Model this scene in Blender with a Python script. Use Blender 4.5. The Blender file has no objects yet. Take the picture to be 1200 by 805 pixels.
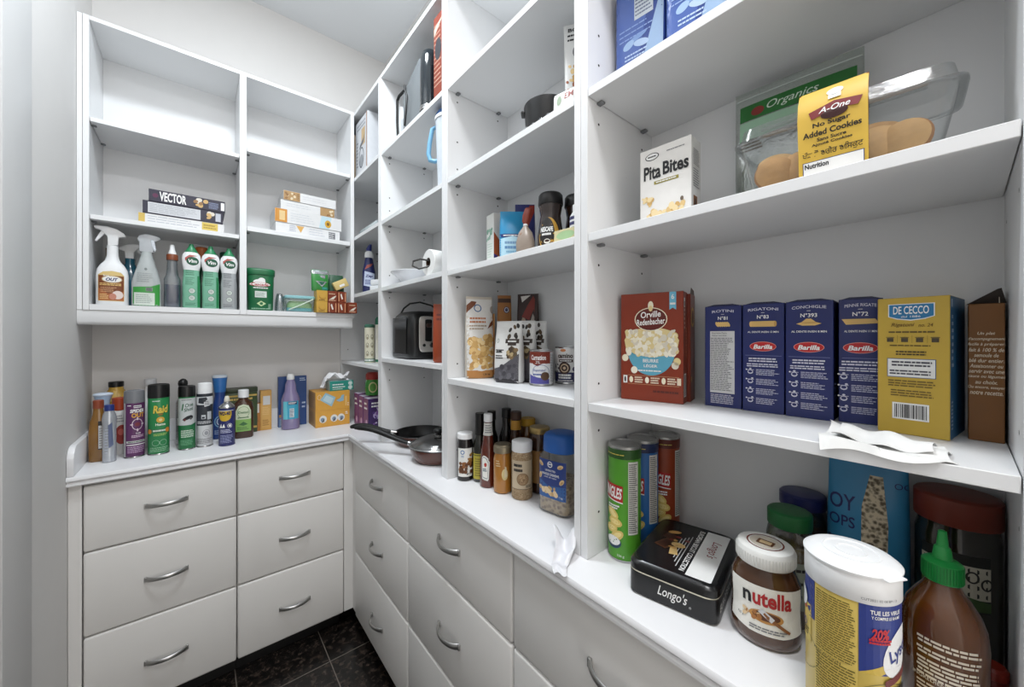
import bpy, bmesh, math, random
from mathutils import Vector, Matrix
from mathutils.geometry import tessellate_polygon

random.seed(7)
S = bpy.context.scene
COL = S.collection
PI = math.pi

# ------------------------------------------------------------------ camera
cam_data = bpy.data.cameras.new('camera')
cam_data.sensor_width = 36.0
cam_data.lens = 36.0 * 439.8 / 1200.0
cam_data.shift_y = -8.0 / 1200.0
cam_data.clip_start = 0.02
camera = bpy.data.objects.new('camera', cam_data)
camera.location = (0, 0, 1.34)
camera.rotation_euler = (PI / 2, 0, -math.atan(367 / 439.8))
COL.objects.link(camera)
S.camera = camera

# ------------------------------------------------------------------ light and exposure
S.view_settings.view_transform = 'Standard'
S.view_settings.look = 'None'
S.view_settings.gamma = 1.0
S.view_settings.use_curve_mapping = False
S.view_settings.exposure = 0.36
world = bpy.data.worlds.new('world')
S.world = world
world.use_nodes = True
bg = world.node_tree.nodes['Background']
bg.inputs['Color'].default_value = (1.0, 0.955, 0.90, 1)
bg.inputs['Strength'].default_value = 1.55


def area(name, loc, rot, size, power, color, shape='DISK', size_y=None):
    l = bpy.data.lights.new(name, 'AREA')
    l.shape = shape
    l.size = size
    if size_y:
        l.size_y = size_y
    l.energy = power
    l.color = color
    o = bpy.data.objects.new(name, l)
    o.location = loc
    o.rotation_euler = rot
    COL.objects.link(o)
    return o


area('ceiling_lamp_light', (0.15, 1.08, 2.915), (0, 0, 0), 0.30, 14.5, (0.88, 0.95, 1.0))
area('rear_lamp_light', (0.12, -0.10, 2.915), (0, 0, 0), 0.30, 11.0, (0.98, 0.985, 1.0))

# ------------------------------------------------------------------ materials
_mats = {}


def lin(c):
    c = c / 255.0
    return c / 12.92 if c <= 0.04045 else ((c + 0.055) / 1.055) ** 2.4


def P(r, g, b, rough=0.45, metal=0.0, var=0.05, scale=60.0, bump=0.0, coat=0.0, spec=0.5):
    key = (r, g, b, rough, metal, var, scale, bump, coat, spec)
    if key in _mats:
        return _mats[key]
    m = bpy.data.materials.new('surface_%d_%d_%d' % (r, g, b))
    m.use_nodes = True
    nt = m.node_tree
    bs = nt.nodes['Principled BSDF']
    bs.inputs['Roughness'].default_value = rough
    bs.inputs['Metallic'].default_value = metal
    bs.inputs['Specular IOR Level'].default_value = spec
    if coat:
        bs.inputs['Coat Weight'].default_value = coat
        bs.inputs['Coat Roughness'].default_value = 0.08
    col = (lin(r), lin(g), lin(b), 1)
    tc = nt.nodes.new('ShaderNodeTexCoord')
    nz = nt.nodes.new('ShaderNodeTexNoise')
    nz.inputs['Scale'].default_value = scale
    nz.inputs['Detail'].default_value = 2.0
    nt.links.new(tc.outputs['Object'], nz.inputs['Vector'])
    mx = nt.nodes.new('ShaderNodeMix')
    mx.data_type = 'RGBA'
    mx.inputs['A'].default_value = tuple(c * (1 - var) for c in col[:3]) + (1,)
    mx.inputs['B'].default_value = tuple(min(1, c * (1 + var)) for c in col[:3]) + (1,)
    nt.links.new(nz.outputs['Fac'], mx.inputs['Factor'])
    nt.links.new(mx.outputs['Result'], bs.inputs['Base Color'])
    if bump:
        bp = nt.nodes.new('ShaderNodeBump')
        bp.inputs['Strength'].default_value = bump
        bp.inputs['Distance'].default_value = 0.002
        nt.links.new(nz.outputs['Fac'], bp.inputs['Height'])
        nt.links.new(bp.outputs['Normal'], bs.inputs['Normal'])
    _mats[key] = m
    return m


def CLEAR(r, g, b, fac=0.12, rough=0.08, key2=0):
    """thin clear plastic or glass: tinted see-through with a gloss"""
    key = ('clear', r, g, b, fac, rough)
    if key in _mats:
        return _mats[key]
    m = bpy.data.materials.new('clear_%d_%d_%d' % (r, g, b))
    m.use_nodes = True
    nt = m.node_tree
    nt.nodes.remove(nt.nodes['Principled BSDF'])
    out = nt.nodes['Material Output']
    tr = nt.nodes.new('ShaderNodeBsdfTransparent')
    tr.inputs['Color'].default_value = (lin(r), lin(g), lin(b), 1)
    gl = nt.nodes.new('ShaderNodeBsdfGlossy')
    gl.inputs['Roughness'].default_value = rough
    lw = nt.nodes.new('ShaderNodeLayerWeight')
    lw.inputs['Blend'].default_value = 0.35
    nz = nt.nodes.new('ShaderNodeTexNoise')
    nz.inputs['Scale'].default_value = 25
    bp = nt.nodes.new('ShaderNodeBump')
    bp.inputs['Strength'].default_value = 0.25
    bp.inputs['Distance'].default_value = 0.004
    nt.links.new(nz.outputs['Fac'], bp.inputs['Height'])
    nt.links.new(bp.outputs['Normal'], gl.inputs['Normal'])
    ma = nt.nodes.new('ShaderNodeMath')
    ma.operation = 'MULTIPLY_ADD'
    ma.inputs[1].default_value = 0.5
    ma.inputs[2].default_value = fac
    nt.links.new(lw.outputs['Facing'], ma.inputs[0])
    mx = nt.nodes.new('ShaderNodeMixShader')
    nt.links.new(ma.outputs[0], mx.inputs[0])
    nt.links.new(tr.outputs[0], mx.inputs[1])
    nt.links.new(gl.outputs[0], mx.inputs[2])
    nt.links.new(mx.outputs[0], out.inputs['Surface'])
    _mats[key] = m
    return m


def SPECK(name, ca, cb, scale, rough=0.5, thr=0.5, bump=0.0):
    """two-colour speckle (granite, nuts, crumbs)"""
    key = ('speck', name)
    if key in _mats:
        return _mats[key]
    m = bpy.data.materials.new(name)
    m.use_nodes = True
    nt = m.node_tree
    bs = nt.nodes['Principled BSDF']
    bs.inputs['Roughness'].default_value = rough
    tc = nt.nodes.new('ShaderNodeTexCoord')
    vo = nt.nodes.new('ShaderNodeTexVoronoi')
    vo.inputs['Scale'].default_value = scale
    nz = nt.nodes.new('ShaderNodeTexNoise')
    nz.inputs['Scale'].default_value = scale * 1.3
    nz.inputs['Detail'].default_value = 5
    for t in (vo, nz):
        nt.links.new(tc.outputs['Object'], t.inputs['Vector'])
    ad = nt.nodes.new('ShaderNodeMath')
    ad.operation = 'MULTIPLY'
    nt.links.new(vo.outputs['Distance'], ad.inputs[0])
    nt.links.new(nz.outputs['Fac'], ad.inputs[1])
    rp = nt.nodes.new('ShaderNodeValToRGB')
    rp.color_ramp.elements[0].position = thr * 0.35
    rp.color_ramp.elements[1].position = thr
    rp.color_ramp.elements[0].color = tuple(lin(c) for c in ca) + (1,)
    rp.color_ramp.elements[1].color = tuple(lin(c) for c in cb) + (1,)
    nt.links.new(ad.outputs[0], rp.inputs['Fac'])
    nt.links.new(rp.outputs['Color'], bs.inputs['Base Color'])
    if bump:
        bp = nt.nodes.new('ShaderNodeBump')
        bp.inputs['Strength'].default_value = bump
        bp.inputs['Distance'].default_value = 0.004
        bp.invert = True
        nt.links.new(vo.outputs['Distance'], bp.inputs['Height'])
        nt.links.new(bp.outputs['Normal'], bs.inputs['Normal'])
    _mats[key] = m
    return m


def floor_material():
    m = bpy.data.materials.new('black_granite_tile')
    m.use_nodes = True
    nt = m.node_tree
    bs = nt.nodes['Principled BSDF']
    bs.inputs['Roughness'].default_value = 0.25
    tc = nt.nodes.new('ShaderNodeTexCoord')
    mp = nt.nodes.new('ShaderNodeMapping')
    mp.inputs['Location'].default_value = (-0.4164, -1.6698, 0)
    nt.links.new(tc.outputs['Object'], mp.inputs['Vector'])
    br = nt.nodes.new('ShaderNodeTexBrick')
    br.offset = 0.0
    br.inputs['Scale'].default_value = 1.0
    br.inputs['Brick Width'].default_value = 0.305
    br.inputs['Row Height'].default_value = 0.305
    br.inputs['Mortar Size'].default_value = 0.0018
    br.inputs['Mortar Smooth'].default_value = 0.1
    nt.links.new(mp.outputs['Vector'], br.inputs['Vector'])
    nz = nt.nodes.new('ShaderNodeTexNoise')
    nz.inputs['Scale'].default_value = 42
    nz.inputs['Detail'].default_value = 6
    nz.inputs['Roughness'].default_value = 0.7
    nt.links.new(tc.outputs['Object'], nz.inputs['Vector'])
    rp = nt.nodes.new('ShaderNodeValToRGB')
    e = rp.color_ramp.elements
    e[0].position = 0.46
    e[0].color = (0.004, 0.004, 0.004, 1)
    e[1].position = 0.78
    e[1].color = (0.085, 0.060, 0.047, 1)
    nt.links.new(nz.outputs['Fac'], rp.inputs['Fac'])
    nt.links.new(rp.outputs['Color'], br.inputs['Color1'])
    nt.links.new(rp.outputs['Color'], br.inputs['Color2'])
    br.inputs['Mortar'].default_value = (0.16, 0.14, 0.12, 1)
    nt.links.new(br.outputs['Color'], bs.inputs['Base Color'])
    return m


WHITE = P(232, 233, 234, 0.35, var=0.012, scale=8)      # melamine of the cabinets
DRAWER = P(228, 226, 223, 0.40, var=0.012, scale=8)
TOP = P(236, 236, 238, 0.30, var=0.012, scale=8)
WALL = P(221, 219, 217, 0.75, var=0.012, scale=14)
CEIL = P(222, 224, 226, 0.8, var=0.01, scale=14)
HOLE = P(22, 22, 22, 0.8)
METAL = P(180, 179, 177, 0.34, metal=1.0)
STEEL = P(190, 190, 190, 0.22, metal=1.0)
CLIPM = P(120, 122, 124, 0.5)
BLACK = P(14, 14, 15, 0.35)
BLACKM = P(18, 18, 18, 0.55)
PW = P(236, 237, 238, 0.4)       # white plastic
INK = P(20, 20, 24, 0.5)
LW = P(240, 240, 238, 0.5)       # white print
GREYINK = P(120, 120, 124, 0.5)

# ------------------------------------------------------------------ mesh builder


class MB:
    def __init__(s):
        s.v = []; s.f = []; s.m = []; s.sm = []; s.mats = []

    def mi(s, mat):
        if mat not in s.mats:
            s.mats.append(mat)
        return s.mats.index(mat)

    def add(s, vs, fs, mat, smooth=False, M=None):
        o = len(s.v)
        for p in vs:
            p = Vector(p)
            s.v.append(tuple(M @ p) if M is not None else tuple(p))
        i = s.mi(mat)
        for f in fs:
            s.f.append(tuple(k + o for k in f))
            s.m.append(i)
            s.sm.append(smooth)

    def from_bm(s, bm, mat, smooth=True, M=None):
        bm.verts.index_update()
        s.add([v.co.copy() for v in bm.verts], [[v.index for v in f.verts] for f in bm.faces], mat, smooth, M)
        bm.free()

    def box(s, x0, x1, y0, y1, z0, z1, mat, bev=0.0, seg=1, M=None, fm=None):
        if bev <= 0:
            vs = [(x, y, z) for z in (z0, z1) for y in (y0, y1) for x in (x0, x1)]
            fs = [(0, 2, 3, 1), (4, 5, 7, 6), (0, 1, 5, 4), (2, 6, 7, 3), (0, 4, 6, 2), (1, 3, 7, 5)]
            if fm:
                for f, k in zip(fs, ('bottom', 'top', 'front', 'back', 'left', 'right')):
                    s.add([vs[i] for i in f], [(0, 1, 2, 3)], fm.get(k, mat), False, M)
            else:
                s.add(vs, fs, mat, False, M)
            return
        bm = bmesh.new()
        bmesh.ops.create_cube(bm, size=1.0)
        bmesh.ops.scale(bm, vec=(x1 - x0, y1 - y0, z1 - z0), verts=bm.verts)
        bmesh.ops.translate(bm, vec=((x0 + x1) / 2, (y0 + y1) / 2, (z0 + z1) / 2), verts=bm.verts)
        bmesh.ops.bevel(bm, geom=bm.edges[:], offset=bev, segments=seg, profile=0.5, affect='EDGES')
        if fm:
            bm.normal_update()
            bm.verts.index_update()
            vs = [v.co.copy() for v in bm.verts]
            groups = {}
            for f in bm.faces:
                n = f.normal
                k = None
                if n.z < -0.9: k = 'bottom'
                elif n.z > 0.9: k = 'top'
                elif n.y < -0.9: k = 'front'
                elif n.y > 0.9: k = 'back'
                elif n.x < -0.9: k = 'left'
                elif n.x > 0.9: k = 'right'
                groups.setdefault(fm.get(k, mat), []).append([v.index for v in f.verts])
            o = len(s.v)
            for p in vs:
                s.v.append(tuple(M @ p) if M is not None else tuple(p))
            for mt, fl in groups.items():
                i = s.mi(mt)
                for f in fl:
                    s.f.append(tuple(a + o for a in f)); s.m.append(i); s.sm.append(True)
            bm.free()
            return
        s.from_bm(bm, mat, True, M)

    def loft(s, rings, mat, seg=28, n=2.0, caps=(True, True), M=None, matf=None):
        """rings: (z, rx, ry[, n[, cx, cy]]) stacked along z"""
        vs = []; fs = []
        for R in rings:
            z, rx, ry = R[:3]
            nn = R[3] if len(R) > 3 and R[3] else n
            cx, cy = (R[4], R[5]) if len(R) > 5 else (0, 0)
            for k in range(seg):
                t = 2 * PI * k / seg
                c, d = math.cos(t), math.sin(t)
                e = 2.0 / nn
                vs.append((cx + rx * math.copysign(abs(c) ** e, c), cy + ry * math.copysign(abs(d) ** e, d), z))
        for i in range(len(rings) - 1):
            for k in range(seg):
                a = i * seg + k; b = i * seg + (k + 1) % seg
                fs.append((a, b, b + seg, a + seg))
        if caps[0]:
            fs.append(tuple(range(seg - 1, -1, -1)))
        if caps[1]:
            o = (len(rings) - 1) * seg
            fs.append(tuple(range(o, o + seg)))
        s.add(vs, fs, mat, True, M)

    def lathe(s, prof, mat, seg=28, caps=(True, True), M=None):
        s.loft([(z, r, r) for r, z in prof], mat, seg, 2.0, caps, M)

    def tube(s, pts, r, mat, seg=8, M=None, flat=1.0, up=(0, 0, 1)):
        pts = [Vector(p) for p in pts]
        n = len(pts)
        rs = r if isinstance(r, (list, tuple)) else [r] * n
        vs = []; fs = []
        prev = None
        for i, p in enumerate(pts):
            t = (pts[min(i + 1, n - 1)] - pts[max(i - 1, 0)]).normalized()
            u = prev if prev is not None else Vector(up)
            u = u - t * u.dot(t)
            if u.length < 1e-4:
                u = Vector((1, 0, 0)) - t * t.x
            u.normalize()
            prev = u
            w = t.cross(u)
            for k in range(seg):
                a = 2 * PI * k / seg
                vs.append(p + (u * math.cos(a) * flat + w * math.sin(a)) * rs[i])
        for i in range(n - 1):
            for k in range(seg):
                a = i * seg + k; b = i * seg + (k + 1) % seg
                fs.append((a, b, b + seg, a + seg))
        fs.append(tuple(range(seg - 1, -1, -1)))
        fs.append(tuple(range((n - 1) * seg, n * seg)))
        s.add(vs, fs, mat, True, M)

    def prism(s, outline, y0, y1, mat, bev=0.0, seg=2, M=None):
        """outline in x,z, extruded along y"""
        bm = bmesh.new()
        a = [bm.verts.new((x, y0, z)) for x, z in outline]
        f = bm.faces.new(a)
        r = bmesh.ops.extrude_face_region(bm, geom=[f])
        vv = [e for e in r['geom'] if isinstance(e, bmesh.types.BMVert)]
        bmesh.ops.translate(bm, vec=(0, y1 - y0, 0), verts=vv)
        bmesh.ops.recalc_face_normals(bm, faces=bm.faces[:])
        if bev:
            bmesh.ops.bevel(bm, geom=bm.edges[:], offset=bev, segments=seg, profile=0.5, affect='EDGES', clamp_overlap=True)
        s.from_bm(bm, mat, True, M)

    def ball(s, c, rx, ry, rz, mat, seg=12, M=None, jit=0.0):
        bm = bmesh.new()
        bmesh.ops.create_icosphere(bm, subdivisions=2 if seg > 8 else 1, radius=1.0)
        for v in bm.verts:
            k = 1 + random.uniform(-jit, jit)
            v.co = Vector((c[0] + v.co.x * rx * k, c[1] + v.co.y * ry * k, c[2] + v.co.z * rz * k))
        s.from_bm(bm, mat, True, M)

    def sheet(s, fn, nu, nv, mat, thick=0.0006, M=None):
        """a thin sheet of cloth, paper or film with real thickness; fn(u,v)->(x,y,z)"""
        vs = []
        for j in range(nv + 1):
            for i in range(nu + 1):
                vs.append(Vector(fn(i / nu, j / nv)))
        fs = []
        W = nu + 1
        for j in range(nv):
            for i in range(nu):
                fs.append((j * W + i, j * W + i + 1, (j + 1) * W + i + 1, (j + 1) * W + i))
        bm = bmesh.new()
        bv = [bm.verts.new(v) for v in vs]
        for f in fs:
            bm.faces.new([bv[i] for i in f])
        bm.normal_update()
        bmesh.ops.solidify(bm, geom=bm.faces[:], thickness=thick)
        s.from_bm(bm, mat, True, M)

    def obj(s, name, parent=None, ang=40):
        me = bpy.data.meshes.new(name)
        me.from_pydata(s.v, [], s.f)
        for m in s.mats:
            me.materials.append(m)
        me.polygons.foreach_set('material_index', s.m)
        me.polygons.foreach_set('use_smooth', s.sm)
        me.update()
        try:
            me.set_sharp_from_angle(angle=math.radians(ang))
        except Exception:
            pass
        o = bpy.data.objects.new(name, me)
        COL.objects.link(o)
        if parent is not None:
            o.parent = parent
        return o


def tag(o, label, cat, group=None):
    o['label'] = label
    o['category'] = cat
    if group:
        o['group'] = group
    return o


def struct(name, mb):
    o = mb.obj(name)
    o['kind'] = 'structure'
    return o


def IT(name, label, cat, x, y, z, rz=None, turn=0.0, group=None):
    """an Empty at the thing's base; by default its front (-Y) looks at the aisle"""
    o = bpy.data.objects.new(name, None)
    o.empty_display_size = 0.02
    o.location = (x, y, z)
    o.rotation_euler = (0, 0, (-math.atan2(x, y) if rz is None else math.radians(rz)) + math.radians(turn))
    COL.objects.link(o)
    return tag(o, label, cat, group)


# ------------------------------------------------------------------ printed graphics
_txt = {}


def text2d(body, bold, shear):
    key = (body, bold, shear)
    if key in _txt:
        return _txt[key]
    cu = bpy.data.curves.new('lettering', 'FONT')
    cu.body = body
    cu.size = 1.0
    cu.offset = bold
    cu.shear = shear
    cu.resolution_u = 3
    ob = bpy.data.objects.new('lettering', cu)
    COL.objects.link(ob)
    dg = bpy.context.evaluated_depsgraph_get()
    dg.update()
    ev = ob.evaluated_get(dg)
    me = ev.to_mesh()
    pts = [(v.co.x, v.co.y) for v in me.vertices]
    me.calc_loop_triangles()
    tris = [tuple(t.vertices) for t in me.loop_triangles]
    ev.to_mesh_clear()
    bpy.data.objects.remove(ob)
    bpy.data.curves.remove(cu)
    if pts:
        x0 = min(p[0] for p in pts); x1 = max(p[0] for p in pts)
        y0 = min(p[1] for p in pts); y1 = max(p[1] for p in pts)
        pts = [(p[0] - (x0 + x1) / 2, p[1] - (y0 + y1) / 2) for p in pts]
        _txt[key] = (pts, tris, x1 - x0, y1 - y0)
    else:
        _txt[key] = ([], [], 1, 1)
    return _txt[key]


def flat(w, d, h, side='front'):
    if side == 'front':
        return lambda s, z, o: (s, -d / 2 - o, z)
    if side == 'right':
        return lambda s, z, o: (w / 2 + o, s, z)
    if side == 'left':
        return lambda s, z, o: (-w / 2 - o, -s, z)
    if side == 'top':
        return lambda s, z, o: (s, z, h + o)


def _ring(rings, z):
    if z <= rings[0][0]:
        R = rings[0]
        return R[1], R[2], (R[3] if len(R) > 3 and R[3] else 2.0)
    for a, b in zip(rings, rings[1:]):
        if a[0] <= z <= b[0] and b[0] > a[0]:
            t = (z - a[0]) / (b[0] - a[0])
            na = a[3] if len(a) > 3 and a[3] else 2.0
            nb = b[3] if len(b) > 3 and b[3] else 2.0
            return a[1] + (b[1] - a[1]) * t, a[2] + (b[2] - a[2]) * t, na + (nb - na) * t
    R = rings[-1]
    return R[1], R[2], (R[3] if len(R) > 3 and R[3] else 2.0)


def arc(rings, r0, seg=28):
    """wrap a print round a turned body; s runs along the girth"""
    def fn(s, z, o):
        rx, ry, _ = _ring(rings, z)
        p = s / r0
        return ((rx + o) * math.sin(p), -(ry + o) * math.cos(p), z)
    fn.curved = r0 * 0.18
    return fn


def proj(rings, n=2.0):
    """lay a print on the front of a bag or a squared bottle"""
    def fn(s, z, o):
        rx, ry, nn = _ring(rings, z)
        if nn == 2.0:
            nn = n
        q = min(0.985, abs(s) / rx)
        return (math.copysign(q * rx, s), -ry * (1 - q ** nn) ** (1 / nn) - o, z)
    fn.curved = rings[len(rings) // 2][1] * 0.12
    return fn


class DEC:
    def __init__(s, fn, eps=0.0004):
        s.fn = fn; s.mb = MB(); s.eps = eps
        s.cv = getattr(fn, 'curved', None)

    def tris(s, pts, tris, mat, layer=1):
        if s.cv:
            out = []
            stack = [([pts[i] for i in t], 0) for t in tris]
            while stack:
                t, dpt = stack.pop()
                L = [math.dist(t[i], t[(i + 1) % 3]) for i in range(3)]
                k = L.index(max(L))
                if abs(t[k][0] - t[(k + 1) % 3][0]) > s.cv and dpt < 9 or (L[k] > s.cv * 2.2 and dpt < 9):
                    m = ((t[k][0] + t[(k + 1) % 3][0]) / 2, (t[k][1] + t[(k + 1) % 3][1]) / 2)
                    stack.append(([t[k], m, t[(k + 2) % 3]], dpt + 1))
                    stack.append(([m, t[(k + 1) % 3], t[(k + 2) % 3]], dpt + 1))
                else:
                    out.append(t)
            vs = []; fs = []
            for t in out:
                o = len(vs)
                vs += [s.fn(p[0], p[1], s.eps * layer) for p in t]
                fs.append((o, o + 1, o + 2))
            s.mb.add(vs, fs, mat, True)
        else:
            s.mb.add([s.fn(p[0], p[1], s.eps * layer) for p in pts], tris, mat)
        return s

    def poly(s, pts, mat, layer=1):
        tr = tessellate_polygon([[Vector((p[0], p[1], 0)) for p in pts]])
        # keep the winding outward
        fixed = []
        for t in tr:
            a, b, c = (pts[i] for i in t)
            if (b[0] - a[0]) * (c[1] - a[1]) - (b[1] - a[1]) * (c[0] - a[0]) < 0:
                t = (t[0], t[2], t[1])
            fixed.append(tuple(t))
        return s.tris(pts, fixed, mat, layer)

    def rect(s, a, b, c, d, mat, layer=1):
        return s.tris([(a, c), (b, c), (b, d), (a, d)], [(0, 1, 2), (0, 2, 3)], mat, layer)

    def ell(s, cx, cz, rx, rz, mat, layer=1, seg=24, a0=0.0, a1=2 * PI, rot=0.0):
        cr, sr = math.cos(rot), math.sin(rot)
        pts = []
        for k in range(seg + (0 if a1 - a0 > 6.28 else 1)):
            t = a0 + (a1 - a0) * k / seg
            x, y = rx * math.cos(t), rz * math.sin(t)
            pts.append((cx + x * cr - y * sr, cz + x * sr + y * cr))
        return s.poly(pts, mat, layer)

    def ring(s, cx, cz, rx, rz, wd, mat, layer=1, seg=24):
        pts = []; tr = []
        for k in range(seg):
            t = 2 * PI * k / seg
            c, d = math.cos(t), math.sin(t)
            pts += [(cx + rx * c, cz + rz * d), (cx + (rx - wd) * c, cz + (rz - wd) * d)]
        n = 2 * seg
        for k in range(seg):
            a = 2 * k
            tr += [(a, (a + 2) % n, (a + 3) % n), (a, (a + 3) % n, a + 1)]
        return s.tris(pts, tr, mat, layer)

    def text(s, body, cx, cz, h, mat, layer=2, w=None, bold=0.0, shear=0.0, rot=0.0, arch=0.0):
        pts, tr, bw, bh = text2d(body, bold, shear)
        if not pts:
            return s
        kz = h / bh
        kx = (w / bw) if w else kz
        c, d = math.cos(rot), math.sin(rot)
        q = []
        for x, y in pts:
            x *= kx; y *= kz
            if arch:
                y -= arch * (x / (bw * kx / 2)) ** 2
            q.append((cx + x * c - y * d, cz + x * d + y * c))
        return s.tris(q, tr, mat, layer)

    def lines(s, a, b, c, d, n, mat, layer=2, fill=0.5, rag=0.25, seed=1, words=True):
        """rows of print too small to read in the photograph"""
        rg = random.Random(seed)
        st = (d - c) / n
        for i in range(n):
            z = d - st * (i + 0.5)
            e = b - (b - a) * rag * rg.random()
            x = a
            while x < e:
                wl = (b - a) * rg.uniform(0.07, 0.2) if words else (e - a)
                x1 = min(e, x + wl)
                s.rect(x, x1, z - st * fill / 2, z + st * fill / 2, mat, layer)
                x = x1 + (b - a) * 0.02
        return s

    def bars(s, a, b, c, d, layer=2, seed=3):
        s.rect(a - 0.002, b + 0.002, c - 0.002, d + 0.002, LW, layer)
        rg = random.Random(seed)
        x = a
        while x < b:
            w = (b - a) * rg.choice((0.012, 0.02, 0.035))
            s.rect(x, min(b, x + w), c, d, INK, layer + 1)
            x += w + (b - a) * rg.choice((0.015, 0.03))
        return s

    def pic(s, a, b, c, d, n, r, mats, layer=2, seed=5):
        """a scatter of small rounds: popcorn, nuts, beans in a printed picture"""
        rg = random.Random(seed)
        for i in range(n):
            x = rg.uniform(a, b); z = rg.uniform(c, d)
            k = rg.uniform(0.6, 1.2)
            s.ell(x, z, r * k, r * k * rg.uniform(0.6, 1), mats[i % len(mats)], layer + i % 3 * 0.34 + i * 0.01, 9, rot=rg.uniform(0, 3))
        return s

    def done(s, name, parent):
        return s.mb.obj(name, parent)


def carton(parent, w, d, h, mat, fm=None, name='carton', bev=0.0008):
    mb = MB()
    mb.box(-w / 2, w / 2, -d / 2, d / 2, 0, h, mat, bev, 1, None, fm)
    return mb.obj(name, parent)


def F(w, d, h, side='front'):
    return DEC(flat(w, d, h, side))

# ------------------------------------------------------------------ the room
YB = 2.160          # back wall face
XR = 0.834          # right wall face
XL = -0.318         # left wall face
ZC = 2.935

mb = MB(); mb.box(-0.45, 1.0, -1.6, 2.30, -0.05, 0.0, floor_material()); struct('floor', mb)
mb = MB(); mb.box(-0.45, 1.0, -1.6, 2.30, ZC, ZC + 0.05, CEIL); struct('ceiling', mb)
mb = MB(); mb.box(-0.45, 1.0, YB, YB + 0.10, 0, ZC, WALL); struct('wall_back', mb)
mb = MB(); mb.box(XR, XR + 0.10, -1.6, YB, 0, ZC, WALL); struct('wall_right', mb)
mb = MB()
mb.box(XL - 0.10, XL, 1.27, YB, 0, ZC, WALL)
mb.box(XL - 0.10, XL, -1.6, 0.35, 0, ZC, WALL)
mb.box(XL - 0.10, XL, 0.35, 1.27, 2.30, ZC, WALL)
struct('wall_left', mb)
# door casing and closed door on the left wall
CASE = P(203, 203, 203, 0.5, var=0.012, scale=8)
mb = MB()
mb.box(XL, XL + 0.012, 1.25, 1.425, 0, 2.42, CASE, 0.003, 2)
mb.box(XL, XL + 0.012, 0.20, 0.372, 0, 2.42, CASE, 0.003, 2)
mb.box(XL, XL + 0.012, 0.372, 1.25, 2.28, 2.42, CASE, 0.003, 2)
struct('trim_1', mb)
mb = MB()
mb.box(XL - 0.045, XL - 0.005, 0.352, 1.268, 0.004, 2.298, CASE, 0.002)
struct('door_1', mb)
# round lamp on the ceiling (the source of the room's light)
for lx, ly, ll in ((0.15, 1.08, 'round white flush lamp on the pantry ceiling over the middle bays'), (0.12, -0.10, 'round white flush lamp on the ceiling nearer the pantry entrance')):
    lamp = IT('ceiling_lamp', ll, 'lamp', lx, ly, ZC - 0.016, rz=0, group='flush lamps on the ceiling')
    mb = MB(); mb.lathe([(0.20, 0.0), (0.21, 0.004), (0.21, 0.0155)], PW); mb.obj('lamp_base', lamp)

# ------------------------------------------------------------------ drawer units


def bow_handle(parent, cx, cz, half=0.054):
    mb = MB()
    pts = []; rs = []
    for k in range(15):
        t = -1 + 2 * k / 14
        pts.append((cx + half * t, -0.0218 - 0.024 * (1 - t * t) ** 0.8, cz))
        rs.append(0.0088 - 0.0022 * (1 - t * t))
    mb.tube(pts, rs, METAL, 12, None, 0.5, (0, -1, 0))
    for sgn in (-1, 1):
        mb.box(cx + sgn * half - 0.004, cx + sgn * half + 0.004, -0.026, -0.0195, cz - 0.0085, cz + 0.0085, METAL, 0.001)
    return mb.obj('handle', parent)


ZS = (0.083, 0.3715, 0.6445, 0.860)


def drawer_unit(name, label, x, y, rz, w, group=None, handles=True):
    t = IT(name, label, 'drawers', x, y, 0, rz=rz, group=group)
    mb = MB()
    mb.box(0.001, w - 0.001, 0.0, 0.268, 0.084, 0.866, DRAWER)
    mb.obj('carcass', t)
    mb = MB()
    mb.box(0.001, w - 0.001, 0.055, 0.07, 0.001, 0.083, BLACK)
    mb.obj('toe_kick', t)
    for k in range(3):
        mb = MB()
        mb.box(0.0016, w - 0.0016, -0.0195, -0.0005, ZS[k] + 0.0015, ZS[k + 1] - 0.0015, DRAWER, 0.0075, 3)
        f = mb.obj('drawer_front', t)
        if handles:
            bow_handle(f, w / 2, {0: 0.217, 1: 0.504, 2: 0.757}[k])
    return t


GL = 'three-drawer units along the pantry'
drawer_unit('drawer_unit', 'white three-drawer unit under the spray cans, nearest the left wall', -0.2865, 1.820, 0, 0.4005, GL)
drawer_unit('drawer_unit', 'white three-drawer unit on the back wall beside the inside corner', 0.114, 1.820, 0, 0.394, GL)
drawer_unit('drawer_unit', 'white narrow-looking drawer unit at the inside corner under the frying pans', 0.560, 1.752, -90, 0.555, GL)
drawer_unit('drawer_unit', 'white drawer unit under the sauce bottles of the right-hand run', 0.560, 1.197, -90, 0.550, GL)
drawer_unit('drawer_unit', 'white drawer unit at lower right under the black biscuit tin', 0.560, 0.647, -90, 0.548, GL)
drawer_unit('drawer_unit', 'white drawer unit nearest the camera on the right-hand run', 0.560, 0.099, -90, 0.548, GL)
mb = MB()
mb.box(XL + 0.001, -0.2875, 1.803, 1.83, 0.003, 0.866, DRAWER, 0.001)
tag(mb.obj('filler_strip'), 'narrow white filler strip between left wall and the first drawers', 'filler')
mb = MB()
mb.box(0.5085, 0.559, 1.808, 1.83, 0.084, 0.866, DRAWER, 0.001)
mb.box(0.548, 0.559, 1.7535, 1.808, 0.084, 0.866, DRAWER, 0.001)
tag(mb.obj('corner_filler'), 'white filler post in the inside corner between both drawer runs', 'filler')

# ------------------------------------------------------------------ worktop


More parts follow.
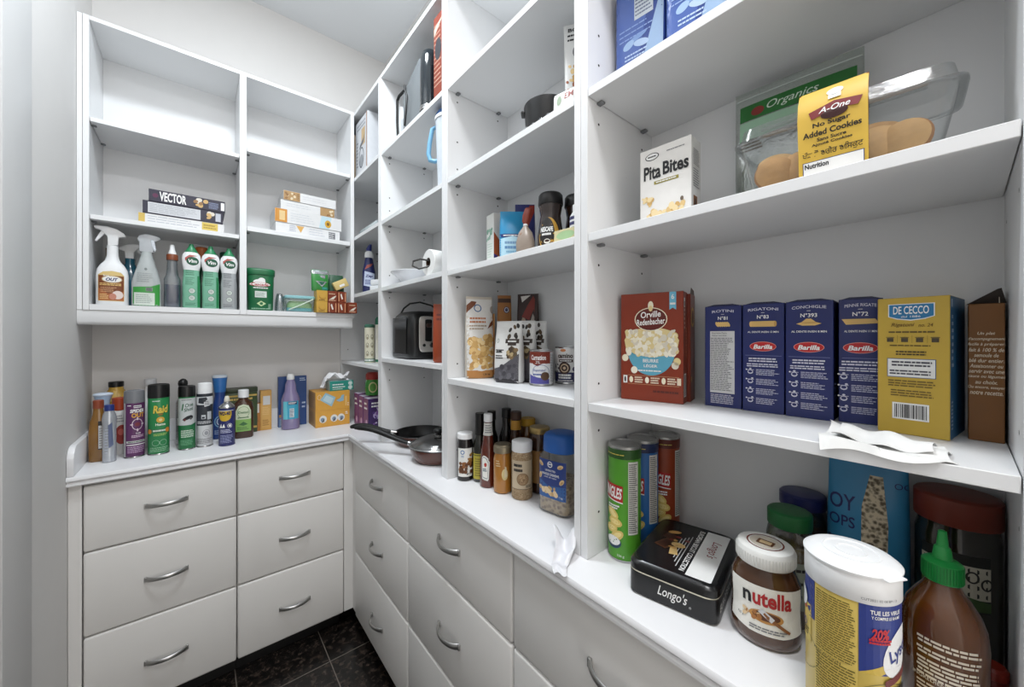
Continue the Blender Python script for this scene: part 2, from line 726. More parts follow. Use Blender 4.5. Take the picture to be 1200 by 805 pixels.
def worktop():
    yf, xf, ye = 1.783, 0.5205, -0.46
    prof = [(0.0, 0.868), (-0.022, 0.868), (-0.006, 0.8682), (-0.002, 0.871), (-0.002, 0.8755), (-0.0055, 0.879),
            (-0.0065, 0.8815), (-0.001, 0.8845), (0.0015, 0.888), (0.0015, 0.894), (-0.001, 0.8985), (-0.006, 0.900)]
    prof = prof[1:]
    vs = []; fs = []
    for o, z in prof:
        vs += [(XL + 0.0005, yf - o, z), (xf - o, yf - o, z), (xf - o, ye, z)]
    n = len(prof)
    for i in range(n - 1):
        a = 3 * i
        fs += [(a, a + 1, a + 4, a + 3), (a + 1, a + 2, a + 5, a + 4)]
    b = len(vs)
    for z in (0.868, 0.900):
        vs += [(XL + 0.0005, YB - 0.0005, z), (XR - 0.0005, YB - 0.0005, z), (XR - 0.0005, ye, z)]
    t = 3 * (n - 1)
    fs += [(t, t + 1, b + 4, b + 3), (t + 1, t + 2, b + 5, b + 4)]
    fs += [(1, 0, b, b + 1), (2, 1, b + 1, b + 2)]
    fs += [(b, b + 3, b + 4, b + 1), (b + 1, b + 4, b + 5, b + 2)]
    m = MB(); m.add(vs, fs, TOP, True)
    o = m.obj('worktop', None, 30)
    tag(o, 'white L-shaped worktop with a grooved front edge over the drawers', 'worktop')
    m = MB()
    m.box(XL + 0.001, 0.5865, YB - 0.016, YB - 0.0005, 0.9003, 0.992, TOP, 0.003, 2)
    m.obj('backsplash', o)
    m = MB()
    # side splash on the left wall with a sloped front corner
    out = [(1.786, 0.9003), (2.142, 0.9003), (2.142, 0.992), (1.825, 0.992), (1.806, 0.986), (1.792, 0.972), (1.786, 0.957)]
    M = Matrix(((0, 1, 0, 0), (1, 0, 0, 0), (0, 0, 1, 0), (0, 0, 0, 1)))
    m.prism([(p[0], p[1]) for p in out], XL + 0.001, XL + 0.017, TOP, 0.002, 2, M)
    m.obj('side_splash', o)


worktop()

# ------------------------------------------------------------------ shelving units on the right wall
PT = 0.0165
SD = 0.242


def clips(parent, w, z, right=True):
    for x, sgn in ((PT, 1), (w - PT, -1))[:2 if right else 1]:
        for y in (0.035, 0.195):
            mb = MB()
            mb.box(min(x, x + sgn * 0.014), max(x, x + sgn * 0.014), y - 0.006, y + 0.006, z - 0.0055, z - 0.0002, CLIPM, 0.0015)
            mb.obj('shelf_clip', parent)


def shelving(label, ymax, w, shelves, holes):
    t = IT('shelving_unit', label, 'shelves', 0.587, ymax, 0.9004, rz=-90, group='white open shelving units on the right wall')
    z1 = 2.4415 - 0.9004
    for x0, sgn in ((0.0004, 1), (w - PT - 0.0004, -1)):
        mb = MB()
        mb.box(x0, x0 + PT, 0, SD, 0, z1, WHITE, 0.0006)
        xi = x0 + PT + 0.0003 if sgn > 0 else x0 - 0.0003
        for (hy, hz) in holes:
            n = 10
            ring = [(xi, hy + 0.0026 * math.cos(2 * PI * k / n), hz - 0.9004 + 0.0026 * math.sin(2 * PI * k / n)) for k in range(n)]
            mb.add(ring, [tuple(range(n)) if sgn > 0 else tuple(range(n - 1, -1, -1))], HOLE)
        mb.obj('side_panel', t)
    mb = MB(); mb.box(PT + 0.0004, w - PT - 0.0004, 0.0, SD, 2.425 - 0.9004, z1, WHITE, 0.0006); mb.obj('top_panel', t)
    mb = MB(); mb.box(PT + 0.0004, w - PT - 0.0004, SD - 0.003, SD + 0.0005, 0, 2.425 - 0.9004, WHITE); mb.obj('back_panel', t)
    for za, zb in shelves:
        mb = MB()
        mb.box(PT + 0.0014, w - PT - 0.0014, 0.001, SD - 0.0035, za - 0.9004, zb - 0.9004, WHITE, 0.0008)
        s = mb.obj('shelf', t)
        clips(s, w, za - 0.9004, ymax > 0.6)
    return t


def H(zs, cols=(0.036, 0.196)):
    return [(c, z) for z in zs for c in cols]


shelving('far white shelving unit in the corner beside the wall cabinet', 2.158, 0.581,
         [(1.197, 1.2135), (1.5325, 1.549), (1.814, 1.8305), (2.1045, 2.121)], H((1.27, 1.60, 1.77, 1.885, 2.05)))
shelving('white shelving unit holding the toaster and frying pans', 1.577, 0.5455,
         [(1.235, 1.2515), (1.5305, 1.547), (1.8095, 1.826), (2.1005, 2.117)], H((1.20, 1.155, 1.505, 1.60, 1.785, 1.875, 1.93, 2.075)))
shelving('white shelving unit holding the sauces, nut bags and instant coffee', 1.0315, 0.5425,
         [(1.195, 1.2115), (1.528, 1.5445), (1.812, 1.8285), (2.1005, 2.117)], H((1.255, 1.15, 1.495, 1.785, 1.865, 1.95, 2.075)) + [(0.036, 0.985)])
shelving('nearest white shelving unit with popcorn, pasta cartons and crisp tubes', 0.489, 0.5425,
         [(1.193, 1.2095), (1.527, 1.5435), (1.8125, 1.829), (2.1005, 2.117)], H((1.245, 1.15, 1.485, 1.77, 1.89, 1.95)) + [(0.036, 0.985)])

# ------------------------------------------------------------------ wall cabinet over the back worktop


def wall_cabinet():
    t = IT('wall_cabinet', 'white open wall cabinet above the back worktop, two columns wide', 'cabinet', 0, 1.914, 1.432, rz=0)
    y1 = 0.2445
    zt = 2.441 - 1.432
    def part(name, x0, x1, ya, yb, za, zb, bev=0.0006, m=WHITE):
        b = MB(); b.box(x0, x1, ya, yb, za, zb, m, bev); return b.obj(name, t)
    def pan(name, x0, x1):
        b = MB(); b.box(x0, x1, 0, y1, 0, zt, WHITE, 0.0006)
        return b.obj(name, t)
    pan('side_panel', -0.3032, -0.2885)
    pan('side_panel', 0.5702, 0.5862)
    pan('divider', 0.1301, 0.1533)
    part('wall_filler', -0.3172, -0.3045, 0.002, 0.02, 0, zt)
    for x0, x1 in ((-0.2882, 0.1298), (0.1536, 0.5699)):
        part('top_panel', x0, x1, 0, y1, 2.427 - 1.432, zt)
        part('bottom_panel', x0, x1, 0, y1, 0, 0.020)
        part('back_panel', x0, x1, y1 - 0.006, y1 + 0.001, 0.020, 2.427 - 1.432, 0)
    sh = ((-0.2882, 0.1298, 2.081, 2.0965), (-0.2882, 0.1298, 1.7455, 1.7615),
          (0.1536, 0.5699, 2.1165, 2.132), (0.1536, 0.5699, 1.784, 1.8035))
    for x0, x1, za, zb in sh:
        s = part('shelf', x0 + 0.001, x1 - 0.001, 0.003, y1 - 0.0065, za - 1.432, zb - 1.432, 0.0008)
        for x, sg in ((x0, 1), (x1, -1)):
            for y in (0.035, 0.20):
                b = MB()
                b.box(min(x, x + sg * 0.013), max(x, x + sg * 0.013), y - 0.005, y + 0.005, za - 1.432 - 0.0055, za - 1.432 - 0.0002, CLIPM, 0.0015)
                b.obj('shelf_clip', s)
    # light rail under the cabinet
    b = MB()
    prof = [(0.004, -0.0008), (0.004, -0.040), (0.008, -0.047), (0.016, -0.0505), (0.030, -0.0505), (0.030, -0.0008)]
    vs = []; n = len(prof)
    for x in (-0.3172, 0.579):
        vs += [(x, y, z) for y, z in prof]
    fs = [(i, (i + 1) % n, (i + 1) % n + n, i + n) for i in range(n)] + [tuple(range(n - 1, -1, -1)), tuple(range(n, 2 * n))]
    b.add(vs, fs, WHITE, False)
    b.box(0.553, 0.579, 0.031, y1, -0.0505, -0.0008, WHITE, 0.004, 2)
    b.obj('light_rail', t)


wall_cabinet()

# ================================================================== things on the nearest bay
Z0 = 0.9004
NAVY = P(30, 40, 98, 0.32)
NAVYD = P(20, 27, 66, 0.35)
GOLD = P(206, 164, 70, 0.45)
YEL = P(206, 178, 80, 0.4)
RED = P(176, 34, 30, 0.4)


# --- snack tubes in a row along the side panel
def snack_tube(label, x, y, body, dark, sub, seed, turn=0):
    t = IT('crisp_tube', label, 'crisps', x, y, Z0, turn=turn, group='paperboard crisp tubes by the side panel')
    R, h = 0.0322, 0.226
    mb = MB()
    mb.lathe([(R - .0012, 0), (R, .0012), (R, .004)], STEEL, caps=(True, False))
    mb.lathe([(R - .0006, .004), (R - .0006, h - .008)], body, caps=(False, True))
    mb.obj('tube_body', t)
    mb = MB()
    mb.lathe([(R - .001, h - .0075), (R + .0008, h - .007), (R + .0008, h - .001), (R - .0008, h), (R - .004, h), (R - .005, h - .0022)], CLEAR(235, 235, 232, 0.35, 0.25))
    mb.obj('lid', t)
    mb = MB()
    mb.lathe([(R - .003, h - .0065), (R - .003, h - .004)], P(200, 200, 200, .3, metal=.8))
    mb.obj('foil_seal', t)
    f = arc([(0, R, R), (h, R, R)], R)
    d = DEC(f)
    d.rect(-.1, .1, h - .026, h - .008, dark, 0.6)
    d.lines(-.035, .02, h - .019, h - .016, 1, P(225, 205, 90), 1)
    d.poly([(-.036, .122), (.016, .116), (.016, .148), (-.036, .152)], RED, 1)
    d.poly([(-.036, .120), (.016, .114), (.016, .116), (-.036, .122)], LW, 1.2)
    d.text('PRINGLES', -.010, .1345, .022, LW, 2, .048, .03, 0, -.09)
    d.lines(-.018, .010, .100, .110, 2, LW, 1, .6, .2, seed)
    # printed crisps and a bowl of dip
    for k, (a, b) in enumerate(((-.006, .092), (.0, .076), (-.009, .062), (.004, .05))):
        d.ell(a, b, .015, .009, P(222, 196, 110), 1 + .2 * k, 14, rot=.4 * (k - 1.5))
        d.ell(a, b, .011, .005, P(240, 220, 150), 1.1 + .2 * k, 12, rot=.4 * (k - 1.5))
    if sub == 'dip':
        d.ell(-.004, .036, .017, .012, P(30, 66, 92), 2.2)
        d.ell(-.004, .039, .015, .009, LW, 2.4)
        d.pic(-.012, .004, .035, .043, 5, .0015, (P(60, 120, 50),), 2.6, 2)
    d.text('156 g', .012, .012, .006, LW, 2)
    # nutrition panel
    d.rect(.026, .047, .055, h - .03, P(214, 214, 208), 1)
    d.lines(.0275, .0455, .058, h - .033, 34, P(70, 70, 70), 1.4, .45, .3, seed)
    d.done('printed_wrap', t)


snack_tube('green crisp tube, foremost of the three against the side panel', .661, .4370, P(84, 158, 44, .35), P(40, 84, 30), 'dip', 1, -34)
snack_tube('blue crisp tube between the green tube and the brown-red one', .7275, .4370, P(40, 104, 172, .35), P(24, 40, 84), 'x', 2, -22)
snack_tube('brown-red crisp tube at the back of the row of three', .7920, .4230, P(150, 62, 30, .35), P(96, 34, 20), 'x', 3, -4)

# --- black biscuit tin
t = IT('biscuit_tin', 'black rectangular biscuit tin with a white band lying on the worktop', 'tin', .6785, .3210, Z0, rz=-79)
w, d_, h = .140, .192, .058
mb = MB()
mb.loft([(0, w / 2 - .003, d_ / 2 - .003, 9), (.003, w / 2, d_ / 2, 12), (.039, w / 2, d_ / 2, 12)], P(22, 22, 24, .28), 64, 9)
mb.obj('tin_base', t)
mb = MB()
mb.loft([(.039, w / 2 + .0006, d_ / 2 + .0006, 9), (.0405, w / 2 + .0014, d_ / 2 + .0014, 9), (.0415, w / 2 + .0006, d_ / 2 + .0006, 9)], P(212, 206, 186, .3, metal=.6), 64, 9)
mb.loft([(.0415, w / 2 + .0012, d_ / 2 + .0012, 9), (.052, w / 2 + .0012, d_ / 2 + .0012, 9), (.056, w / 2 - .002, d_ / 2 - .002, 9), (h, w / 2 - .005, d_ / 2 - .005, 9), (h - .0008, w / 2 - .010, d_ / 2 - .010, 9)], P(18, 18, 20, .25), 64, 9)
mb.obj('tin_lid', t)
d = DEC(lambda s, z, o: (s, z, h - .0008 + o))
# the lid's print is read from the right-hand short side
d.rect(w / 2 - .05, w / 2 - .012, -d_ / 2 + .012, d_ / 2 - .012, LW, 1)
d.text("Longo's", w / 2 - .029, .02, .020, P(140, 24, 30), 2, .06, .0, .3, rot=-PI / 2)
d.text('EUROPEAN BISCUIT COLLECTION', w / 2 - .0575, 0, .0088, LW, 2, .155, .02, rot=-PI / 2)
for k in range(5):
    d.lines(w / 2 - .078 - .0001, w / 2 - .066, -.06, .03, 1, P(30, 30, 30), .5) if False else None
m_ = P(190, 190, 190)
for k in range(4):
    a = w / 2 - .069 - k * .005
    d.rect(a, a + .0016, -.07 + .012 * k, .045 - .006 * k, m_, 1)
# printed biscuits
BIS = (P(88, 52, 30), P(56, 32, 22), P(214, 180, 120), P(196, 150, 84))
d.poly([(-.05, -.02), (-.028, -.028), (-.012, .004), (-.036, .012)], BIS[0], 1)
d.poly([(-.046, -.016), (-.03, -.022), (-.018, .002), (-.036, .008)], BIS[1], 1.3)
d.poly([(-.046, .016), (-.024, .008), (-.018, .03), (-.04, .036)], BIS[1], 1.1)
d.poly([(-.018, -.04), (-.004, -.036), (-.012, -.012), (-.022, -.018)], BIS[2], 1.4)
d.ell(-.012, -.002, .012, .009, BIS[2], 1.5)
d.ell(-.03, .042, .012, .006, BIS[3], 1.5, rot=.5)
d.pic(-.03, .0, -.02, .03, 8, .004, (BIS[3], P(120, 40, 30)), 1.7, 4)
d.done('lid_print', t)
d = F(w, d_, h)
d.text("Longo's", .004, .022, .021, LW, 2, .046, .008, .35)
d.text('®', .031, .015, .0035, LW, 2)
d.done('side_lettering', t)
d = F(w, d_, h, 'right')
d.text('EUROPEAN BISCUIT', -.008, .023, .012, LW, 2, .15, .015)
d.done('end_lettering', t)

# --- chocolate spread jar
t = IT('spread_jar', 'squat jar of brown chocolate spread with a white lid by the wipes tub', 'jar', .642, .186, Z0, turn=2)
prof = [(0, .036, .030), (.004, .041, .034), (.014, .0435, .036), (.03, .0435, .036), (.05, .0415, .0345), (.07, .043, .0355), (.088, .0425, .035), (.103, .036, .031), (.11, .0325, .0295), (.114, .0325, .0295)]
mb = MB(); mb.loft(prof, P(80, 52, 34, .12, coat=.6), 40); mb.obj('jar_body', t)
mb = MB()
lid = [(.112, .0355, .0355), (.114, .037, .037), (.130, .037, .037), (.1345, .0345, .0345), (.136, .030, .030)]
mb.loft(lid, P(236, 236, 232, .35), 72)
for k in range(60):
    a = 2 * PI * k / 60
    mb.box(-.0006, .0006, -.0376, -.0362, .115, .129, P(224, 224, 220, .4), 0, M=Matrix.Rotation(a, 4, 'Z'))
l = mb.obj('lid', t)
d = DEC(lambda s, z, o: (s, z, .136 + o))
d.ring(0, 0, .0235, .0235, .002, P(120, 50, 34), 1)
d.ell(0, 0, .019, .019, P(216, 206, 190), 1)
d.poly([(-.012, -.006), (.008, -.012), (.013, .002), (-.007, .009)], P(110, 66, 36), 2)
d.poly([(-.008, -.004), (.006, -.009), (.009, .0), (-.005, .005)], P(224, 196, 150), 2.4)
d.done('lid_emblem', l)
f = arc(prof, .0425)
d = DEC(f, .0006)
d.poly([(-.052, .088), (.052, .088), (.052, .028), (.02, .022), (-.02, .022), (-.052, .028)], P(238, 236, 228, .4), 1)
d.text('n', -.0235, .069, .0155, INK, 2, .0115, .03)
d.text('utella', .0075, .0725, .0225, P(176, 30, 34), 2, .047, .03)
d.ell(.0, .047, .021, .0085, P(196, 142, 76), 1.6)
d.ell(.0, .048, .017, .006, P(96, 54, 30), 1.9)
d.pic(-.028, -.008, .042, .05, 8, .0035, (P(170, 112, 60), P(226, 200, 160)), 2, 3)
d.poly([(-.006, .05), (.027, .03), (.029, .033), (-.002, .054)], P(140, 90, 50), 2.6)
d.poly([(-.01, .053), (.006, .042), (.01, .047), (-.004, .058)], P(214, 216, 220), 2.7)
d.text('725 g', -.033, .038, .004, INK, 2)
d.lines(-.02, .028, .026, .033, 2, GREYINK, 2, .5, .2, 8)
d.done('label', t)

# --- tub of wipes, standing close to the camera
t = IT('wipes_tub', 'tall tub of cleaning wipes with a white lid and a yellow and blue label', 'tub', .572, .0815, Z0, turn=-8)
R = .0405
prof = [(0, R - .002, R - .002), (.003, R, R), (.160, R, R)]
mb = MB(); mb.loft(prof, P(214, 188, 96, .35), 48); mb.obj('tub_body', t)
mb = MB()
mb.loft([(.160, R + .0004, R + .0004), (.161, R + .0012, R + .0012), (.186, R + .0012, R + .0012), (.188, R + .0004, R + .0004), (.1884, R + .0022, R + .0022), (.1905, R + .0024, R + .0024), (.194, R - .002, R - .002), (.196, R - .008, R - .008)], P(238, 239, 240, .35), 56)
for q, r in ((0, .026), (0, .014)):
    mb.lathe([(r, .196), (r, .1968), (r - .0015, .1968), (r - .002, .196)], P(238, 239, 240, .35), 36, (False, False))
mb.box(-.012, .012, -R - .006, -R + .004, .1885, .1905, P(238, 239, 240, .35), .0008, M=Matrix.Rotation(math.radians(60), 4, 'Z'))
mb.obj('flip_lid', t)
d = DEC(arc(prof, R))
BL = P(38, 56, 132, .35)
d.rect(.012, .105, .088, .160, BL, 1)
d.poly([(.012, .088), (.03, .088), (.058, .103), (.058, .112)], YEL, 1.5)
d.rect(-.105, -.0285, .115, .160, BL, 1)
d.rect(-.105, -.034, .085, .128, P(226, 200, 110), 1.1)
d.text('BACTÉRIES ET VIRUS', .034, .1645, .0022, GREYINK, 4) if False else None
d.text('TUE LES VIRUS', .037, .153, .0045, LW, 2, .032, .02)
d.text('Y COMPRIS LE RHUME', .037, .1475, .0032, LW, 2, .03, .02)
d.text('20%', .030, .131, .011, P(196, 34, 44), 3, .017, .035, .2)
d.lines(.02, .041, .120, .126, 2, P(196, 34, 44), 3, .7, .1, 4)
d.ell(.052, .112, .0165, .028, P(238, 239, 240), 2, rot=-.5)
d.text('Lysol', .0535, .112, .016, BL, 3, .034, .02, .3, rot=.45)
d.poly([(.034, .083), (.070, .099), (.070, .091), (.034, .076)], P(110, 40, 40), 3)
d.lines(.038, .066, .068, .078, 1, INK, 3, .7, .05, 4)
d.lines(.036, .066, .058, .066, 2, INK, 2, .5, .2, 6)
d.ring(.038, .058, .03, .022, .0007, P(130, 120, 60), 1.3)
d.ell(-.052, .133, .012, .012, P(238, 239, 240), 3, rot=.3)
d.ell(-.046, .122, .004, .003, RED, 2)
d.text('80', -.047, .105, .009, BL, 3)
d.lines(-.058, -.036, .09, .1, 3, INK, 2, .5, .2, 12)
d.ring(-.052, .075, .03, .022, .0007, P(130, 120, 60), 1.3)
d.rect(-.0275, .0112, .0, .158, P(220, 194, 102, .35), 1.2)
d.lines(-.026, .010, .09, .156, 25, P(110, 98, 40), 2, .45, .15, 20)
d.lines(-.026, .010, .004, .086, 27, P(110, 98, 40), 2, .45, .15, 21)
d.text('PRECAUTION', -.015, .0875, .003, INK, 3)
d.rect(-.027, .011, .0605, .061, P(120, 106, 50), 2)
d.done('label', t)
d = DEC(arc([(.16, R + .0012, R + .0012), (.19, R + .0012, R + .0012)], R))
d.text('CUT2021 02 08 BP1 13', .03, .166, .0024, GREYINK, 1)
d.done('stamped_code', t)

# --- honey-coloured squeeze bottle with green spout
t = IT('squeeze_bottle', 'amber squeeze bottle with a green twist spout, front right corner', 'bottle', .645, .014, Z0, turn=4)
prof = [(0, .031, .031), (.004, .034, .034), (.105, .034, .034), (.122, .0325, .0325), (.136, .0285, .0285), (.149, .0215, .0215), (.158, .0155, .0155), (.165, .0130, .0130), (.172, .0125, .0125)]
mb = MB(); mb.loft(prof, P(92, 50, 13, .08, coat=.9, var=.35, scale=22), 40); mb.obj('bottle_body', t)
mb = MB()
G = P(24, 140, 62, .35)
mb.loft([(.1655, .0150, .0150), (.1665, .0160, .0160), (.186, .0160, .0160), (.188, .0135, .0135), (.190, .0082, .0082), (.202, .0066, .0066), (.2035, .0050, .0050), (.220, .0034, .0034), (.221, .002, .002)], G, 36)
for k in range(40):
    mb.box(-.0005, .0005, -.0166, -.0156, .168, .185, P(20, 124, 54, .4), 0, M=Matrix.Rotation(2 * PI * k / 40, 4, 'Z'))
mb.obj('spout_cap', t)
d = DEC(arc(prof, .034))
for k in range(9):
    z = .1085 - k * .0042 - (.003 if k > 1 else 0) - (.003 if k > 3 else 0)
    d.lines(-.022 + .001 * (k % 2), .028, z - .0017, z + .0017, 1, P(224, 214, 196), 1.5, .7, .12, 30 + k)
d.text('INGREDIENTS', -.01, .066, .0035, P(224, 214, 196), 2)
d.lines(-.022, .028, .004, .062, 14, P(214, 200, 180), 1.5, .5, .12, 44)
d.done('printed_text', t)

# --- things at the back of this worktop bay
t = IT('oat_bag', 'blue bag of oats with a clear window at the back of the worktop', 'bag', .770, .0915, Z0, turn=-4)
prof = [(0, .038, .022, 3), (.02, .044, .028, 3), (.09, .0455, .030, 3), (.17, .045, .024, 2.6), (.22, .044, .013, 2.4), (.245, .0435, .005, 2), (.262, .0435, .0015, 2)]
mb = MB(); mb.loft(prof, P(48, 128, 172, .3, var=.1, scale=30, bump=.4), 40); mb.obj('bag_body', t)
d = DEC(proj(prof))
OAT = SPECK('oats', (96, 84, 66), (214, 200, 172), 180, .7, .35)
d.poly([(-.004, .05), (.022, .05), (.024, .17), (.018, .235), (.004, .235), (-.004, .19)], OAT, 1)
d.text('OY', -.026, .19, .022, P(22, 34, 92), 2, .03, .01)
d.text('OPS', -.026, .163, .016, P(22, 34, 92), 2, .03, .01)
d.lines(-.042, -.012, .08, .14, 5, P(22, 34, 92), 2, .5, .3, 3)
d.text('OG', .038, .226, .008, P(22, 34, 92), 2)
d.done('bag_print', t)


def lidded_jar(name, label, x, y, z, r, h, lidmat, bodymat, lidh=.022, cat='jar', lab=None, turn=0, cont=None, group=None, neck=.86):
    t = IT(name, label, cat, x, y, z, turn=turn, group=group)
    prof = [(0, r * .9, r * .9), (.004, r, r), (h - lidh - .018, r, r), (h - lidh - .006, r * .93, r * .93), (h - lidh, r * neck, r * neck), (h - .004, r * neck, r * neck)]
    mb = MB(); mb.loft(prof, bodymat, 32); mb.obj('jar_body', t)
    if cont:
        mb = MB()
        k = cont[1]
        mb.loft([(.002, r * .88, r * .88), (.006, r * .965, r * .965), (k - .003, r * .965, r * .965), (k, r * .9, r * .9)], cont[0], 32)
        mb.obj('contents', t)
    rl = r * neck + .003
    mb = MB()
    mb.loft([(h - lidh, rl - .0008, rl - .0008), (h - lidh + .001, rl, rl), (h - .003, rl, rl), (h - .0008, rl - .002, rl - .002), (h, rl - .005, rl - .005)], lidmat, 36)
    mb.obj('lid', t)
    if lab:
        d = DEC(arc(prof, r)); lab(d); d.done('label', t)
    return t


def lab_plain(bg, ink, z0, z1, half=.03, seed=1):
    def f(d):
        d.rect(-half, half, z0, z1, bg, 1)
        d.lines(-half * .8, half * .8, z0 + .006, z1 - .006, 6, ink, 2, .45, .4, seed)
    return f


lidded_jar('storage_jar', 'jar with a green lid behind the chocolate spread', .713, .1735, Z0, .0305, .168, P(20, 92, 44, .4), CLEAR(180, 190, 180, .1), .024,
           lab=lab_plain(P(150, 160, 150), INK, .03, .10), cont=(P(150, 116, 70, .7), .12))
lidded_jar('storage_jar', 'jar with a navy lid behind the green-lidded jar', .7875, .1735, Z0, .034, .176, P(26, 32, 86, .4), CLEAR(180, 180, 190, .1), .022,
           lab=lab_plain(P(40, 50, 110), LW, .03, .11), cont=(P(120, 84, 50, .7), .13))
lidded_jar('pickle_jar', 'big dark jar with a rust-red lid in the right corner', .777, .0045, Z0, .0385, .232, P(112, 40, 22, .45), P(34, 30, 20, .12, coat=.7, var=.4, scale=30), .036, neck=.95,
           lab=lambda d: (d.rect(-.03, .034, .095, .165, P(30, 30, 26), 1), d.rect(-.03, .034, .112, .152, P(196, 190, 172), 1.4),
                          [d.ring(-.022 + .013 * k, .132 + .007 * (k % 2), .006, .0075, .002, P(40, 36, 30), 2) for k in range(5)],
                          d.poly([(-.03, .098), (.034, .098), (.034, .11), (-.03, .122)], P(60, 84, 40), 2)), turn=-6)

bottle_ = IT('spice_tin', 'small dark red tin between amber squeeze bottle and the side panel', 'tin', .712, -.0230, Z0)
mb = MB(); mb.lathe([(.0105, 0), (.0120, .001), (.0120, .044)], P(120, 34, 26, .35), 24); mb.obj('tin_body', bottle_)
mb = MB(); mb.lathe([(.0118, .0442), (.0126, .045), (.0126, .054), (.010, .057)], P(150, 44, 30, .35), 24); mb.obj('lid', bottle_)

# ------------------------------------------------------------------ first shelf of the nearest bay: popcorn and pasta
Z1 = 1.2097
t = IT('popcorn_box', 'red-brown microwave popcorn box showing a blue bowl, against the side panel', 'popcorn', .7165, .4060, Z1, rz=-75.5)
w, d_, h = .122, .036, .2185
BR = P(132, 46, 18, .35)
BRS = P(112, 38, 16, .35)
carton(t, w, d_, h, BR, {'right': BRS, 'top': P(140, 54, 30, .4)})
_ff = flat(w, d_, h)
d = DEC(lambda s, z, o: _ff(s * .122 / .137, z * .2185 / .222, o))
d.rect(.040, .054, .195, .2215, P(112, 186, 214), 1)
d.poly([(.040, .196), (.054, .196), (.054, .186), (.047, .190), (.040, .186)], P(112, 186, 214), 1)
d.text('6', .047, .212, .010, LW, 2, None, .02)
d.rect(.0415, .0525, .196, .2, LW, 2)
KC = (P(240, 232, 206), P(246, 240, 222), P(228, 208, 150), P(222, 214, 196))
d.ell(0, .168, .036, .024, KC[0], 2.2)
d.ell(0, .168, .034, .0225, P(96, 26, 14), 2.4)
d.ell(0, .196, .006, .009, KC[0], 2.6)
d.ell(0, .19, .0045, .006, KC[2], 2.7)
d.text('Orville', 0, .178, .013, LW, 3.4, .044, .02, .1, rot=.06)
d.text('Redenbacher', 0, .163, .0125, LW, 3.4, .062, .02, .1, rot=.06)
# bowl of popcorn
d.ell(0, .105, .052, .052, P(96, 170, 196), 1, 28, PI, 2 * PI)
d.ell(0, .105, .052, .014, P(96, 170, 196), 1)
d.poly([(-.056, .105), (-.06, .125), (-.05, .142), (-.03, .148), (0, .152), (.03, .148), (.05, .142), (.06, .125), (.056, .105), (.03, .094), (0, .09), (-.03, .094)], KC[2], 1.5)
d.pic(-.054, .054, .098, .144, 150, .0062, KC, 1.7, 9)
d.pic(-.035, .035, .094, .102, 30, .0055, KC, 1.7, 19)
for q, a, b in ((0, -.058, .088), (1, -.037, .063), (2, .056, .083), (3, .052, .075)):
    d.ell(a, b, .0075, .0075, KC[q], 1.6)
d.text('BEURRE', 0, .083, .0068, LW, 3, .034, .02)
d.text('LÉGER', 0, .073, .0068, LW, 3, .03, .02)
d.lines(-.028, .028, .061, .064, 1, LW, 3, .8, .1, 2)
d.rect(-.052, .06, .0335, .0342, P(206, 160, 120), 1); d.rect(-.052, .06, .0515, .0522, P(206, 160, 120), 1)
d.rect(-.0625, -.053, .035, .051, LW, 1.4); d.ell(-.058, .043, .002, .006, INK, 2)
for k in range(3):
    d.ell(-.044 + k * .036, .043, .0045, .0065, KC[k % 2], 2)
    d.lines(-.036 + k * .036, -.016 + k * .036, .036, .050, 3, P(232, 214, 190), 2, .6, .2, k)
d.rect(.056, .064, .036, .050, P(232, 214, 190), 1.6)
d.lines(.005, .06, .018, .024, 1, P(90, 30, 16), 1.6, .7, .1, 3)
d.done('front_print', t)
d = F(w, d_, h, 'right')
d.bars(-.012, .003, .015, .056, 1, 5)
d.rect(-.014, -.006, .188, .206, LW, 1); d.rect(-.012, -.008, .190, .199, INK, 1.6)
for k in range(5):
    d.rect(-.0125 + .001 * (k % 2), -.0065, .146 + k * .0085, .1505 + k * .0085, P(226, 206, 190), 1)
d.lines(.004, .011, .09, .15, 9, P(190, 130, 100), 1, .5, .3, 2)
d.done('side_print', t)
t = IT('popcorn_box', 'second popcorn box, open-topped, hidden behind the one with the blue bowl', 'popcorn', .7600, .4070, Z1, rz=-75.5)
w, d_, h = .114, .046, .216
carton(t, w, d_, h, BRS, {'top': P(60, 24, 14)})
d = F(w, d_, h, 'right')
d.ell(-.004, .17, .015, .02, P(196, 150, 60), 1); d.ell(-.004, .17, .010, .014, P(90, 40, 16), 1.5)
d.ell(-.016, .045, .004, .006, P(196, 150, 90), 1)
d.done('side_print', t)
mb = MB()
mb.prism([(-.02, 0), (.02, .0), (.016, .009), (-.012, .013)], -.0003, .0003, P(70, 44, 26), 0, M=Matrix.Translation((w / 2 - .001, 0.0, h)) @ Matrix.Rotation(math.radians(90), 4, 'Z'))
mb.obj('open_flap', t)


def icons(d, x, z, k):
    d.ell(x, z, .0042, .0036, P(206, 206, 220), 2)
    d.ell(x, z + .0006, .003, .0022, NAVY, 2.4)
    d.rect(x - .0055, x + .0055, z + .0032, z + .004, P(206, 206, 220), 2.3)
    d.ell(x + .003 * (k % 2), z + .0055, .0018, .0014, P(206, 206, 220), 2.3)


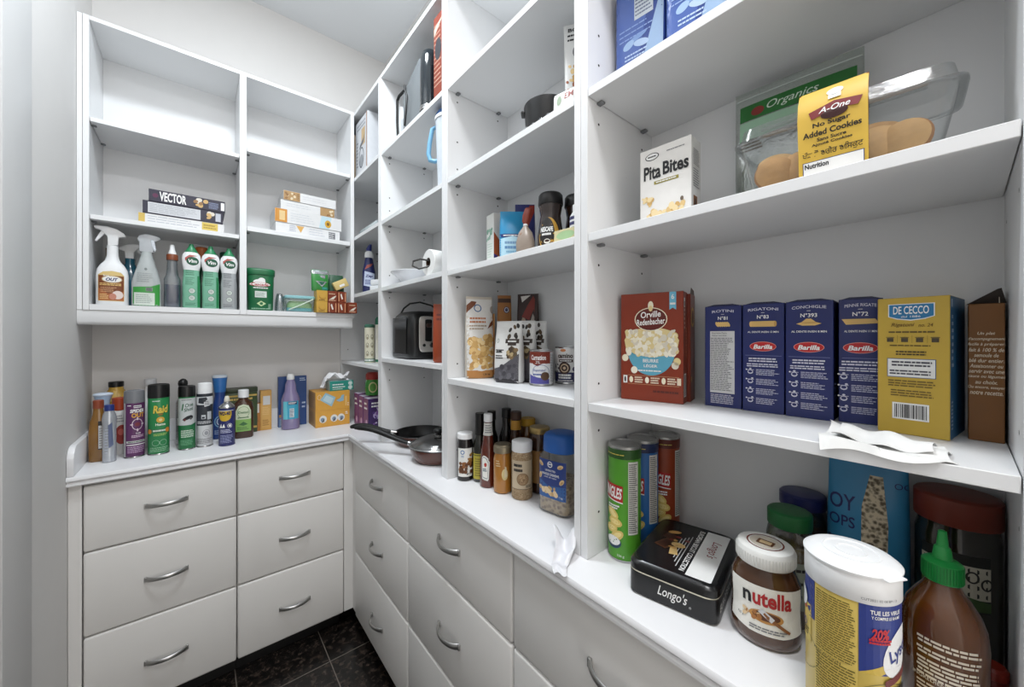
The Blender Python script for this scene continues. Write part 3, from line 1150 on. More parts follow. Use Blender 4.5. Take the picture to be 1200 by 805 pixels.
def pasta_box(label, x, y, w, name1, num, shape, minutes, panel=False, seed=0, rz=-85, d_=.072):
    t = IT('pasta_box', label, 'pasta', x, y, Z1, rz=rz, group='navy pasta cartons on the shelf')
    h = .187
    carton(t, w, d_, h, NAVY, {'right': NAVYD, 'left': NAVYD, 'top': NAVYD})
    # arched top flap
    mb = MB()
    mb.prism([(-w / 2 + .002, 0), (w / 2 - .002, 0), (w / 4, .0032), (-w / 4, .0032)], -d_ / 2 + .003, d_ / 2 - .003, NAVYD, 0, M=Matrix.Translation((0, 0, h)))
    mb.obj('top_flap', t)
    d = F(w, d_, h)
    d.text(name1, 0, .178, .0046, P(210, 210, 224), 2, min(w * .72, .006 * len(name1)), .01, arch=.0016)
    d.rect(-.0025, .0025, .1712, .1718, LW, 2)
    d.text('N°' + num, 0, .1645, .0064, LW, 2, None, .015)
    PA = P(222, 184, 112, .5); PB = P(196, 152, 84, .5)
    if shape == 'tube':
        d.rect(-.018, .018, .1475, .157, PA, 2); d.ell(.018, .1522, .002, .0047, PB, 2.4); d.ell(-.018, .1522, .002, .0047, PA, 2.4)
        for k in range(4): d.rect(-.018, .018, .149 + k * .0022, .1494 + k * .0022, PB, 2.2)
    elif shape == 'shell':
        d.poly([(-.016, .151), (-.009, .1535), (-.003, .159), (.003, .159), (.009, .1535), (.016, .151), (.008, .148), (-.008, .148)], PA, 2)
        for k in range(3): d.ell(0, .1525, .010 - k * .003, .0006, PB, 2.3)
    elif shape == 'penne':
        d.poly([(-.021, .157), (.016, .157), (.021, .150), (-.016, .1485)], PA, 2)
        for k in range(3): d.rect(-.016, .016, .1505 + k * .0022, .1508 + k * .0022, PB, 2.2)
    elif shape == 'rotini':
        for k in range(6): d.ell(-.009 + k * .0036, .153, .0026, .0052, PA, 2 + .05 * k, 10, rot=.5)
    if panel:
        d.rect(-.0215, .0195, .026, .1405, P(206, 206, 206), 1)
        d.text('Nutrition Facts', -.006, .137, .003, INK, 2, .025)
        d.text('Valeur nutritive', -.006, .1325, .003, INK, 2, .025)
        d.lines(-.0205, .0185, .03, .129, 30, P(96, 96, 100), 2, .4, .3, 3)
        d.lines(-.0205, .0185, .006, .024, 6, P(190, 190, 205), 2, .5, .2, 5)
    else:
        d.text('AL DENTE IN/EN ' + minutes + ' MIN', 0, .1385, .0032, LW, 2, w * .74, .01)
        d.ell(0, .1135, .019, .0078, P(186, 30, 34), 2)
        d.ring(0, .1135, .0195, .0083, .0008, P(226, 150, 140), 2.3)
        d.text('Barilla', 0, .113, .0076, LW, 3, .028, .028, .25)
        d.rect(-w / 2 + .004, w / 2 - .004, .0975, .098, P(130, 136, 180), 1)
        d.lines(-.021, .021, .086, .0945, 2, P(214, 214, 226), 2, .5, .1, seed)
        d.lines(-.024, .024, .0775, .0845, 2, P(214, 214, 226), 2, .5, .1, seed + 1)
        for k in range(4):
            z = .069 - k * .0165
            icons(d, -.0185, z, k)
            d.ell(-.0245, z + .004, .0012, .0012, LW, 2)
            d.lines(-.010, .024, z - .0055, z + .0055, 4, P(190, 192, 212), 2, .45, .35, seed + k)
    d.done('front_print', t)
    d = F(w, d_, h, 'right')
    if seed % 2 == 0:
        for k, c in enumerate((P(200, 60, 40), P(214, 170, 90))):
            d.ell(-.018, .12 - k * .03, .009, .011, c, 1)
    d.lines(-.03, .02, .03, .06, 5, P(120, 126, 170), 1, .4, .3, seed)
    d.done('side_print', t)


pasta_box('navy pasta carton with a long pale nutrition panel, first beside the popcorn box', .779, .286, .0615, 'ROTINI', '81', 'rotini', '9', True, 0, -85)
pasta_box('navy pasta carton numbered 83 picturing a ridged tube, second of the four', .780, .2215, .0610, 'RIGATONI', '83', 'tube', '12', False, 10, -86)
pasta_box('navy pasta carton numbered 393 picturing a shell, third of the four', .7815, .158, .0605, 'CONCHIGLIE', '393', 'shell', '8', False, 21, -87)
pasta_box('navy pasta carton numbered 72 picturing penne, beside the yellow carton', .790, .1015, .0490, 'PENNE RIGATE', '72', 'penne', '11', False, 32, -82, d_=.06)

t = IT('pasta_box', 'yellow pasta carton with a blue shield logo and blue sides', 'pasta', .7715, .0362, Z1, rz=-97)
w, d_, h = .0665, .098, .1825
YC = P(196, 164, 62, .4)
BLU = P(44, 104, 150, .4)
carton(t, w, d_, h, YC, {'right': BLU, 'left': BLU, 'top': YC})
d = F(w, d_, h)
d.poly([(-.0225, .174), (.0205, .174), (.0205, .157), (.012, .1535), (-.001, .1515), (-.014, .1535), (-.0225, .157)], LW, 1)
d.poly([(-.0215, .173), (.0195, .173), (.0195, .1575), (.011, .1545), (-.001, .1528), (-.013, .1545), (-.0215, .1575)], P(40, 120, 170), 1.5)
d.text('DE CECCO', -.001, .1655, .0105, LW, 2.4, .033, .015)
d.text('dal 1886', -.001, .157, .0026, LW, 2.4, .018)
d.text('Rigatoni', -.0085, .1455, .0062, P(110, 84, 24), 2, .022, .01, .3)
d.text('no. 24', .0125, .1455, .0045, P(110, 84, 24), 2, .013, .01, .2)
d.lines(-.022, .0215, .1345, .1385, 1, P(96, 78, 30), 2, .5, .1, 3)
for k in range(4):
    x = -.0205 + k * .0138
    d.rect(x - .0032, x + .0032, .1232, .1285, P(70, 60, 40), 2)
    d.rect(x - .004, x + .004, .1290, .1297, P(70, 60, 40), 2)
    if k < 3: d.rect(x + .0068, x + .0071, .122, .132, P(120, 100, 40), 2)
d.lines(-.021, .020, .117, .120, 1, P(96, 78, 30), 2, .5, .1, 6)
d.lines(-.015, .014, .105, .112, 2, P(60, 50, 26), 2, .5, .1, 7)
d.rect(-.0235, .0215, .076, .101, P(60, 90, 140), 1); d.rect(-.0228, .0208, .0768, .1002, P(232, 232, 230), 1.4)
d.lines(-.019, .019, .090, .0985, 2, P(70, 70, 80), 2.3, .5, .1, 8); d.lines(-.021, .019, .079, .0865, 2, P(70, 70, 80), 2.3, .5, .1, 9)
d.lines(-.0225, .0215, .063, .073, 3, P(110, 90, 36), 2, .45, .1, 10)
d.lines(-.020, .0195, .050, .06, 3, P(110, 90, 36), 2, .45, .1, 11)
d.bars(-.0165, .0135, .022, .040, 1, 12)
d.done('front_print', t)
d = F(w, d_, h, 'right')
d.rect(-.044, -.037, .168, .178, P(180, 200, 220), 1); d.done('side_emblem', t)
d = F(w, d_, h, 'right')
d.lines(-.042, -.03, .09, .16, 8, P(190, 206, 224), 1, .5, .4, 2)
d.done('side_text', t)
d = F(w, d_, h, 'right')
d.lines(-.044, -.034, .012, .05, 8, P(180, 200, 220), 1, .5, .2, 4)
d.done('side_print', t)

t = IT('grain_box', 'torn-open brown carton with white script text at the right end of the shelf', 'carton', .784, -.0195, Z1, rz=-90)
w, d_, h = .0285, .066, .1715
BW = P(122, 76, 26, .5)
carton(t, w, d_, h, BW, {'right': P(216, 210, 200, .5), 'top': P(60, 40, 24)})
d = F(w, d_, h)
for k, s_ in enumerate(('Un plat', "d'accompagnement", 'facile à préparer,', 'fait à 100 % de', 'semoule de', 'blé dur entier.', 'Assaisonner ou', 'servir avec une', 'sauce ou légumes', 'au choix.', 'Ou encore, essayer', 'notre recette.')):
    d.text(s_, 0, .134 - k * .0067, .0046, P(222, 206, 180), 2, min(.029, .0017 * len(s_) + .002), .015, .25)
d.done('front_print', t)
mb = MB()
FL = P(40, 28, 20, .6)
mb.prism([(-.016, 0), (.016, .0), (.012, .0195), (.009, .0185)], -.0003, .0003, FL, 0, M=Matrix.Translation((0, -d_ / 2 + .012, h)) @ Matrix.Rotation(math.radians(14), 4, 'X'))
mb.obj('torn_flap', t)
mb = MB()
mb.prism([(-.030, 0), (.030, .0), (.022, .016), (.0, .02), (-.02, .012)], -.0003, .0003, P(196, 180, 160, .6), 0, M=Matrix.Translation((w / 2 - .004, 0, h)) @ Matrix.Rotation(math.radians(90), 4, 'Z'))
mb.obj('torn_flap', t)

# --- paper tissue lying on the shelf's front edge
t = IT('paper_tissue', 'crumpled white paper tissue lying flat on the shelf before the pasta', 'tissue', .640, .066, Z1 + .0004, rz=0)


def tissue(u, v):
    # u along the shelf (towards the camera's right), v from the front edge to the back
    x = -.062 + .118 * v * (1 - .42 * u) + .010 * u + .004 * math.sin(u * 7)
    y = .044 - .108 * u + .012 * v + .004 * math.sin(v * 6)
    z = .004 + .004 * math.sin(u * 9 + v * 3) * v + .0035 * math.sin(v * 9 + u * 4) + .012 * max(0, v - .6) * (1 - u)
    z = max(.0009, z)
    if x < -.053:
        z = .0009 + (x + .053) * .9
    return (x, y, z)


mb = MB(); mb.sheet(tissue, 26, 18, P(226, 226, 224, .8))
mb.sheet(lambda u, v: (lambda p: (max(-.050, p[0]) + .003, p[1], max(.001, p[2]) + .0032 + .002 * math.sin(u * 14)))(tissue(u * .8 + .1, v * .6 + .2)), 20, 12, P(228, 228, 226, .8))
mb.obj('folded_sheet', t)

# --- limp plastic film by the upright
t = IT('plastic_film', 'limp scrap of white plastic film on the worktop by the upright', 'film', .5630, .5150, Z0, rz=-50)


def film(u, v):
    a = (u - .5) * (.046 - .022 * v)
    k = (1 - v)
    z = .0012 + .042 * k ** 2.2 * (.7 + .3 * math.cos(u * 6.3)) + .003 * math.sin(u * 7 + v * 5) * k + .003 * math.sin(v * 17)
    return (a + .005 * math.sin(v * 6), .030 - .095 * v + .006 * math.sin(u * 6), max(.0008, z))


mb = MB(); mb.sheet(film, 18, 24, P(226, 226, 230, .3), .0005); mb.obj('film_sheet', t)

# ------------------------------------------------------------------ second shelf of the nearest bay
Z2 = 1.5437
t = IT('snack_box', 'white pita snack box with black lettering on the shelf above the popcorn', 'snack', .6875, .3560, Z2, rz=-86)
w, d_, h = .0965, .044, .155
carton(t, w, d_, h, P(232, 230, 226, .35), {'right': P(222, 222, 220, .35)})
d = F(w, d_, h)
d.ell(-.024, .139, .0135, .007, INK, 1); d.ell(-.024, .139, .0118, .0056, LW, 1.4); d.lines(-.032, -.016, .137, .141, 1, INK, 2, .6, .05, 1)
d.lines(.004, .040, .139, .143, 1, GREYINK, 2, .4, .1, 2)
d.text('Pita', -.0235, .109, .0265, INK, 2, .0335, .03)
d.text('Bites', .0205, .1105, .025, INK, 2, .047, .03)
d.rect(-.020, .026, .0845, .0905, P(150, 140, 60), 1)
d.lines(-.016, .022, .086, .0895, 1, LW, 2, .6, .05, 3)
CR = (P(222, 190, 130), P(206, 166, 100), P(236, 214, 166))
d.pic(-.032, .034, .010, .038, 46, .006, CR, 1.6, 5)
d.pic(-.045, -.020, .048, .062, 16, .0045, CR, 1.6, 6)
d.rect(-.047, -.026, .012, .020, P(90, 60, 40), 2.6)
d.ell(.032, .046, .003, .004, P(110, 96, 80), 2)
d.done('front_print', t)
d = F(w, d_, h, 'right')
d.lines(-.014, .014, .105, .135, 10, GREYINK, 1, .4, .2, 5); d.lines(-.014, .014, .065, .1, 8, GREYINK, 1, .4, .2, 6)
d.rect(-.013, .004, .018, .05, P(130, 84, 50), 1); d.ell(-.005, .036, .005, .01, P(60, 40, 30), 2)
d.done('side_print', t)
mb = MB()
mb.prism([(-.042, 0), (.042, 0), (.040, .005), (.033, .004), (.024, .006), (.012, .003), (-.03, .0015)], -.0003, .0003, P(40, 40, 44), 0, M=Matrix.Translation((0, -.004, h)))
mb.obj('open_flap', t)

# cookie clamshell
t = IT('cookie_box', 'clear plastic clamshell of round cookies with a yellow paper sleeve', 'cookies', .6600, .1080, Z2, rz=-86)
w, d_, h = .190, .092, .088
PL = CLEAR(236, 238, 238, .06, .06)
mb = MB()
mb.loft([(.0005, w / 2 - .008, d_ / 2 - .008, 8), (.004, w / 2 - .004, d_ / 2 - .004, 8), (h - .016, w / 2 + .010, d_ / 2 + .006, 8), (h - .015, w / 2 + .017, d_ / 2 + .011, 8), (h - .013, w / 2 + .017, d_ / 2 + .011, 8), (h - .012, w / 2 + .010, d_ / 2 + .006, 8)], PL, 48, 8, (True, False))
mb.obj('tray', t)
mb = MB()
mb.loft([(h - .0125, w / 2 + .016, d_ / 2 + .0105, 8), (h - .011, w / 2 + .0105, d_ / 2 + .006, 8), (h + .006, w / 2 + .007, d_ / 2 + .003, 8), (h + .009, w / 2 + .0, d_ / 2 - .003, 8)], PL, 48, 8, (False, True))
for yy in (-.02, 0.012):
    mb.box(-w / 2 + .012, w / 2 - .012, yy - .003, yy + .003, h + .0092, h + .0125, PL, .001)
mb.obj('hinged_lid', t)
YS = P(214, 176, 66, .45)
mb = MB()
sl = []
pth = [(-d_ / 2 - .0005, .0005), (-d_ / 2 - .0125, h - .013), (-d_ / 2 - .0085, h + .009), (-d_ / 2 + .004, h + .028), (-d_ / 2 + .014, h + .030)]
for x in (-.0335, .0335):
    for y, z in pth:
        sl.append((x, y, z))
n = len(pth)
bm = bmesh.new(); bv = [bm.verts.new(v) for v in sl]
for i in range(n - 1):
    bm.faces.new([bv[i], bv[n + i], bv[n + i + 1], bv[i + 1]])
bm.normal_update(); bmesh.ops.solidify(bm, geom=bm.faces[:], thickness=.0006)
mb.from_bm(bm, YS, False)
mb.obj('paper_sleeve', t)


def sleeve(s, z, o):
    for (ya, za), (yb, zb) in zip(pth, pth[1:]):
        if za <= z <= zb:
            return (s, ya + (yb - ya) * (z - za) / (zb - za) - o - .0004, z)
    return (s, pth[0][0] - o, z)


d = DEC(sleeve, .0005)
d.rect(-.0335, -.0315, .001, h + .0275, P(120, 52, 30), 1); d.rect(.0315, .0335, .001, h + .0275, P(120, 52, 30), 1)
d.ell(.003, .1035, .008, .0055, LW, 1.5); d.rect(-.003, .009, .093, .1005, LW, 1.5)
d.poly([(-.019, .072), (.003, .078), (.025, .074), (.029, .084), (.003, .089), (-.022, .082)], P(120, 24, 28), 1.5)
d.ell(.003, .0735, .013, .006, P(60, 20, 20), 1.3)
d.text('A-One', .003, .0805, .0075, LW, 2.5, .030, .012, .3)
d.text('No Sugar', 0, .0635, .0072, INK, 2, .036, .03)
d.text('Added Cookies', 0, .0545, .0072, INK, 2, .056, .03)
d.text('Sans Sucre', 0, .0465, .0042, INK, 2, .028, .03)
d.text('Ajouté Cookies', 0, .0405, .0042, INK, 2, .039, .03)
d.text('ਖੰਡ ਤੋਂ ਬਗੈਰ ਬਿਸਕੁਟ', 0, .0300, .010, INK, 2, .058, .01)
d.rect(-.029, .030, .0055, .0220, P(40, 50, 110), 1.5); d.rect(-.0282, .0292, .0055, .0212, LW, 2)
d.text('Nutrition', -.015, .0165, .0062, INK, 2.6, .024, .03)
d.done('sleeve_print', t)
CK = P(208, 164, 108, .7, var=.16, scale=70, bump=.5)
CK2 = P(200, 152, 96, .7, var=.16, scale=70, bump=.5)
CKE = P(166, 112, 60, .75, var=.2, scale=90, bump=.5)
spots = [(-.064, -.026, .028, 82, 14), (-.066, -.002, .050, 46, 10), (-.040, -.018, .034, 66, -10), (-.062, .022, .030, 30, 4), (-.040, .018, .048, 34, 0),
         (-.010, .004, .034, 55, 0), (.016, -.004, .030, 60, 0), (.042, -.022, .034, 70, 12), (.040, .004, .058, 40, 10), (.062, -.026, .029, 80, -12), (.060, .014, .048, 50, 8), (.064, .002, .030, 20, 60)]
for k, (a, b, zc, rx_, ry_) in enumerate(spots):
    mb = MB()
    q = [(.0, -.0075), (.019, -.0075), (.0240, -.005), (.0252, -.001), (.0235, .0025), (.0195, .0055), (.011, .0085), (.0, .0095)]
    M = Matrix.Translation((a, b, zc)) @ Matrix.Rotation(math.radians(rx_), 4, 'X') @ Matrix.Rotation(math.radians(ry_), 4, 'Y')
    mb.lathe([(max(.0004, r), z) for r, z in q[:5]], CKE, 26, (True, False))
    mb.lathe([(max(.0004, r), z) for r, z in q[4:]], CK if k % 2 else CK2, 26, (False, True))
    o = mb.obj('cookie')
    # each cookie is a thing inside the clamshell
    R_ = t.matrix_world
    o.location = (0, 0, 0)
    o.matrix_world = Matrix.Translation(t.location) @ Matrix.Rotation(t.rotation_euler.z, 4, 'Z') @ M
    tag(o, 'round golden cookie in the clear clamshell with the yellow sleeve', 'cookie', 'cookies in the clamshell')

# zip bag behind the cookies
t = IT('zip_bag', 'clear resealable bag with a green printed band standing behind the cookies', 'bag', .782, .184, Z2, rz=-85)
prof = [(0, .080, .010, 3), (.02, .086, .017, 3), (.09, .088, .019, 3), (.15, .088, .013, 2.5), (.21, .088, .006, 2), (.235, .088, .003, 2), (.246, .088, .0012, 2)]
mb = MB(); mb.loft(prof, CLEAR(214, 222, 216, .30, .15), 40); mb.obj('bag_film', t)
mb = MB(); mb.loft([(.004, .074, .008, 3), (.03, .078, .013, 3), (.10, .078, .014, 3), (.125, .07, .006, 2)], P(150, 160, 140, .7, var=.25, scale=120), 36); mb.obj('contents', t)
d = DEC(proj(prof))
d.rect(-.080, .080, .190, .219, P(30, 104, 40, .4), 1)
d.poly([(-.080, .188), (.02, .188), (.02, .16), (-.080, .15)], P(150, 188, 160, .4), 1)
d.ell(-.052, .203, .010, .008, P(130, 40, 34), 1.5)
d.text('Organics', -.002, .2045, .018, P(206, 222, 206), 2, .072, .004, .35)
d.rect(-.086, .086, .2315, .2335, P(190, 200, 196), 1)
d.lines(-.078, -.04, .13, .155, 4, P(110, 90, 70), 2, .5, .3, 2)
d.done('bag_print', t)

# ------------------------------------------------------------------ third shelf of the nearest bay
Z3 = 1.8292


def water_pack(label, x, y, w, h, seed):
    t = IT('water_pack', label, 'drinks', x, y, Z3, rz=-84, group='blue shrink-wrapped packs on the upper shelf')
    prof = [(0, w / 2 - .004, .05, 9), (.004, w / 2, .054, 9), (h - .004, w / 2, .054, 9), (h, w / 2 - .006, .048, 9)]
    mb = MB(); mb.loft(prof, P(48, 70, 138, .18, var=.35, scale=28, bump=.5), 56, 9); mb.obj('wrapped_pack', t)
    d = DEC(proj(prof, 9))
    d.poly([(-w / 2 + .003, .0), (-.01, .0), (w / 2 - .02, h), (-w / 2 + .003, h)], P(70, 96, 164, .2), .7)
    d.poly([(-.004, .0), (w / 2 - .006, .0), (w / 2 - .004, h * .8), (.012, .06)], P(150, 176, 208, .2), 1)
    d.rect(-.008, .03, .135, .18, P(190, 198, 206), 1.5); d.lines(-.006, .028, .14, .176, 5, P(90, 100, 130), 2, .4, .2, seed)
    d.rect(-.034, .006, .004, .026, P(206, 212, 216), 1.5); d.lines(-.032, .004, .007, .023, 4, P(110, 110, 120), 2, .4, .2, seed + 1)
    d.ell(-.02, .092, .012, .008, P(150, 178, 214), 1.5, rot=.4); d.ell(.006, .086, .016, .007, P(170, 192, 222), 1.6, rot=-.3); d.ell(-.002, .10, .02, .005, P(120, 150, 200), 1.4, rot=.2)
    d.lines(-.028, .02, .06, .075, 2, P(180, 200, 230), 2, .4, .2, seed + 2)
    d.lines(-.04, .03, .10, .13, 3, P(130, 156, 206), 2, .25, .3, seed + 3)
    d.done('pack_print', t)


water_pack('blue shrink-wrapped drinks pack nearest the side panel, upper shelf', .716, .4125, .106, .225, 2)
water_pack('blue shrink-wrapped drinks pack in the middle of the upper shelf', .712, .3015, .106, .225, 8)
water_pack('dark blue shrink-wrapped drinks pack at right end of the row', .712, .190, .106, .215, 14)

# ================================================================== third bay: sauces and jars on the worktop
def bottle(name, label, cat, x, y, z, prof, mat, cap=None, lab=None, turn=0, rz=None, group=None, wrapr=None, seg=32, liquid=None, n=2.0, labname='label', extra=None):
    """cap: (rings, material); lab: fn(DEC); liquid: (rings, material)"""
    t = IT(name, label, cat, x, y, z, rz=rz, turn=turn, group=group)
    mb = MB(); mb.loft(prof, mat, seg, n); mb.obj('bottle_body', t)
    if liquid:
        mb = MB(); mb.loft(liquid[0], liquid[1], seg, n); mb.obj('contents', t)
    if cap:
        mb = MB(); mb.loft(cap[0], cap[1], 28); mb.obj('cap', t)
    if extra:
        extra(t)
    if lab:
        d = DEC(arc(prof, wrapr) if wrapr else proj(prof, n)); lab(d); d.done(labname, t)
    return t


def cyl_rings(r, z0, z1, e=.001):
    return [(z0, r - e, r - e), (z0 + e, r, r), (z1 - e, r, r), (z1, r - e, r - e)]


def L_bits(d):
    d.rect(-.0245, .0245, .014, .100, P(232, 232, 228), 1)
    d.ring(-.008, .088, .0065, .0065, .0022, P(54, 110, 170), 2); d.lines(-.012, -.002, .072, .079, 2, P(120, 150, 190), 2, .5, .2, 2)
    d.pic(-.017, .022, .026, .056, 34, .0055, (P(110, 66, 34), P(140, 88, 46), P(90, 52, 26)), 1.6, 4)
    d.pic(.010, .023, .058, .085, 12, .005, (P(170, 130, 60), P(140, 88, 46)), 1.6, 5)
    d.text('BITS', .012, .022, .006, INK, 2, None, .02)


bottle('topping_jar', 'dark jar with a white lid and white label, at left end of the sauces', 'jar', .634, .9865, Z0,
       [(0, .021, .021), (.003, .0245, .0245), (.112, .0245, .0245), (.122, .022, .022), (.128, .0215, .0215)], P(24, 20, 20, .15, coat=.5),
       (cyl_rings(.0245, .126, .143, .0015), PW), L_bits, wrapr=.0245)
OLV = P(26, 28, 20, .12, coat=.6)


def L_olive(d):
    d.rect(-.024, .024, .010, .086, P(186, 172, 66), 1); d.rect(-.024, .024, .080, .083, P(90, 90, 30), 1.5)
    d.lines(-.016, .016, .018, .074, 8, P(120, 110, 40), 2, .4, .4, 3)


bottle('oil_bottle', 'dark slim oil bottle with a yellow label between dark jar and tomato sauce', 'bottle', .6625, .9475, Z0,
       [(0, .019, .019), (.003, .0215, .0215), (.092, .0215, .0215), (.104, .0225, .0225), (.118, .0185, .0185), (.130, .0135, .0135), (.142, .0125, .0125), (.175, .0125, .0125)], OLV,
       (cyl_rings(.0145, .140, .206, .001), BLACK), L_olive, wrapr=.0215)
KET = P(92, 34, 20, .12, coat=.7)


def L_ketchup(d):
    d.poly([(-0.0205, .026), (-0.0030, .021), (0.0000, .026), (0.0030, .076), (-0.0005, .080), (-0.0010, .086), (-0.0085, .092), (-0.0165, .094), (-0.0225, .088)], P(226, 226, 220), 1)
    d.poly([(-0.0185, .031), (-0.0045, .027), (-0.0030, .029), (0.0000, .074), (-0.0030, .078), (-0.0045, .084), (-0.0105, .089), (-0.0165, .090), (-0.0205, .086)], P(90, 110, 120), 1.3)
    d.poly([(-0.0177, .033), (-0.0050, .029), (-0.0038, .030), (-0.0010, .073), (-0.0040, .077), (-0.0055, .082), (-0.0105, .087), (-0.0160, .088), (-0.0195, .085)], P(232, 232, 226), 1.6)
    d.lines(-.0175, -.0045, .048, .058, 2, P(60, 90, 110), 2, .6, .2, 2); d.ell(-.0095, .068, .004, .006, P(176, 60, 50), 2)


prof_k = [(0, .021, .021), (.003, .024, .024), (.075, .024, .024), (.105, .021, .021), (.135, .0165, .0165), (.160, .0125, .0125), (.185, .0115, .0115), (.190, .0115, .0115)]
t = bottle('sauce_bottle', 'red-brown tomato sauce bottle with a white cap and tilted white label', 'bottle', .6575, .8985, Z0, prof_k, KET,
           (cyl_rings(.0128, .1885, .212, .001), PW), L_ketchup, wrapr=.024, turn=4)
d = DEC(arc(prof_k, .0125)); d.rect(-.02, .02, .150, .186, P(222, 222, 216), 1.4); d.lines(-.010, .010, .156, .182, 4, GREYINK, 2, .5, .3, 5); d.done('neck_label', t)


def L_mustard(d):
    d.ell(.006, .055, .009, .016, P(214, 196, 140), 1); d.lines(-.020, -.004, .075, .095, 3, P(210, 190, 150), 1, .45, .4, 2); d.poly([(.004, .045), (.013, .05), (.010, .075), (.006, .078)], P(222, 210, 176), 1.5)


bottle('mustard_jar', 'mustard-yellow jar with a dark-rimmed tin lid beside the tomato sauce', 'jar', .666, .8395, Z0,
       [(0, .022, .022), (.004, .0262, .0262), (.095, .0262, .0262), (.106, .0235, .0235), (.114, .023, .023)], P(168, 112, 42, .14, coat=.6),
       ([(.112, .0250, .0250), (.113, .0262, .0262), (.128, .0262, .0262), (.1295, .0255, .0255), (.1305, .024, .024), (.1345, .0232, .0232), (.135, .022, .022)], P(150, 140, 118, .35, metal=.7)), L_mustard, wrapr=.0262)
SEED = SPECK('ground_seed', (150, 124, 92), (196, 174, 142), 300, .8, .5)


def L_seed(d):
    d.rect(-.030, .034, .030, .106, P(196, 178, 150), 1); d.rect(-.030, .034, .030, .031, INK, 1.3); d.rect(.0335, .0342, .03, .106, INK, 1.3)
    d.text('Raw Organic', -.012, .096, .005, INK, 2, .022, .01) if False else None
    d.lines(-.022, .004, .074, .100, 2, INK, 2, .55, .1, 6)
    d.ell(.004, .057, .0165, .0165, P(160, 130, 96), 1.5); d.ring(.004, .057, .0165, .0165, .0015, P(120, 92, 60), 2)
    d.pic(-.006, .014, .047, .067, 30, .0022, (P(186, 156, 116), P(140, 110, 76)), 2, 6)
    d.lines(.012, .03, .034, .042, 2, INK, 2, .5, .3, 3)


bottle('seed_jar', 'beige ground-seed jar with a ribbed white lid and a kraft label', 'jar', .6835, .776, Z0,
       [(0, .026, .026), (.004, .0288, .0288), (.112, .0288, .0288), (.124, .0265, .0265), (.130, .026, .026)], SEED,
       ([(.127, .0272, .0272), (.128, .0284, .0284), (.152, .0284, .0284), (.1545, .027, .027), (.1555, .025, .025)], PW), L_seed, wrapr=.0288, turn=-4)

# squared jar of cashews with a blue lid
t = IT('nut_jar', 'big squared clear jar of cashews with a blue lid beside the upright', 'jar', .7150, .6560, Z0, turn=-34)
q = .0475
prof = [(0, q - .004, q - .004, 4.5), (.004, q, q, 5), (.118, q, q, 5), (.140, q, q, 4.5), (.150, q - .006, q - .006, 3), (.156, q - .006, q - .006, 2.2)]
NUTS = SPECK('cashew_pieces', (140, 104, 62), (214, 186, 140), 95, .7, .3, .8)
mb = MB(); mb.loft(prof, CLEAR(222, 222, 220, .10), 48, 5); mb.obj('jar_body', t)
mb = MB(); mb.loft([(.003, q - .006, q - .006, 4.5), (.006, q - .002, q - .002, 5), (.072, q - .002, q - .002, 5), (.080, q - .012, q - .012, 4)], NUTS, 48, 5)
rg = random.Random(3)
for k in range(26):
    a = rg.uniform(0, 6.28)
    mb.ball((rg.uniform(-.034, .034), rg.uniform(-.034, .034), .076), .009, .005, .004, P(206, 172, 120, .6), 6)
mb.obj('contents', t)
mb = MB()
mb.loft([(.150, q - .0045, q - .0045, 2.4), (.1515, q - .0015, q - .0015, 2.4), (.186, q - .0025, q - .0025, 2.4), (.193, q - .007, q - .007, 2.4), (.196, q - .016, q - .016, 2.4), (.197, q - .026, q - .026, 2.4)], P(36, 96, 176, .4), 56)
mb.obj('lid', t)
d = DEC(proj(prof, 5))
d.rect(-.042, .040, .040, .134, P(40, 62, 128, .35), 1); d.poly([(-.042, .04), (.04, .04), (.04, .075), (-.01, .07), (-.042, .085)], P(48, 96, 160, .35), 1.2)
d.ring(-.004, .123, .0075, .0075, .002, LW, 2); d.lines(-.009, .002, .121, .126, 1, LW, 2, .6, .1, 1)
d.text('UNSALTED', -.003, .108, .0048, LW, 2, .03, .015); d.text('WHOLE CASHEWS', -.003, .0985, .0062, LW, 2, .052, .02); d.text('noix de cajou', -.003, .091, .0045, LW, 2, .036, .01)
for (a, b, r_) in ((.026, .122, .4), (-.034, .092, 1.2), (-.032, .122, -.6), (.030, .086, .9), (-.036, .062, .2)):
    d.ell(a, b, .0085, .0048, P(222, 192, 140), 2, 14, rot=r_); d.ell(a, b - .0018, .005, .0022, P(190, 150, 96), 2.4, 12, rot=r_)
d.pic(-.026, .014, .050, .068, 18, .0065, (P(222, 192, 140), P(206, 170, 112), P(236, 212, 170)), 2.5, 9)
d.text('1 kg', .028, .048, .006, LW, 2)
d.done('label', t)

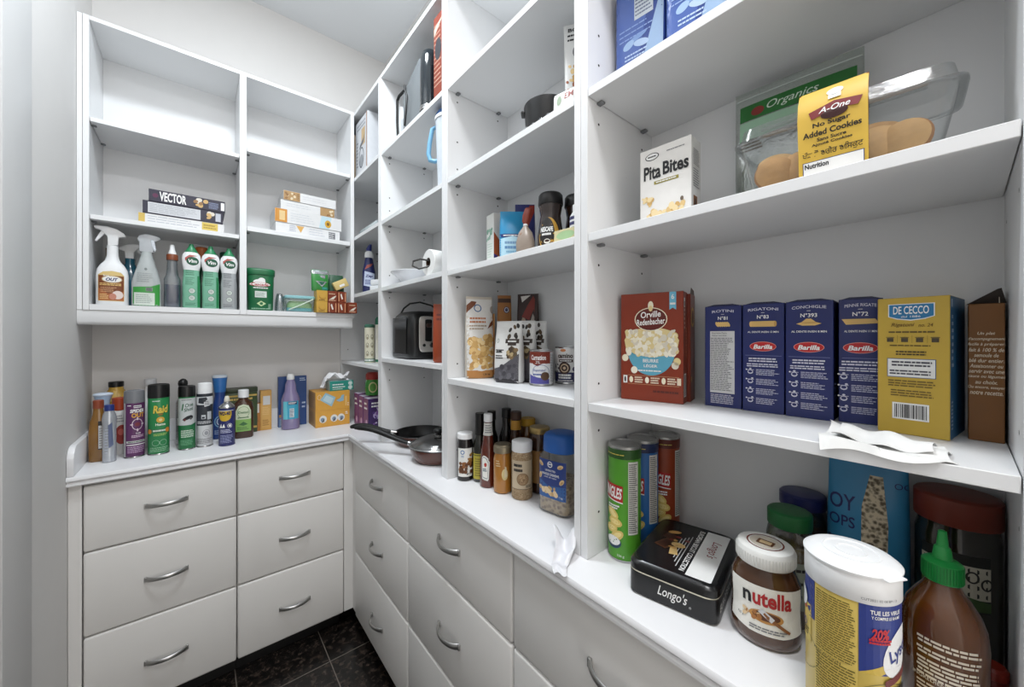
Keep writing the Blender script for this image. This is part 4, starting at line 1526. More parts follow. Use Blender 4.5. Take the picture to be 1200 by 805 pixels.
# tall bottles behind
bottle('sauce_bottle', 'dark bottle with a tall black cap behind the oil bottle', 'bottle', .7150, .9580, Z0,
       [(0, .018, .018), (.003, .0205, .0205), (.12, .0205, .0205), (.145, .013, .013), (.16, .012, .012), (.178, .012, .012)], OLV, (cyl_rings(.0138, .176, .204), BLACK),
       lambda d: d.rect(-.022, .022, .03, .09, P(60, 62, 40), 1), wrapr=.0205, group=None)
bottle('sauce_bottle', 'tall black-capped dark bottle near the back, right of the tomato sauce neck', 'bottle', .7470, .9230, Z0,
       [(0, .020, .020), (.003, .023, .023), (.125, .023, .023), (.155, .014, .014), (.165, .013, .013), (.186, .013, .013)], P(22, 18, 18, .12, coat=.6), (cyl_rings(.0148, .184, .213), BLACK),
       lambda d: d.rect(-.022, .022, .03, .10, P(120, 100, 60), 1), wrapr=.023)
bottle('syrup_bottle', 'brown bottle with a yellow neck label behind the mustard jar', 'bottle', .7380, .8660, Z0,
       [(0, .019, .019), (.003, .0215, .0215), (.12, .0215, .0215), (.148, .0165, .0165), (.162, .0155, .0155), (.192, .0155, .0155)], P(60, 32, 16, .12, coat=.6), (cyl_rings(.0168, .190, .213), P(66, 40, 24, .4)),
       lambda d: d.rect(-.03, .03, .160, .188, P(190, 140, 50), 1.5), wrapr=.0215, labname='neck_label', extra=lambda t: (lambda d: (d.rect(-.022, .022, .03, .11, P(150, 110, 60), 1), d.done('label', t)))(DEC(arc([(0, .0215, .0215), (.12, .0215, .0215)], .0215))))
bottle('spice_jar', 'jar with a yellow lid at the back between brown bottle and gold-lidded jar', 'jar', .7900, .8700, Z0,
       [(0, .026, .026), (.004, .029, .029), (.14, .029, .029), (.155, .022, .022), (.165, .021, .021)], P(104, 66, 30, .12, coat=.5), (cyl_rings(.0235, .163, .186, .002), P(206, 158, 50, .4)), None)
bottle('jam_jar', 'dark jar with a gold tin lid behind the ground-seed jar', 'jar', .7500, .7760, Z0,
       [(0, .027, .027), (.004, .0305, .0305), (.145, .0305, .0305), (.16, .027, .027), (.170, .0265, .0265)], P(58, 34, 20, .12, coat=.6), ([(.166, .0288, .0288), (.168, .0298, .0298), (.179, .0298, .0298), (.182, .028, .028), (.1825, .025, .025)], P(176, 150, 96, .3, metal=.8)),
       lambda d: d.rect(-.03, .03, .03, .12, P(150, 110, 60), 1), wrapr=.0305)


# ------------------------------------------------------------------ first shelf of the third bay: baking bags and cans
def pouch(name, label, cat, x, y, z, w, dp, h, mat, lab=None, turn=0, rz=None, group=None, side=None, crimp=.016, wob=.0, bump=.35):
    t = IT(name, label, cat, x, y, z, rz=rz, turn=turn, group=group)
    prof = [(0, w / 2 - .006, dp / 2 - .003, 3.5), (.006, w / 2 - .001, dp / 2, 4), (h * .3, w / 2, dp / 2, 3.5), (h * .6, w / 2, dp / 2 * .82, 3), (h * .8, w / 2 - .001, dp / 2 * .5, 2.6),
            (h - crimp, w / 2 - .002, dp / 2 * .14 + .001, 2.2), (h, w / 2 - .002, .0015, 2)]
    mb = MB(); mb.loft(prof, mat, 44, 3)
    mb.obj('bag_body', t)
    if side:
        dd = DEC(lambda s, zz, o: ((_ring(prof, zz)[0] + o) , s, zz)); side(dd); dd.done('side_print', t)
    if lab:
        d = DEC(proj(prof, 3), .0006); lab(d); d.done('bag_print', t)
    return t


ZB1 = 1.2117
KRAFT = P(176, 122, 66, .6)
CASH = (P(222, 186, 124), P(206, 164, 98), P(234, 206, 152), P(190, 146, 84))


def L_nutbag(d):
    d.poly([(-.043, .018), (.041, .018), (.041, .244), (-.043, .244)], P(226, 224, 220, .4), 1)
    d.rect(-.047, .047, .002, .026, KRAFT, 1.3)
    d.ell(.0, .085, .043, .062, P(226, 224, 220, .4), 1.4)
    d.pic(-.034, .036, .034, .132, 120, .0095, CASH, 1.7, 3)
    d.ring(-.008, .216, .012, .012, .003, P(60, 104, 150), 2)
    d.poly([(-.045, .20), (-.016, .225), (-.010, .236), (-.026, .238), (-.045, .222)], P(120, 66, 36), 1.8)
    d.poly([(.02, .152), (.040, .165), (.040, .18), (.03, .17)], P(120, 66, 36), 1.8)
    d.ell(.04, .212, .008, .012, P(170, 160, 150), 1.8)
    d.lines(-.034, .02, .168, .19, 2, P(190, 120, 80), 2, .5, .3, 3); d.lines(-.036, .022, .148, .166, 2, P(170, 150, 130), 2, .5, .3, 4)
    d.text('1.36 kg', .016, .0125, .008, INK, 2, None, .02)


t = pouch('nut_bag', 'large white and kraft bag of cashew pieces at left end of the baking shelf', 'bag', .6700, .9620, ZB1, .088, .050, .252, P(206, 196, 182, .5, bump=.5, scale=20), L_nutbag, turn=16)
mb = MB(); mb.box(.0425, .0445, -.019, .019, .010, .2, KRAFT, .0009); mb.obj('side_gusset', t)
pouch('baking_bag', 'brown kraft bag with a blue round emblem behind the cashew bag', 'bag', .7380, .9220, ZB1, .046, .036, .258, P(150, 98, 46, .6, bump=.5, scale=20),
      lambda d: (d.ell(.006, .212, .009, .010, P(60, 62, 96), 1), d.ring(.006, .212, .0065, .0075, .0012, LW, 1.4), d.rect(-.021, .021, .235, .248, P(60, 34, 20), 1), d.lines(-.016, .016, .1, .18, 5, P(90, 56, 30), 1, .4, .3, 2)), turn=6)
pouch('baking_bag', 'dark bag with red and grey chevrons peaking behind the chocolate pouches', 'bag', .7930, .8720, ZB1, .072, .030, .262, P(54, 36, 32, .5, bump=.5, scale=20),
      lambda d: (d.poly([(-.023, .255), (.01, .258), (-.018, .236)], P(220, 216, 210), 1.2), d.poly([(-.018, .19), (.0, .225), (.018, .256), (.0235, .245), (.0235, .20), (.021, .215), (.008, .18)], P(128, 40, 28), 1.4),
                 d.poly([(-.023, .16), (-.012, .2), (.003, .16)], P(160, 140, 120), 1.2), d.poly([(.010, .17), (.018, .20), (.0235, .19), (.0235, .16)], P(170, 160, 150), 1.2)), rz=-60)


def L_choc(seed):
    def f(d):
        w = .040
        d.rect(-w, w, .070, .168, P(228, 228, 226, .4), 1)
        d.poly([(-w, .0), (w, .0), (w, .082), (.018, .066), (-.012, .046), (-w, .038)], P(84, 82, 88, .4), 1.5)
        d.rect(-w, w, .0, .012, P(40, 38, 42), 2)
        rg = random.Random(seed)
        BN = (P(50, 40, 34), P(96, 76, 50), P(40, 32, 28))
        for k in range(9):
            a = rg.uniform(.002, w - .006); b = rg.uniform(.125, .166)
            d.ell(a, b, .0045, .0068, BN[k % 3], 2, 12, rot=rg.uniform(-.8, .8))
        d.poly([(-.002, .11), (w - .001, .11), (w - .001, .122), (-.002, .122)], P(60, 48, 42), 2); d.rect(.006, w - .008, .104, .118, P(60, 48, 42), 2.2); d.lines(.006, w - .006, .112, .119, 1, LW, 2.6, .6, .1, 2)
        d.poly([(.006, .088), (.018, .104), (.034, .094), (.036, .078), (.018, .066), (.002, .076)], P(96, 80, 58), 1.8)
        d.pic(.006, .034, .07, .096, 14, .006, (P(130, 106, 72), P(70, 56, 44), P(180, 160, 120)), 2, seed)
        d.pic(-.02, .03, .014, .054, 16, .007, (P(66, 64, 70), P(100, 98, 104)), 1.8, seed + 1)
        d.lines(-.034, -.004, .082, .094, 2, INK, 2, .5, .3, seed); d.text('SEMI', -.022, .088, .006, INK, 2.3, .018, .02) if seed == 4 else None
        d.lines(-.034, -.008, .066, .078, 2, INK, 2, .5, .3, seed + 3); d.ring(-.028, .117, .004, .006, .001, P(90, 120, 100), 2)
    return f


CP = P(214, 214, 212, .4, bump=.3, scale=24)
pouch('chocolate_pouch', 'foremost white pouch of chocolate chips with a grey wave at its base', 'bag', .6700, .8150, ZB1, .088, .042, .172, CP, L_choc(4), rz=-72, group='white chocolate pouches on the baking shelf')
pouch('chocolate_pouch', 'middle white chocolate pouch just behind the foremost one', 'bag', .7180, .8130, ZB1, .088, .040, .174, CP, L_choc(6), rz=-73, group='white chocolate pouches on the baking shelf')
pouch('chocolate_pouch', 'rearmost white chocolate pouch partly hidden by the milk tin', 'bag', .7640, .8130, ZB1, .088, .036, .174, CP, L_choc(9), rz=-74, group='white chocolate pouches on the baking shelf')


def tin_can(label, x, y, r, h, lab, turn=0):
    t = IT('food_can', label, 'can', x, y, ZB1, turn=turn)
    mb = MB()
    mb.lathe([(r - .002, 0), (r, .001), (r, .003), (r - .0012, .0045), (r - .0012, h - .0045), (r, h - .003), (r, h - .001), (r - .001, h), (r - .003, h), (r - .0035, h - .003)], STEEL, 40)
    mb.obj('can_body', t)
    d = DEC(arc([(0, r - .0008, r - .0008), (h, r - .0008, r - .0008)], r)); lab(d, h); d.done('paper_label', t)


def L_carn(d, h):
    d.rect(-.095, .095, .005, h - .005, P(226, 226, 226, .4), .5); d.rect(-.095, .095, h * .62, h - .005, P(128, 48, 30, .4), 1)
    d.poly([(-.03, h * .62), (.0, h * .62), (-.012, h * .55)], P(128, 48, 30, .4), 1)
    d.text('Carnation', -.011, h * .79, .013, LW, 2, .042, .025); d.text('2%', -.012, h * .66, .007, LW, 2)
    d.ring(-.004, h * .40, .024, .018, .001, P(60, 80, 140), 1.6); d.text('Evaporated', -.008, h * .43, .008, P(60, 80, 150), 2, .034, .01, .3); d.lines(-.026, .004, h * .28, h * .36, 1, P(60, 80, 150), 2, .5, .2, 2)
    d.poly([(-.04, .006), (.02, .006), (.02, .018), (-.02, .024), (-.04, .03)], P(80, 76, 150), 1.6); d.ell(.008, .026, .012, .011, P(84, 56, 34), 2)
    d.rect(.0235, .046, .006, h - .006, P(206, 206, 206), 1.5); d.lines(.0245, .045, .010, h - .010, 22, P(120, 120, 124), 2, .45, .3, 2)
    d.rect(.048, .09, h * .5, h - .006, P(128, 48, 30, .4), 1.6)


def L_cam(d, h):
    d.rect(-.1, .1, .005, h - .005, P(228, 226, 224, .4), .5); d.rect(-.1, .1, .006, .032, P(34, 36, 84, .4), 1)
    d.text('camino', -.002, h * .755, .0125, P(60, 40, 36), 2, .043, .035); d.rect(-.020, .020, h * .585, h * .66, P(60, 40, 36), 1.6); d.lines(-.017, .017, h * .60, h * .645, 1, LW, 2.2, .6, .05, 2)
    d.ell(-.004, h * .43, .0165, .0165, P(66, 44, 36), 1.8); d.ring(-.004, h * .43, .0115, .0115, .003, P(206, 180, 150), 2.2); d.ell(-.004, h * .43, .004, .004, P(206, 180, 150), 2.4)
    d.pic(-.036, -.022, h * .32, h * .54, 9, .003, (P(90, 86, 96), P(50, 46, 60)), 1.8, 3); d.ell(.026, h * .40, .008, .007, P(70, 66, 96), 2)
    d.lines(-.022, .016, .014, .028, 2, LW, 2, .7, .1, 9); d.lines(-.024, .02, .008, .012, 1, LW, 2, .6, .1, 4)
    d.ell(-.008, h * .90, .008, .004, P(206, 130, 80), 2)


tin_can('milk tin with a red-brown top band on its label, beside the chocolate pouches', .7010, .7180, .0318, .0940, L_carn, 4)
tin_can('white and navy tin printed with a coconut swirl beside the upright', .7850, .7020, .0335, .1015, L_cam, -6)

# ------------------------------------------------------------------ second shelf of the third bay
ZB2 = 1.5447
t = IT('tea_box', 'tall white carton with a green sprig at left end of the coffee shelf', 'carton', .690, .9000, ZB2, turn=-58)
w, d_, h = .040, .045, .160
carton(t, w, d_, h, P(224, 226, 222, .4), {'right': P(222, 220, 214, .4)})
d = F(w, d_, h); d.pic(-.018, .010, .085, .115, 16, .006, (P(150, 186, 168), P(120, 166, 146)), 1, 2); d.lines(-.014, .014, .03, .075, 6, P(190, 210, 196), 1, .4, .3, 3); d.done('front_print', t)
d = F(w, d_, h, 'right'); d.poly([(-.022, .0), (.022, .0), (.022, .025), (-.022, .04)], P(70, 56, 120), 1); d.poly([(-.022, .04), (.022, .025), (.022, .1), (.0, .08), (-.022, .105)], P(170, 84, 44), 1.2)
d.ring(.008, .092, .006, .012, .002, P(40, 50, 90), 1.6); d.pic(-.01, .018, .03, .075, 8, .005, (P(90, 130, 110), P(220, 206, 160)), 1.7, 5); d.done('side_print', t)


def L_blue(d):
    d.poly([(-.036, .012), (.036, .012), (.036, .066), (.0, .074), (-.036, .066)], P(176, 214, 230, .4), 1.2)
    d.rect(-.036, .036, .0705, .080, P(28, 46, 110), 1); d.lines(-.026, .024, .073, .078, 1, LW, 2, .6, .1, 2)
    d.lines(-.022, .014, .050, .060, 1, P(110, 150, 186), 2, .7, .05, 5); d.lines(-.022, .022, .036, .047, 1, P(90, 136, 180), 2, .7, .05, 6); d.lines(-.018, .02, .025, .034, 1, P(120, 170, 200), 2, .6, .2, 4)


pouch('sugar_bag', 'bright blue bag with a pale blue label panel on the coffee shelf', 'bag', .6800, .8130, ZB2, .073, .05, .148, P(30, 140, 190, .35, bump=.5, scale=20), L_blue, turn=2)
pouch('snack_bag', 'navy bag with a red corner behind the bright blue bag', 'bag', .7450, .8330, ZB2, .062, .04, .188, P(40, 46, 112, .35, bump=.4, scale=20),
      lambda d: (d.poly([(.002, .10), (.03, .17), (.03, .185), (.014, .185), (-.002, .14)], P(150, 44, 30), 1), d.lines(-.02, .01, .06, .1, 4, P(110, 120, 180), 1, .4, .3, 2)), turn=2)
t = IT('spice_bag', 'clear bag of brown spice tied at its neck beside the coffee jar', 'bag', .6550, .7300, ZB2)
mb = MB(); mb.loft([(0, .018, .014, 3), (.008, .024, .019, 3), (.04, .025, .020, 2.6), (.066, .018, .014, 2.2), (.084, .005, .005), (.088, .0045, .0045)], P(150, 136, 124, .3, var=.2, bump=.5, scale=30), 30); mb.obj('bag_body', t)
mb = MB(); mb.loft([(.088, .0045, .0045), (.096, .009, .004), (.112, .0105, .005, 2, .003, 0), (.130, .0095, .003, 2, .008, 0), (.1325, .006, .001, 2, .008, 0)], P(126, 46, 28, .4, bump=.5, scale=30), 24); mb.obj('gathered_top', t)
mb = MB(); mb.loft(cyl_rings(.0062, .083, .089, .0015), P(222, 222, 222), 16); mb.obj('tie', t)
d = DEC(proj([(0, .024, .019, 3), (.066, .018, .014, 3)], 3)); d.poly([(-.022, .004), (-.012, .058), (-.008, .066), (-.022, .05)], P(140, 80, 44), 1); d.done('bag_print', t)


def coffee_jar(label, x, y, s, lab, turn=0):
    prof = [(0, .029 * s, .029 * s), (.004, .0325 * s, .0325 * s), (.05, .0325 * s, .0325 * s), (.085, .0275 * s, .0275 * s), (.100, .0255 * s, .0255 * s), (.112, .0275 * s, .0275 * s), (.124, .029 * s, .029 * s), (.127, .029 * s, .029 * s)]
    bottle('coffee_jar', label, 'jar', x, y, ZB2, prof, P(40, 22, 14, .1, coat=.7), ([(.125, .0305 * s, .0305 * s), (.128, .0318 * s, .0318 * s), (.150, .0305 * s, .0305 * s), (.155, .027 * s, .027 * s), (.157, .021 * s, .021 * s)], P(20, 18, 18, .35)), lab, wrapr=.0325 * s, turn=turn)


def L_nes(d):
    d.ell(-.006, .046, .028, .044, P(196, 150, 60, .4), 1); d.ell(-.012, .052, .021, .038, P(26, 22, 22, .4), 1.4)
    d.poly([(-.026, .03), (.008, .038), (.01, .004), (-.026, .004)], P(206, 156, 60, .4), 1.2)
    d.text('NESCAFE', -.012, .060, .0125, LW, 2, .034, .035); d.lines(-.024, .0, .044, .051, 1, LW, 2, .7, .05, 4)
    d.ell(-.010, .030, .008, .006, P(236, 232, 220), 2); d.ell(-.010, .031, .006, .003, P(60, 30, 16), 2.4); d.poly([(-.02, .006), (-.002, .006), (.0, .022), (-.018, .022)], P(170, 80, 36), 1.8); d.rect(-.022, .004, .006, .012, P(220, 160, 60), 2)


coffee_jar('instant coffee jar with black lid and oval gold label on the coffee shelf', .6850, .6680, 1.0, L_nes, 2)
coffee_jar('second black-lidded coffee jar, dark and half hidden by the upright', .7450, .6350, .96, lambda d: (d.ell(.0, .046, .012, .03, P(30, 26, 24), 1), d.poly([(.004, .03), (.012, .05), (.01, .064), (.006, .05)], P(120, 70, 40), 1.4)), 0)
t = IT('tea_packet', 'small pale green box lying at the shelf edge beside the coffee jars', 'box', .6180, .5440, ZB2, rz=-86)
carton(t, .062, .034, .026, P(214, 204, 160, .5)); d = F(.062, .034, .026); d.ell(0, .013, .024, .009, P(168, 200, 150), 1); d.done('front_print', t)
bottle('milk_bottle', 'small white bottle with navy print behind the pale green box', 'bottle', .6560, .5540, ZB2, [(0, .017, .017), (.003, .0185, .0185), (.065, .0185, .0185), (.076, .012, .012), (.08, .011, .011)], P(230, 230, 228, .35),
       (cyl_rings(.012, .078, .092), PW), lambda d: d.lines(-.026, -.002, .03, .066, 3, P(40, 44, 100), 1, .6, .2, 3), wrapr=.0185)

# ------------------------------------------------------------------ third shelf of the third bay
ZB3 = 1.8287
t = IT('black_bowl', 'round black bowl with a side lug on a high shelf', 'bowl', .7050, .7000, ZB3)
mb = MB()
mb.lathe([(.036, 0), (.046, .002), (.056, .045), (.060, .098), (.0615, .108), (.0615, .112), (.058, .114), (.055, .110), (.050, .055), (.036, .012), (.0004, .010)], BLACK, 40)
mb.obj('bowl_body', t)
mb = MB(); mb.box(-.069, -.057, -.012, .012, .095, .104, BLACK, .003, 2); mb.obj('lug', t)
t = IT('food_packet', 'tall white packet picturing food leaning at right end of a high shelf', 'packet', .6900, .5800, ZB3, rz=-52)
prof = [(0, .026, .018, 4), (.01, .030, .020, 4), (.12, .033, .020, 4), (.22, .035, .012, 3), (.25, .036, .003, 2.4)]
mb = MB(); mb.loft(prof, P(222, 222, 220, .4, bump=.3, scale=20), 32, 4); mb.obj('packet_body', t)
d = DEC(proj(prof, 4)); d.pic(-.026, .02, .075, .14, 26, .007, (P(196, 150, 80), P(150, 80, 40), P(226, 196, 140)), 1, 6); d.poly([(-.024, .012), (.02, .012), (.022, .07), (-.02, .08)], P(160, 60, 36), .8)
d.text('BC', -.014, .232, .011, INK, 2, .022, .02); d.lines(-.026, .02, .20, .222, 2, INK, 1, .4, .3, 3); d.ell(-.004, .175, .01, .014, P(120, 120, 124), 1); d.done('packet_print', t)
t = IT('spice_packet', 'small white packet at the edge of a high shelf by the upright', 'packet', .6090, .5460, ZB3, rz=-80)
prof = [(0, .030, .008, 4), (.004, .031, .010, 4), (.036, .031, .006, 4), (.042, .031, .001, 3)]
mb = MB(); mb.loft(prof, P(228, 228, 224, .4), 28, 4); mb.obj('packet_body', t)
d = DEC(proj(prof, 4)); d.ell(-.014, .022, .006, .011, P(130, 150, 120), 1); d.text('EM', .010, .027, .013, P(150, 70, 60), 1, .022, .02); d.done('packet_print', t)
t = IT('plastic_film', 'crumpled clear wrapping at the edge of a high shelf before the black bowl', 'film', .603, .6250, ZB3, rz=-90)
mb = MB(); mb.sheet(lambda u, v: ((u - .5) * .10, -.008 + v * .022, .0010 + .014 * abs(math.sin(u * 13 + v * 4)) * (1 - abs(v - .5))), 26, 6, CLEAR(236, 238, 240, .3, .2), .0005); mb.obj('film_sheet', t)

# ================================================================== second bay: pans on the worktop
PANR = P(84, 44, 34, .25, coat=.4)


def pan(label, x, y, z, r, h, start, end, wiremat, lid):
    t = IT('frying_pan', label, 'pan', x, y, z, rz=0)
    mb = MB()
    mb.lathe([(.0004, 0), (r * .70, 0), (r * .82, .004), (r * .97, h * .6), (r, h)], PANR, 56, (True, False))
    mb.obj('pan_body', t)
    mb = MB()
    mb.lathe([(r, h), (r + .002, h + .0008), (r + .001, h + .002), (r - .003, h + .001), (r * .94, h * .6), (r * .80, .007), (.0004, .006)], P(20, 19, 19, .4), 56, (False, False))
    mb.obj('nonstick_lining', t)
    s = Vector(start); e = Vector(end)
    dr = (e - s).normalized()
    mb = MB()
    M = []
    for k in range(13):
        u = k / 12
        p = s.lerp(e, u) + Vector((0, 0, .010 * math.sin(u * PI) - .004 * math.sin(u * 2 * PI)))
        M.append(p)
    rs = [.0085 + .0055 * math.sin(min(1, u * 1.2) * PI * .6) for u in [k / 12 for k in range(13)]]
    rs[0] = .008; rs[-1] = .009; rs[-2] = .013
    mb.tube(M, rs, BLACKM, 12, None, .75)
    hd = mb.obj('handle', t)
    mb = MB()
    c = Vector((dr.x, dr.y, 0)).normalized()
    mb.tube([c * (r * .96) + Vector((0, 0, h * .75)), s.lerp(e, -.05), s.lerp(e, .03)], [.009, .0085, .0095], STEEL, 10)
    mb.obj('handle_ferrule', t)
    if lid:
        zl = h + .0036
        l = IT('glass_lid', 'domed glass lid with steel rim on the front brown frying pan', 'lid', x, y, z + zl, rz=0)
        mb = MB(); mb.lathe([(r - .002, .0), (r * .93, .008), (r * .75, .018), (r * .45, .027), (.014, .030), (.0004, .030)], CLEAR(64, 58, 56, .22), 48, (False, False)); mb.obj('glass_dome', l)
        mb = MB(); mb.lathe([(r - .004, -.0005), (r + .003, -.0005), (r + .0035, .002), (r + .001, .004), (r - .004, .0035)], STEEL, 56); mb.obj('steel_rim', l)
        mb = MB(); mb.lathe([(.011, .030), (.010, .036), (.017, .042), (.018, .050), (.014, .054), (.0004, .055)], BLACK, 28); mb.obj('knob', l)
        mb = MB(); mb.lathe([(.0165, .0302), (.0165, .033), (.011, .034)], STEEL, 28); mb.obj('knob_base', l)
    return t


pan('brown frying pan in front with its glass lid on, black handle to the corner', .6640, 1.2100, Z0, .100, .050, (-.066, .092, .046), (-.206, .270, .094), STEEL, True)
pan('brown frying pan behind, open with black lining', .7060, 1.4400, Z0, .106, .046, (-.094, .058, .048), (-.222, .180, .066), STEEL, False)

# --- toaster and bag on the shelf above the pans
ZC1 = 1.2517
t = IT('toaster', 'black two-slot toaster with a brushed steel end panel and a cord on top', 'toaster', .700, 1.4400, ZC1, rz=0)
mb = MB()
mb.loft([(.004, .078, .098, 7), (.010, .082, .100, 7), (.14, .080, .099, 7), (.172, .074, .094, 5), (.186, .060, .084, 4), (.1885, .052, .08, 4)], BLACK, 56, 7)
mb.obj('housing', t)
mb = MB()
for x in (-.022, .022):
    mb.box(x - .013, x + .013, -.066, .066, .1855, .1895, HOLE, .001)
mb.obj('bread_slot', t)
mb = MB()
mb.loft([(-.0905, .036, .070, 6), (-.0995, .036, .070, 6), (-.1015, .034, .068, 6)], P(206, 202, 196, .35, metal=.55), 40, 6, M=Matrix.Translation((-.012, 0, .098)) @ Matrix.Rotation(PI / 2, 4, 'X') @ Matrix.Rotation(PI, 4, 'X') if False else Matrix(((1, 0, 0, -.012), (0, 0, 1, 0), (0, 1, 0, .098), (0, 0, 0, 1))))
ep = mb.obj('end_panel', t)
mb = MB(); mb.box(-.024, .004, -.1035, -.1005, .070, .156, BLACK, .006, 2); mb.obj('lever_slot', t)
mb = MB(); mb.box(-.021, .001, -.116, -.103, .125, .140, P(60, 40, 36, .3), .004, 2); mb.obj('lever', t)
mb = MB(); mb.loft(cyl_rings(.010, 0, .012, .002), BLACK, 24, M=Matrix.Translation((.006, -.1005, .055)) @ Matrix.Rotation(PI / 2, 4, 'X')); mb.obj('browning_knob', t)
mb = MB(); mb.loft(cyl_rings(.006, 0, .005, .001), BLACK, 20, M=Matrix.Translation((-.028, -.1005, .055)) @ Matrix.Rotation(PI / 2, 4, 'X')); mb.obj('button', t)
mb = MB()
mb.box(-.0835, -.0815, -.060, .070, .02, .165, P(64, 66, 68, .10, metal=1.0), .0008); mb.obj('chrome_side', t)
mb = MB(); mb.tube([(-.05, .06, .188), (-.052, .03, .205), (-.044, -.01, .222), (-.02, -.05, .226), (.02, -.07, .214), (.05, -.06, .200), (.06, -.03, .186)], .0034, BLACKM, 8); mb.obj('cord', t)
pouch('snack_bag', 'orange-brown foil bag beside the toaster', 'bag', .6600, 1.1330, ZC1, .105, .05, .200, P(150, 62, 28, .3, bump=.5, scale=22),
      lambda d: (d.rect(-.022, .036, .025, .118, P(130, 96, 76, .3), 1), d.rect(-.018, .032, .03, .112, P(176, 92, 50, .3), 1.3), d.pic(-.012, .028, .035, .1, 18, .007, (P(190, 110, 60), P(120, 60, 36)), 1.6, 3), d.lines(-.04, .03, .14, .17, 2, P(110, 36, 20), 1, .5, .2, 2)), turn=0)

# --- bowl-like plate, butter and paper roll
ZC2 = 1.5472
t = IT('plate', 'white shallow dish on the shelf above the toaster', 'plate', .693, 1.4450, ZC2, rz=0)
mb = MB(); mb.lathe([(.038, 0), (.042, .0005), (.043, .004), (.070, .028), (.103, .052), (.105, .054), (.1035, .0555), (.068, .033), (.040, .009), (.0004, .008)], P(234, 236, 240, .2), 56); mb.obj('dish_body', t)
t = IT('butter_block', 'pale yellow butter block resting in the white dish', 'butter', .690, 1.4600, ZC2 + .0325, rz=-8)
mb = MB(); mb.box(-.045, .035, -.022, .022, .0, .034, P(214, 190, 120, .5), .003, 2); mb.obj('block', t)
t = IT('jar_clip', 'small grey metal clip standing in the dish beside the butter', 'clip', .700, 1.3950, ZC2 + .026, rz=-20)
mb = MB(); mb.box(-.014, .014, -.006, .006, .006, .038, P(120, 120, 124, .3, metal=.8), .002, 2); mb.obj('clip_body', t)
mb = MB(); mb.tube([(-.02, 0, .004), (-.016, 0, .03), (0, 0, .044), (.018, 0, .036)], .0035, METAL, 8); mb.obj('clip_wire', t)
t = IT('paper_roll', 'white paper towel roll lying with its open end to the aisle', 'roll', .705, 1.1650, ZC2 + .0455, rz=0)
MX = Matrix.Rotation(PI / 2, 4, 'Y')
mb = MB()
mb.lathe([(.0165, -.105), (.0435, -.105), (.0452, -.103), (.0452, .103), (.0435, .105), (.0165, .105), (.0165, -.105)], P(236, 236, 234, .9, bump=.3, scale=50), 48, (False, False), MX)
mb.obj('paper_layers', t)
mb = MB(); mb.lathe([(.0163, -.1045), (.0150, -.1045), (.0150, .1045), (.0163, .1045)], P(70, 48, 34, .8), 32, (False, True), MX); mb.obj('cardboard_core', t)
mb = MB(); mb.tube([(-.100, .004, .008), (-.125, .018, .012), (-.145, .030, .004), (-.148, .030, -.012), (-.130, .018, -.022), (-.100, .004, -.012)], .0032, P(40, 38, 36, .4), 8); mb.obj('wire_loop', t)

# --- pitcher
ZC3 = 1.8262
t = IT('pitcher', 'pale translucent pitcher with a blue lid and light blue handle', 'jug', .655, 1.1080, ZC3, rz=0)
mb = MB(); mb.lathe([(.040, 0), (.043, .003), (.048, .15), (.051, .235), (.052, .24)], P(214, 222, 230, .3), 40); mb.obj('pitcher_body', t)
mb = MB(); mb.lathe([(.0535, .236), (.054, .240), (.0535, .246), (.050, .250)], PW, 40); mb.obj('rim', t)
mb = MB(); mb.lathe([(.0505, .2495), (.0515, .254), (.046, .264), (.03, .268)], P(34, 92, 160, .4), 40); mb.obj('lid', t)
mb = MB(); mb.tube([(-.030, .040, .232), (-.042, .052, .222), (-.047, .060, .18), (-.050, .064, .14), (-.046, .060, .118), (-.036, .046, .112), (-.028, .036, .114)], [.006, .007, .0075, .008, .008, .007, .006], P(120, 178, 214, .35), 10); mb.obj('handle', t)

# --- top shelf of the second bay
ZC4 = 2.1172
t = IT('kitchen_machine', 'grey kitchen appliance with a glossy black column and wire handle on the top shelf', 'appliance', .680, 1.3250, ZC4, rz=-90)
mb = MB(); mb.box(-.115, .115, -.062, .075, .003, .032, BLACK, .004, 2); mb.obj('base', t)
mb = MB(); mb.prism([(-.105, .033), (.06, .033), (.06, .245), (.035, .255), (-.098, .195), (-.105, .18)], -.055, .06, P(140, 146, 150, .35, metal=.4), .006, 2); mb.obj('body', t)
mb = MB(); mb.loft([(.033, .036, .036), (.18, .036, .036), (.225, .034, .034), (.248, .027, .027), (.258, .016, .016), (.261, .005, .005)], P(30, 38, 44, .12, coat=.8), 40, M=Matrix.Translation((.088, -.035, 0))); mb.obj('column', t)
mb = MB(); mb.loft([(.020, .0375, .0375), (.024, .038, .038), (.034, .038, .038), (.036, .0365, .0365)], STEEL, 36, M=Matrix.Translation((.088, -.035, .012))); mb.obj('column_ring', t)
mb = MB(); mb.tube([(-.105, -.05, .205), (-.140, -.055, .200), (-.158, -.055, .190), (-.158, -.055, .10), (-.152, -.055, .045), (-.135, -.055, .022), (-.110, -.05, .018)], .0056, BLACKM, 8); mb.obj('wire_handle', t)
mb = MB(); mb.tube([(-.070, -.062, .205), (-.062, -.064, .18), (-.045, -.064, .15), (-.055, -.064, .09), (-.066, -.064, .045)], .0042, BLACKM, 8); mb.obj('wire_clasp', t)
pouch('plastic_bag', 'white printed bag in the far corner of the top shelf beside the appliance', 'bag', .690, 1.5200, ZC4, .07, .05, .20, P(224, 228, 232, .4, bump=.4, scale=20),
      lambda d: (d.pic(-.025, .02, .03, .09, 12, .006, (P(150, 180, 210), P(190, 206, 220)), 1, 2), d.poly([(-.014, .12), (.006, .185), (-.022, .18)], P(120, 84, 60), 1)), turn=10)
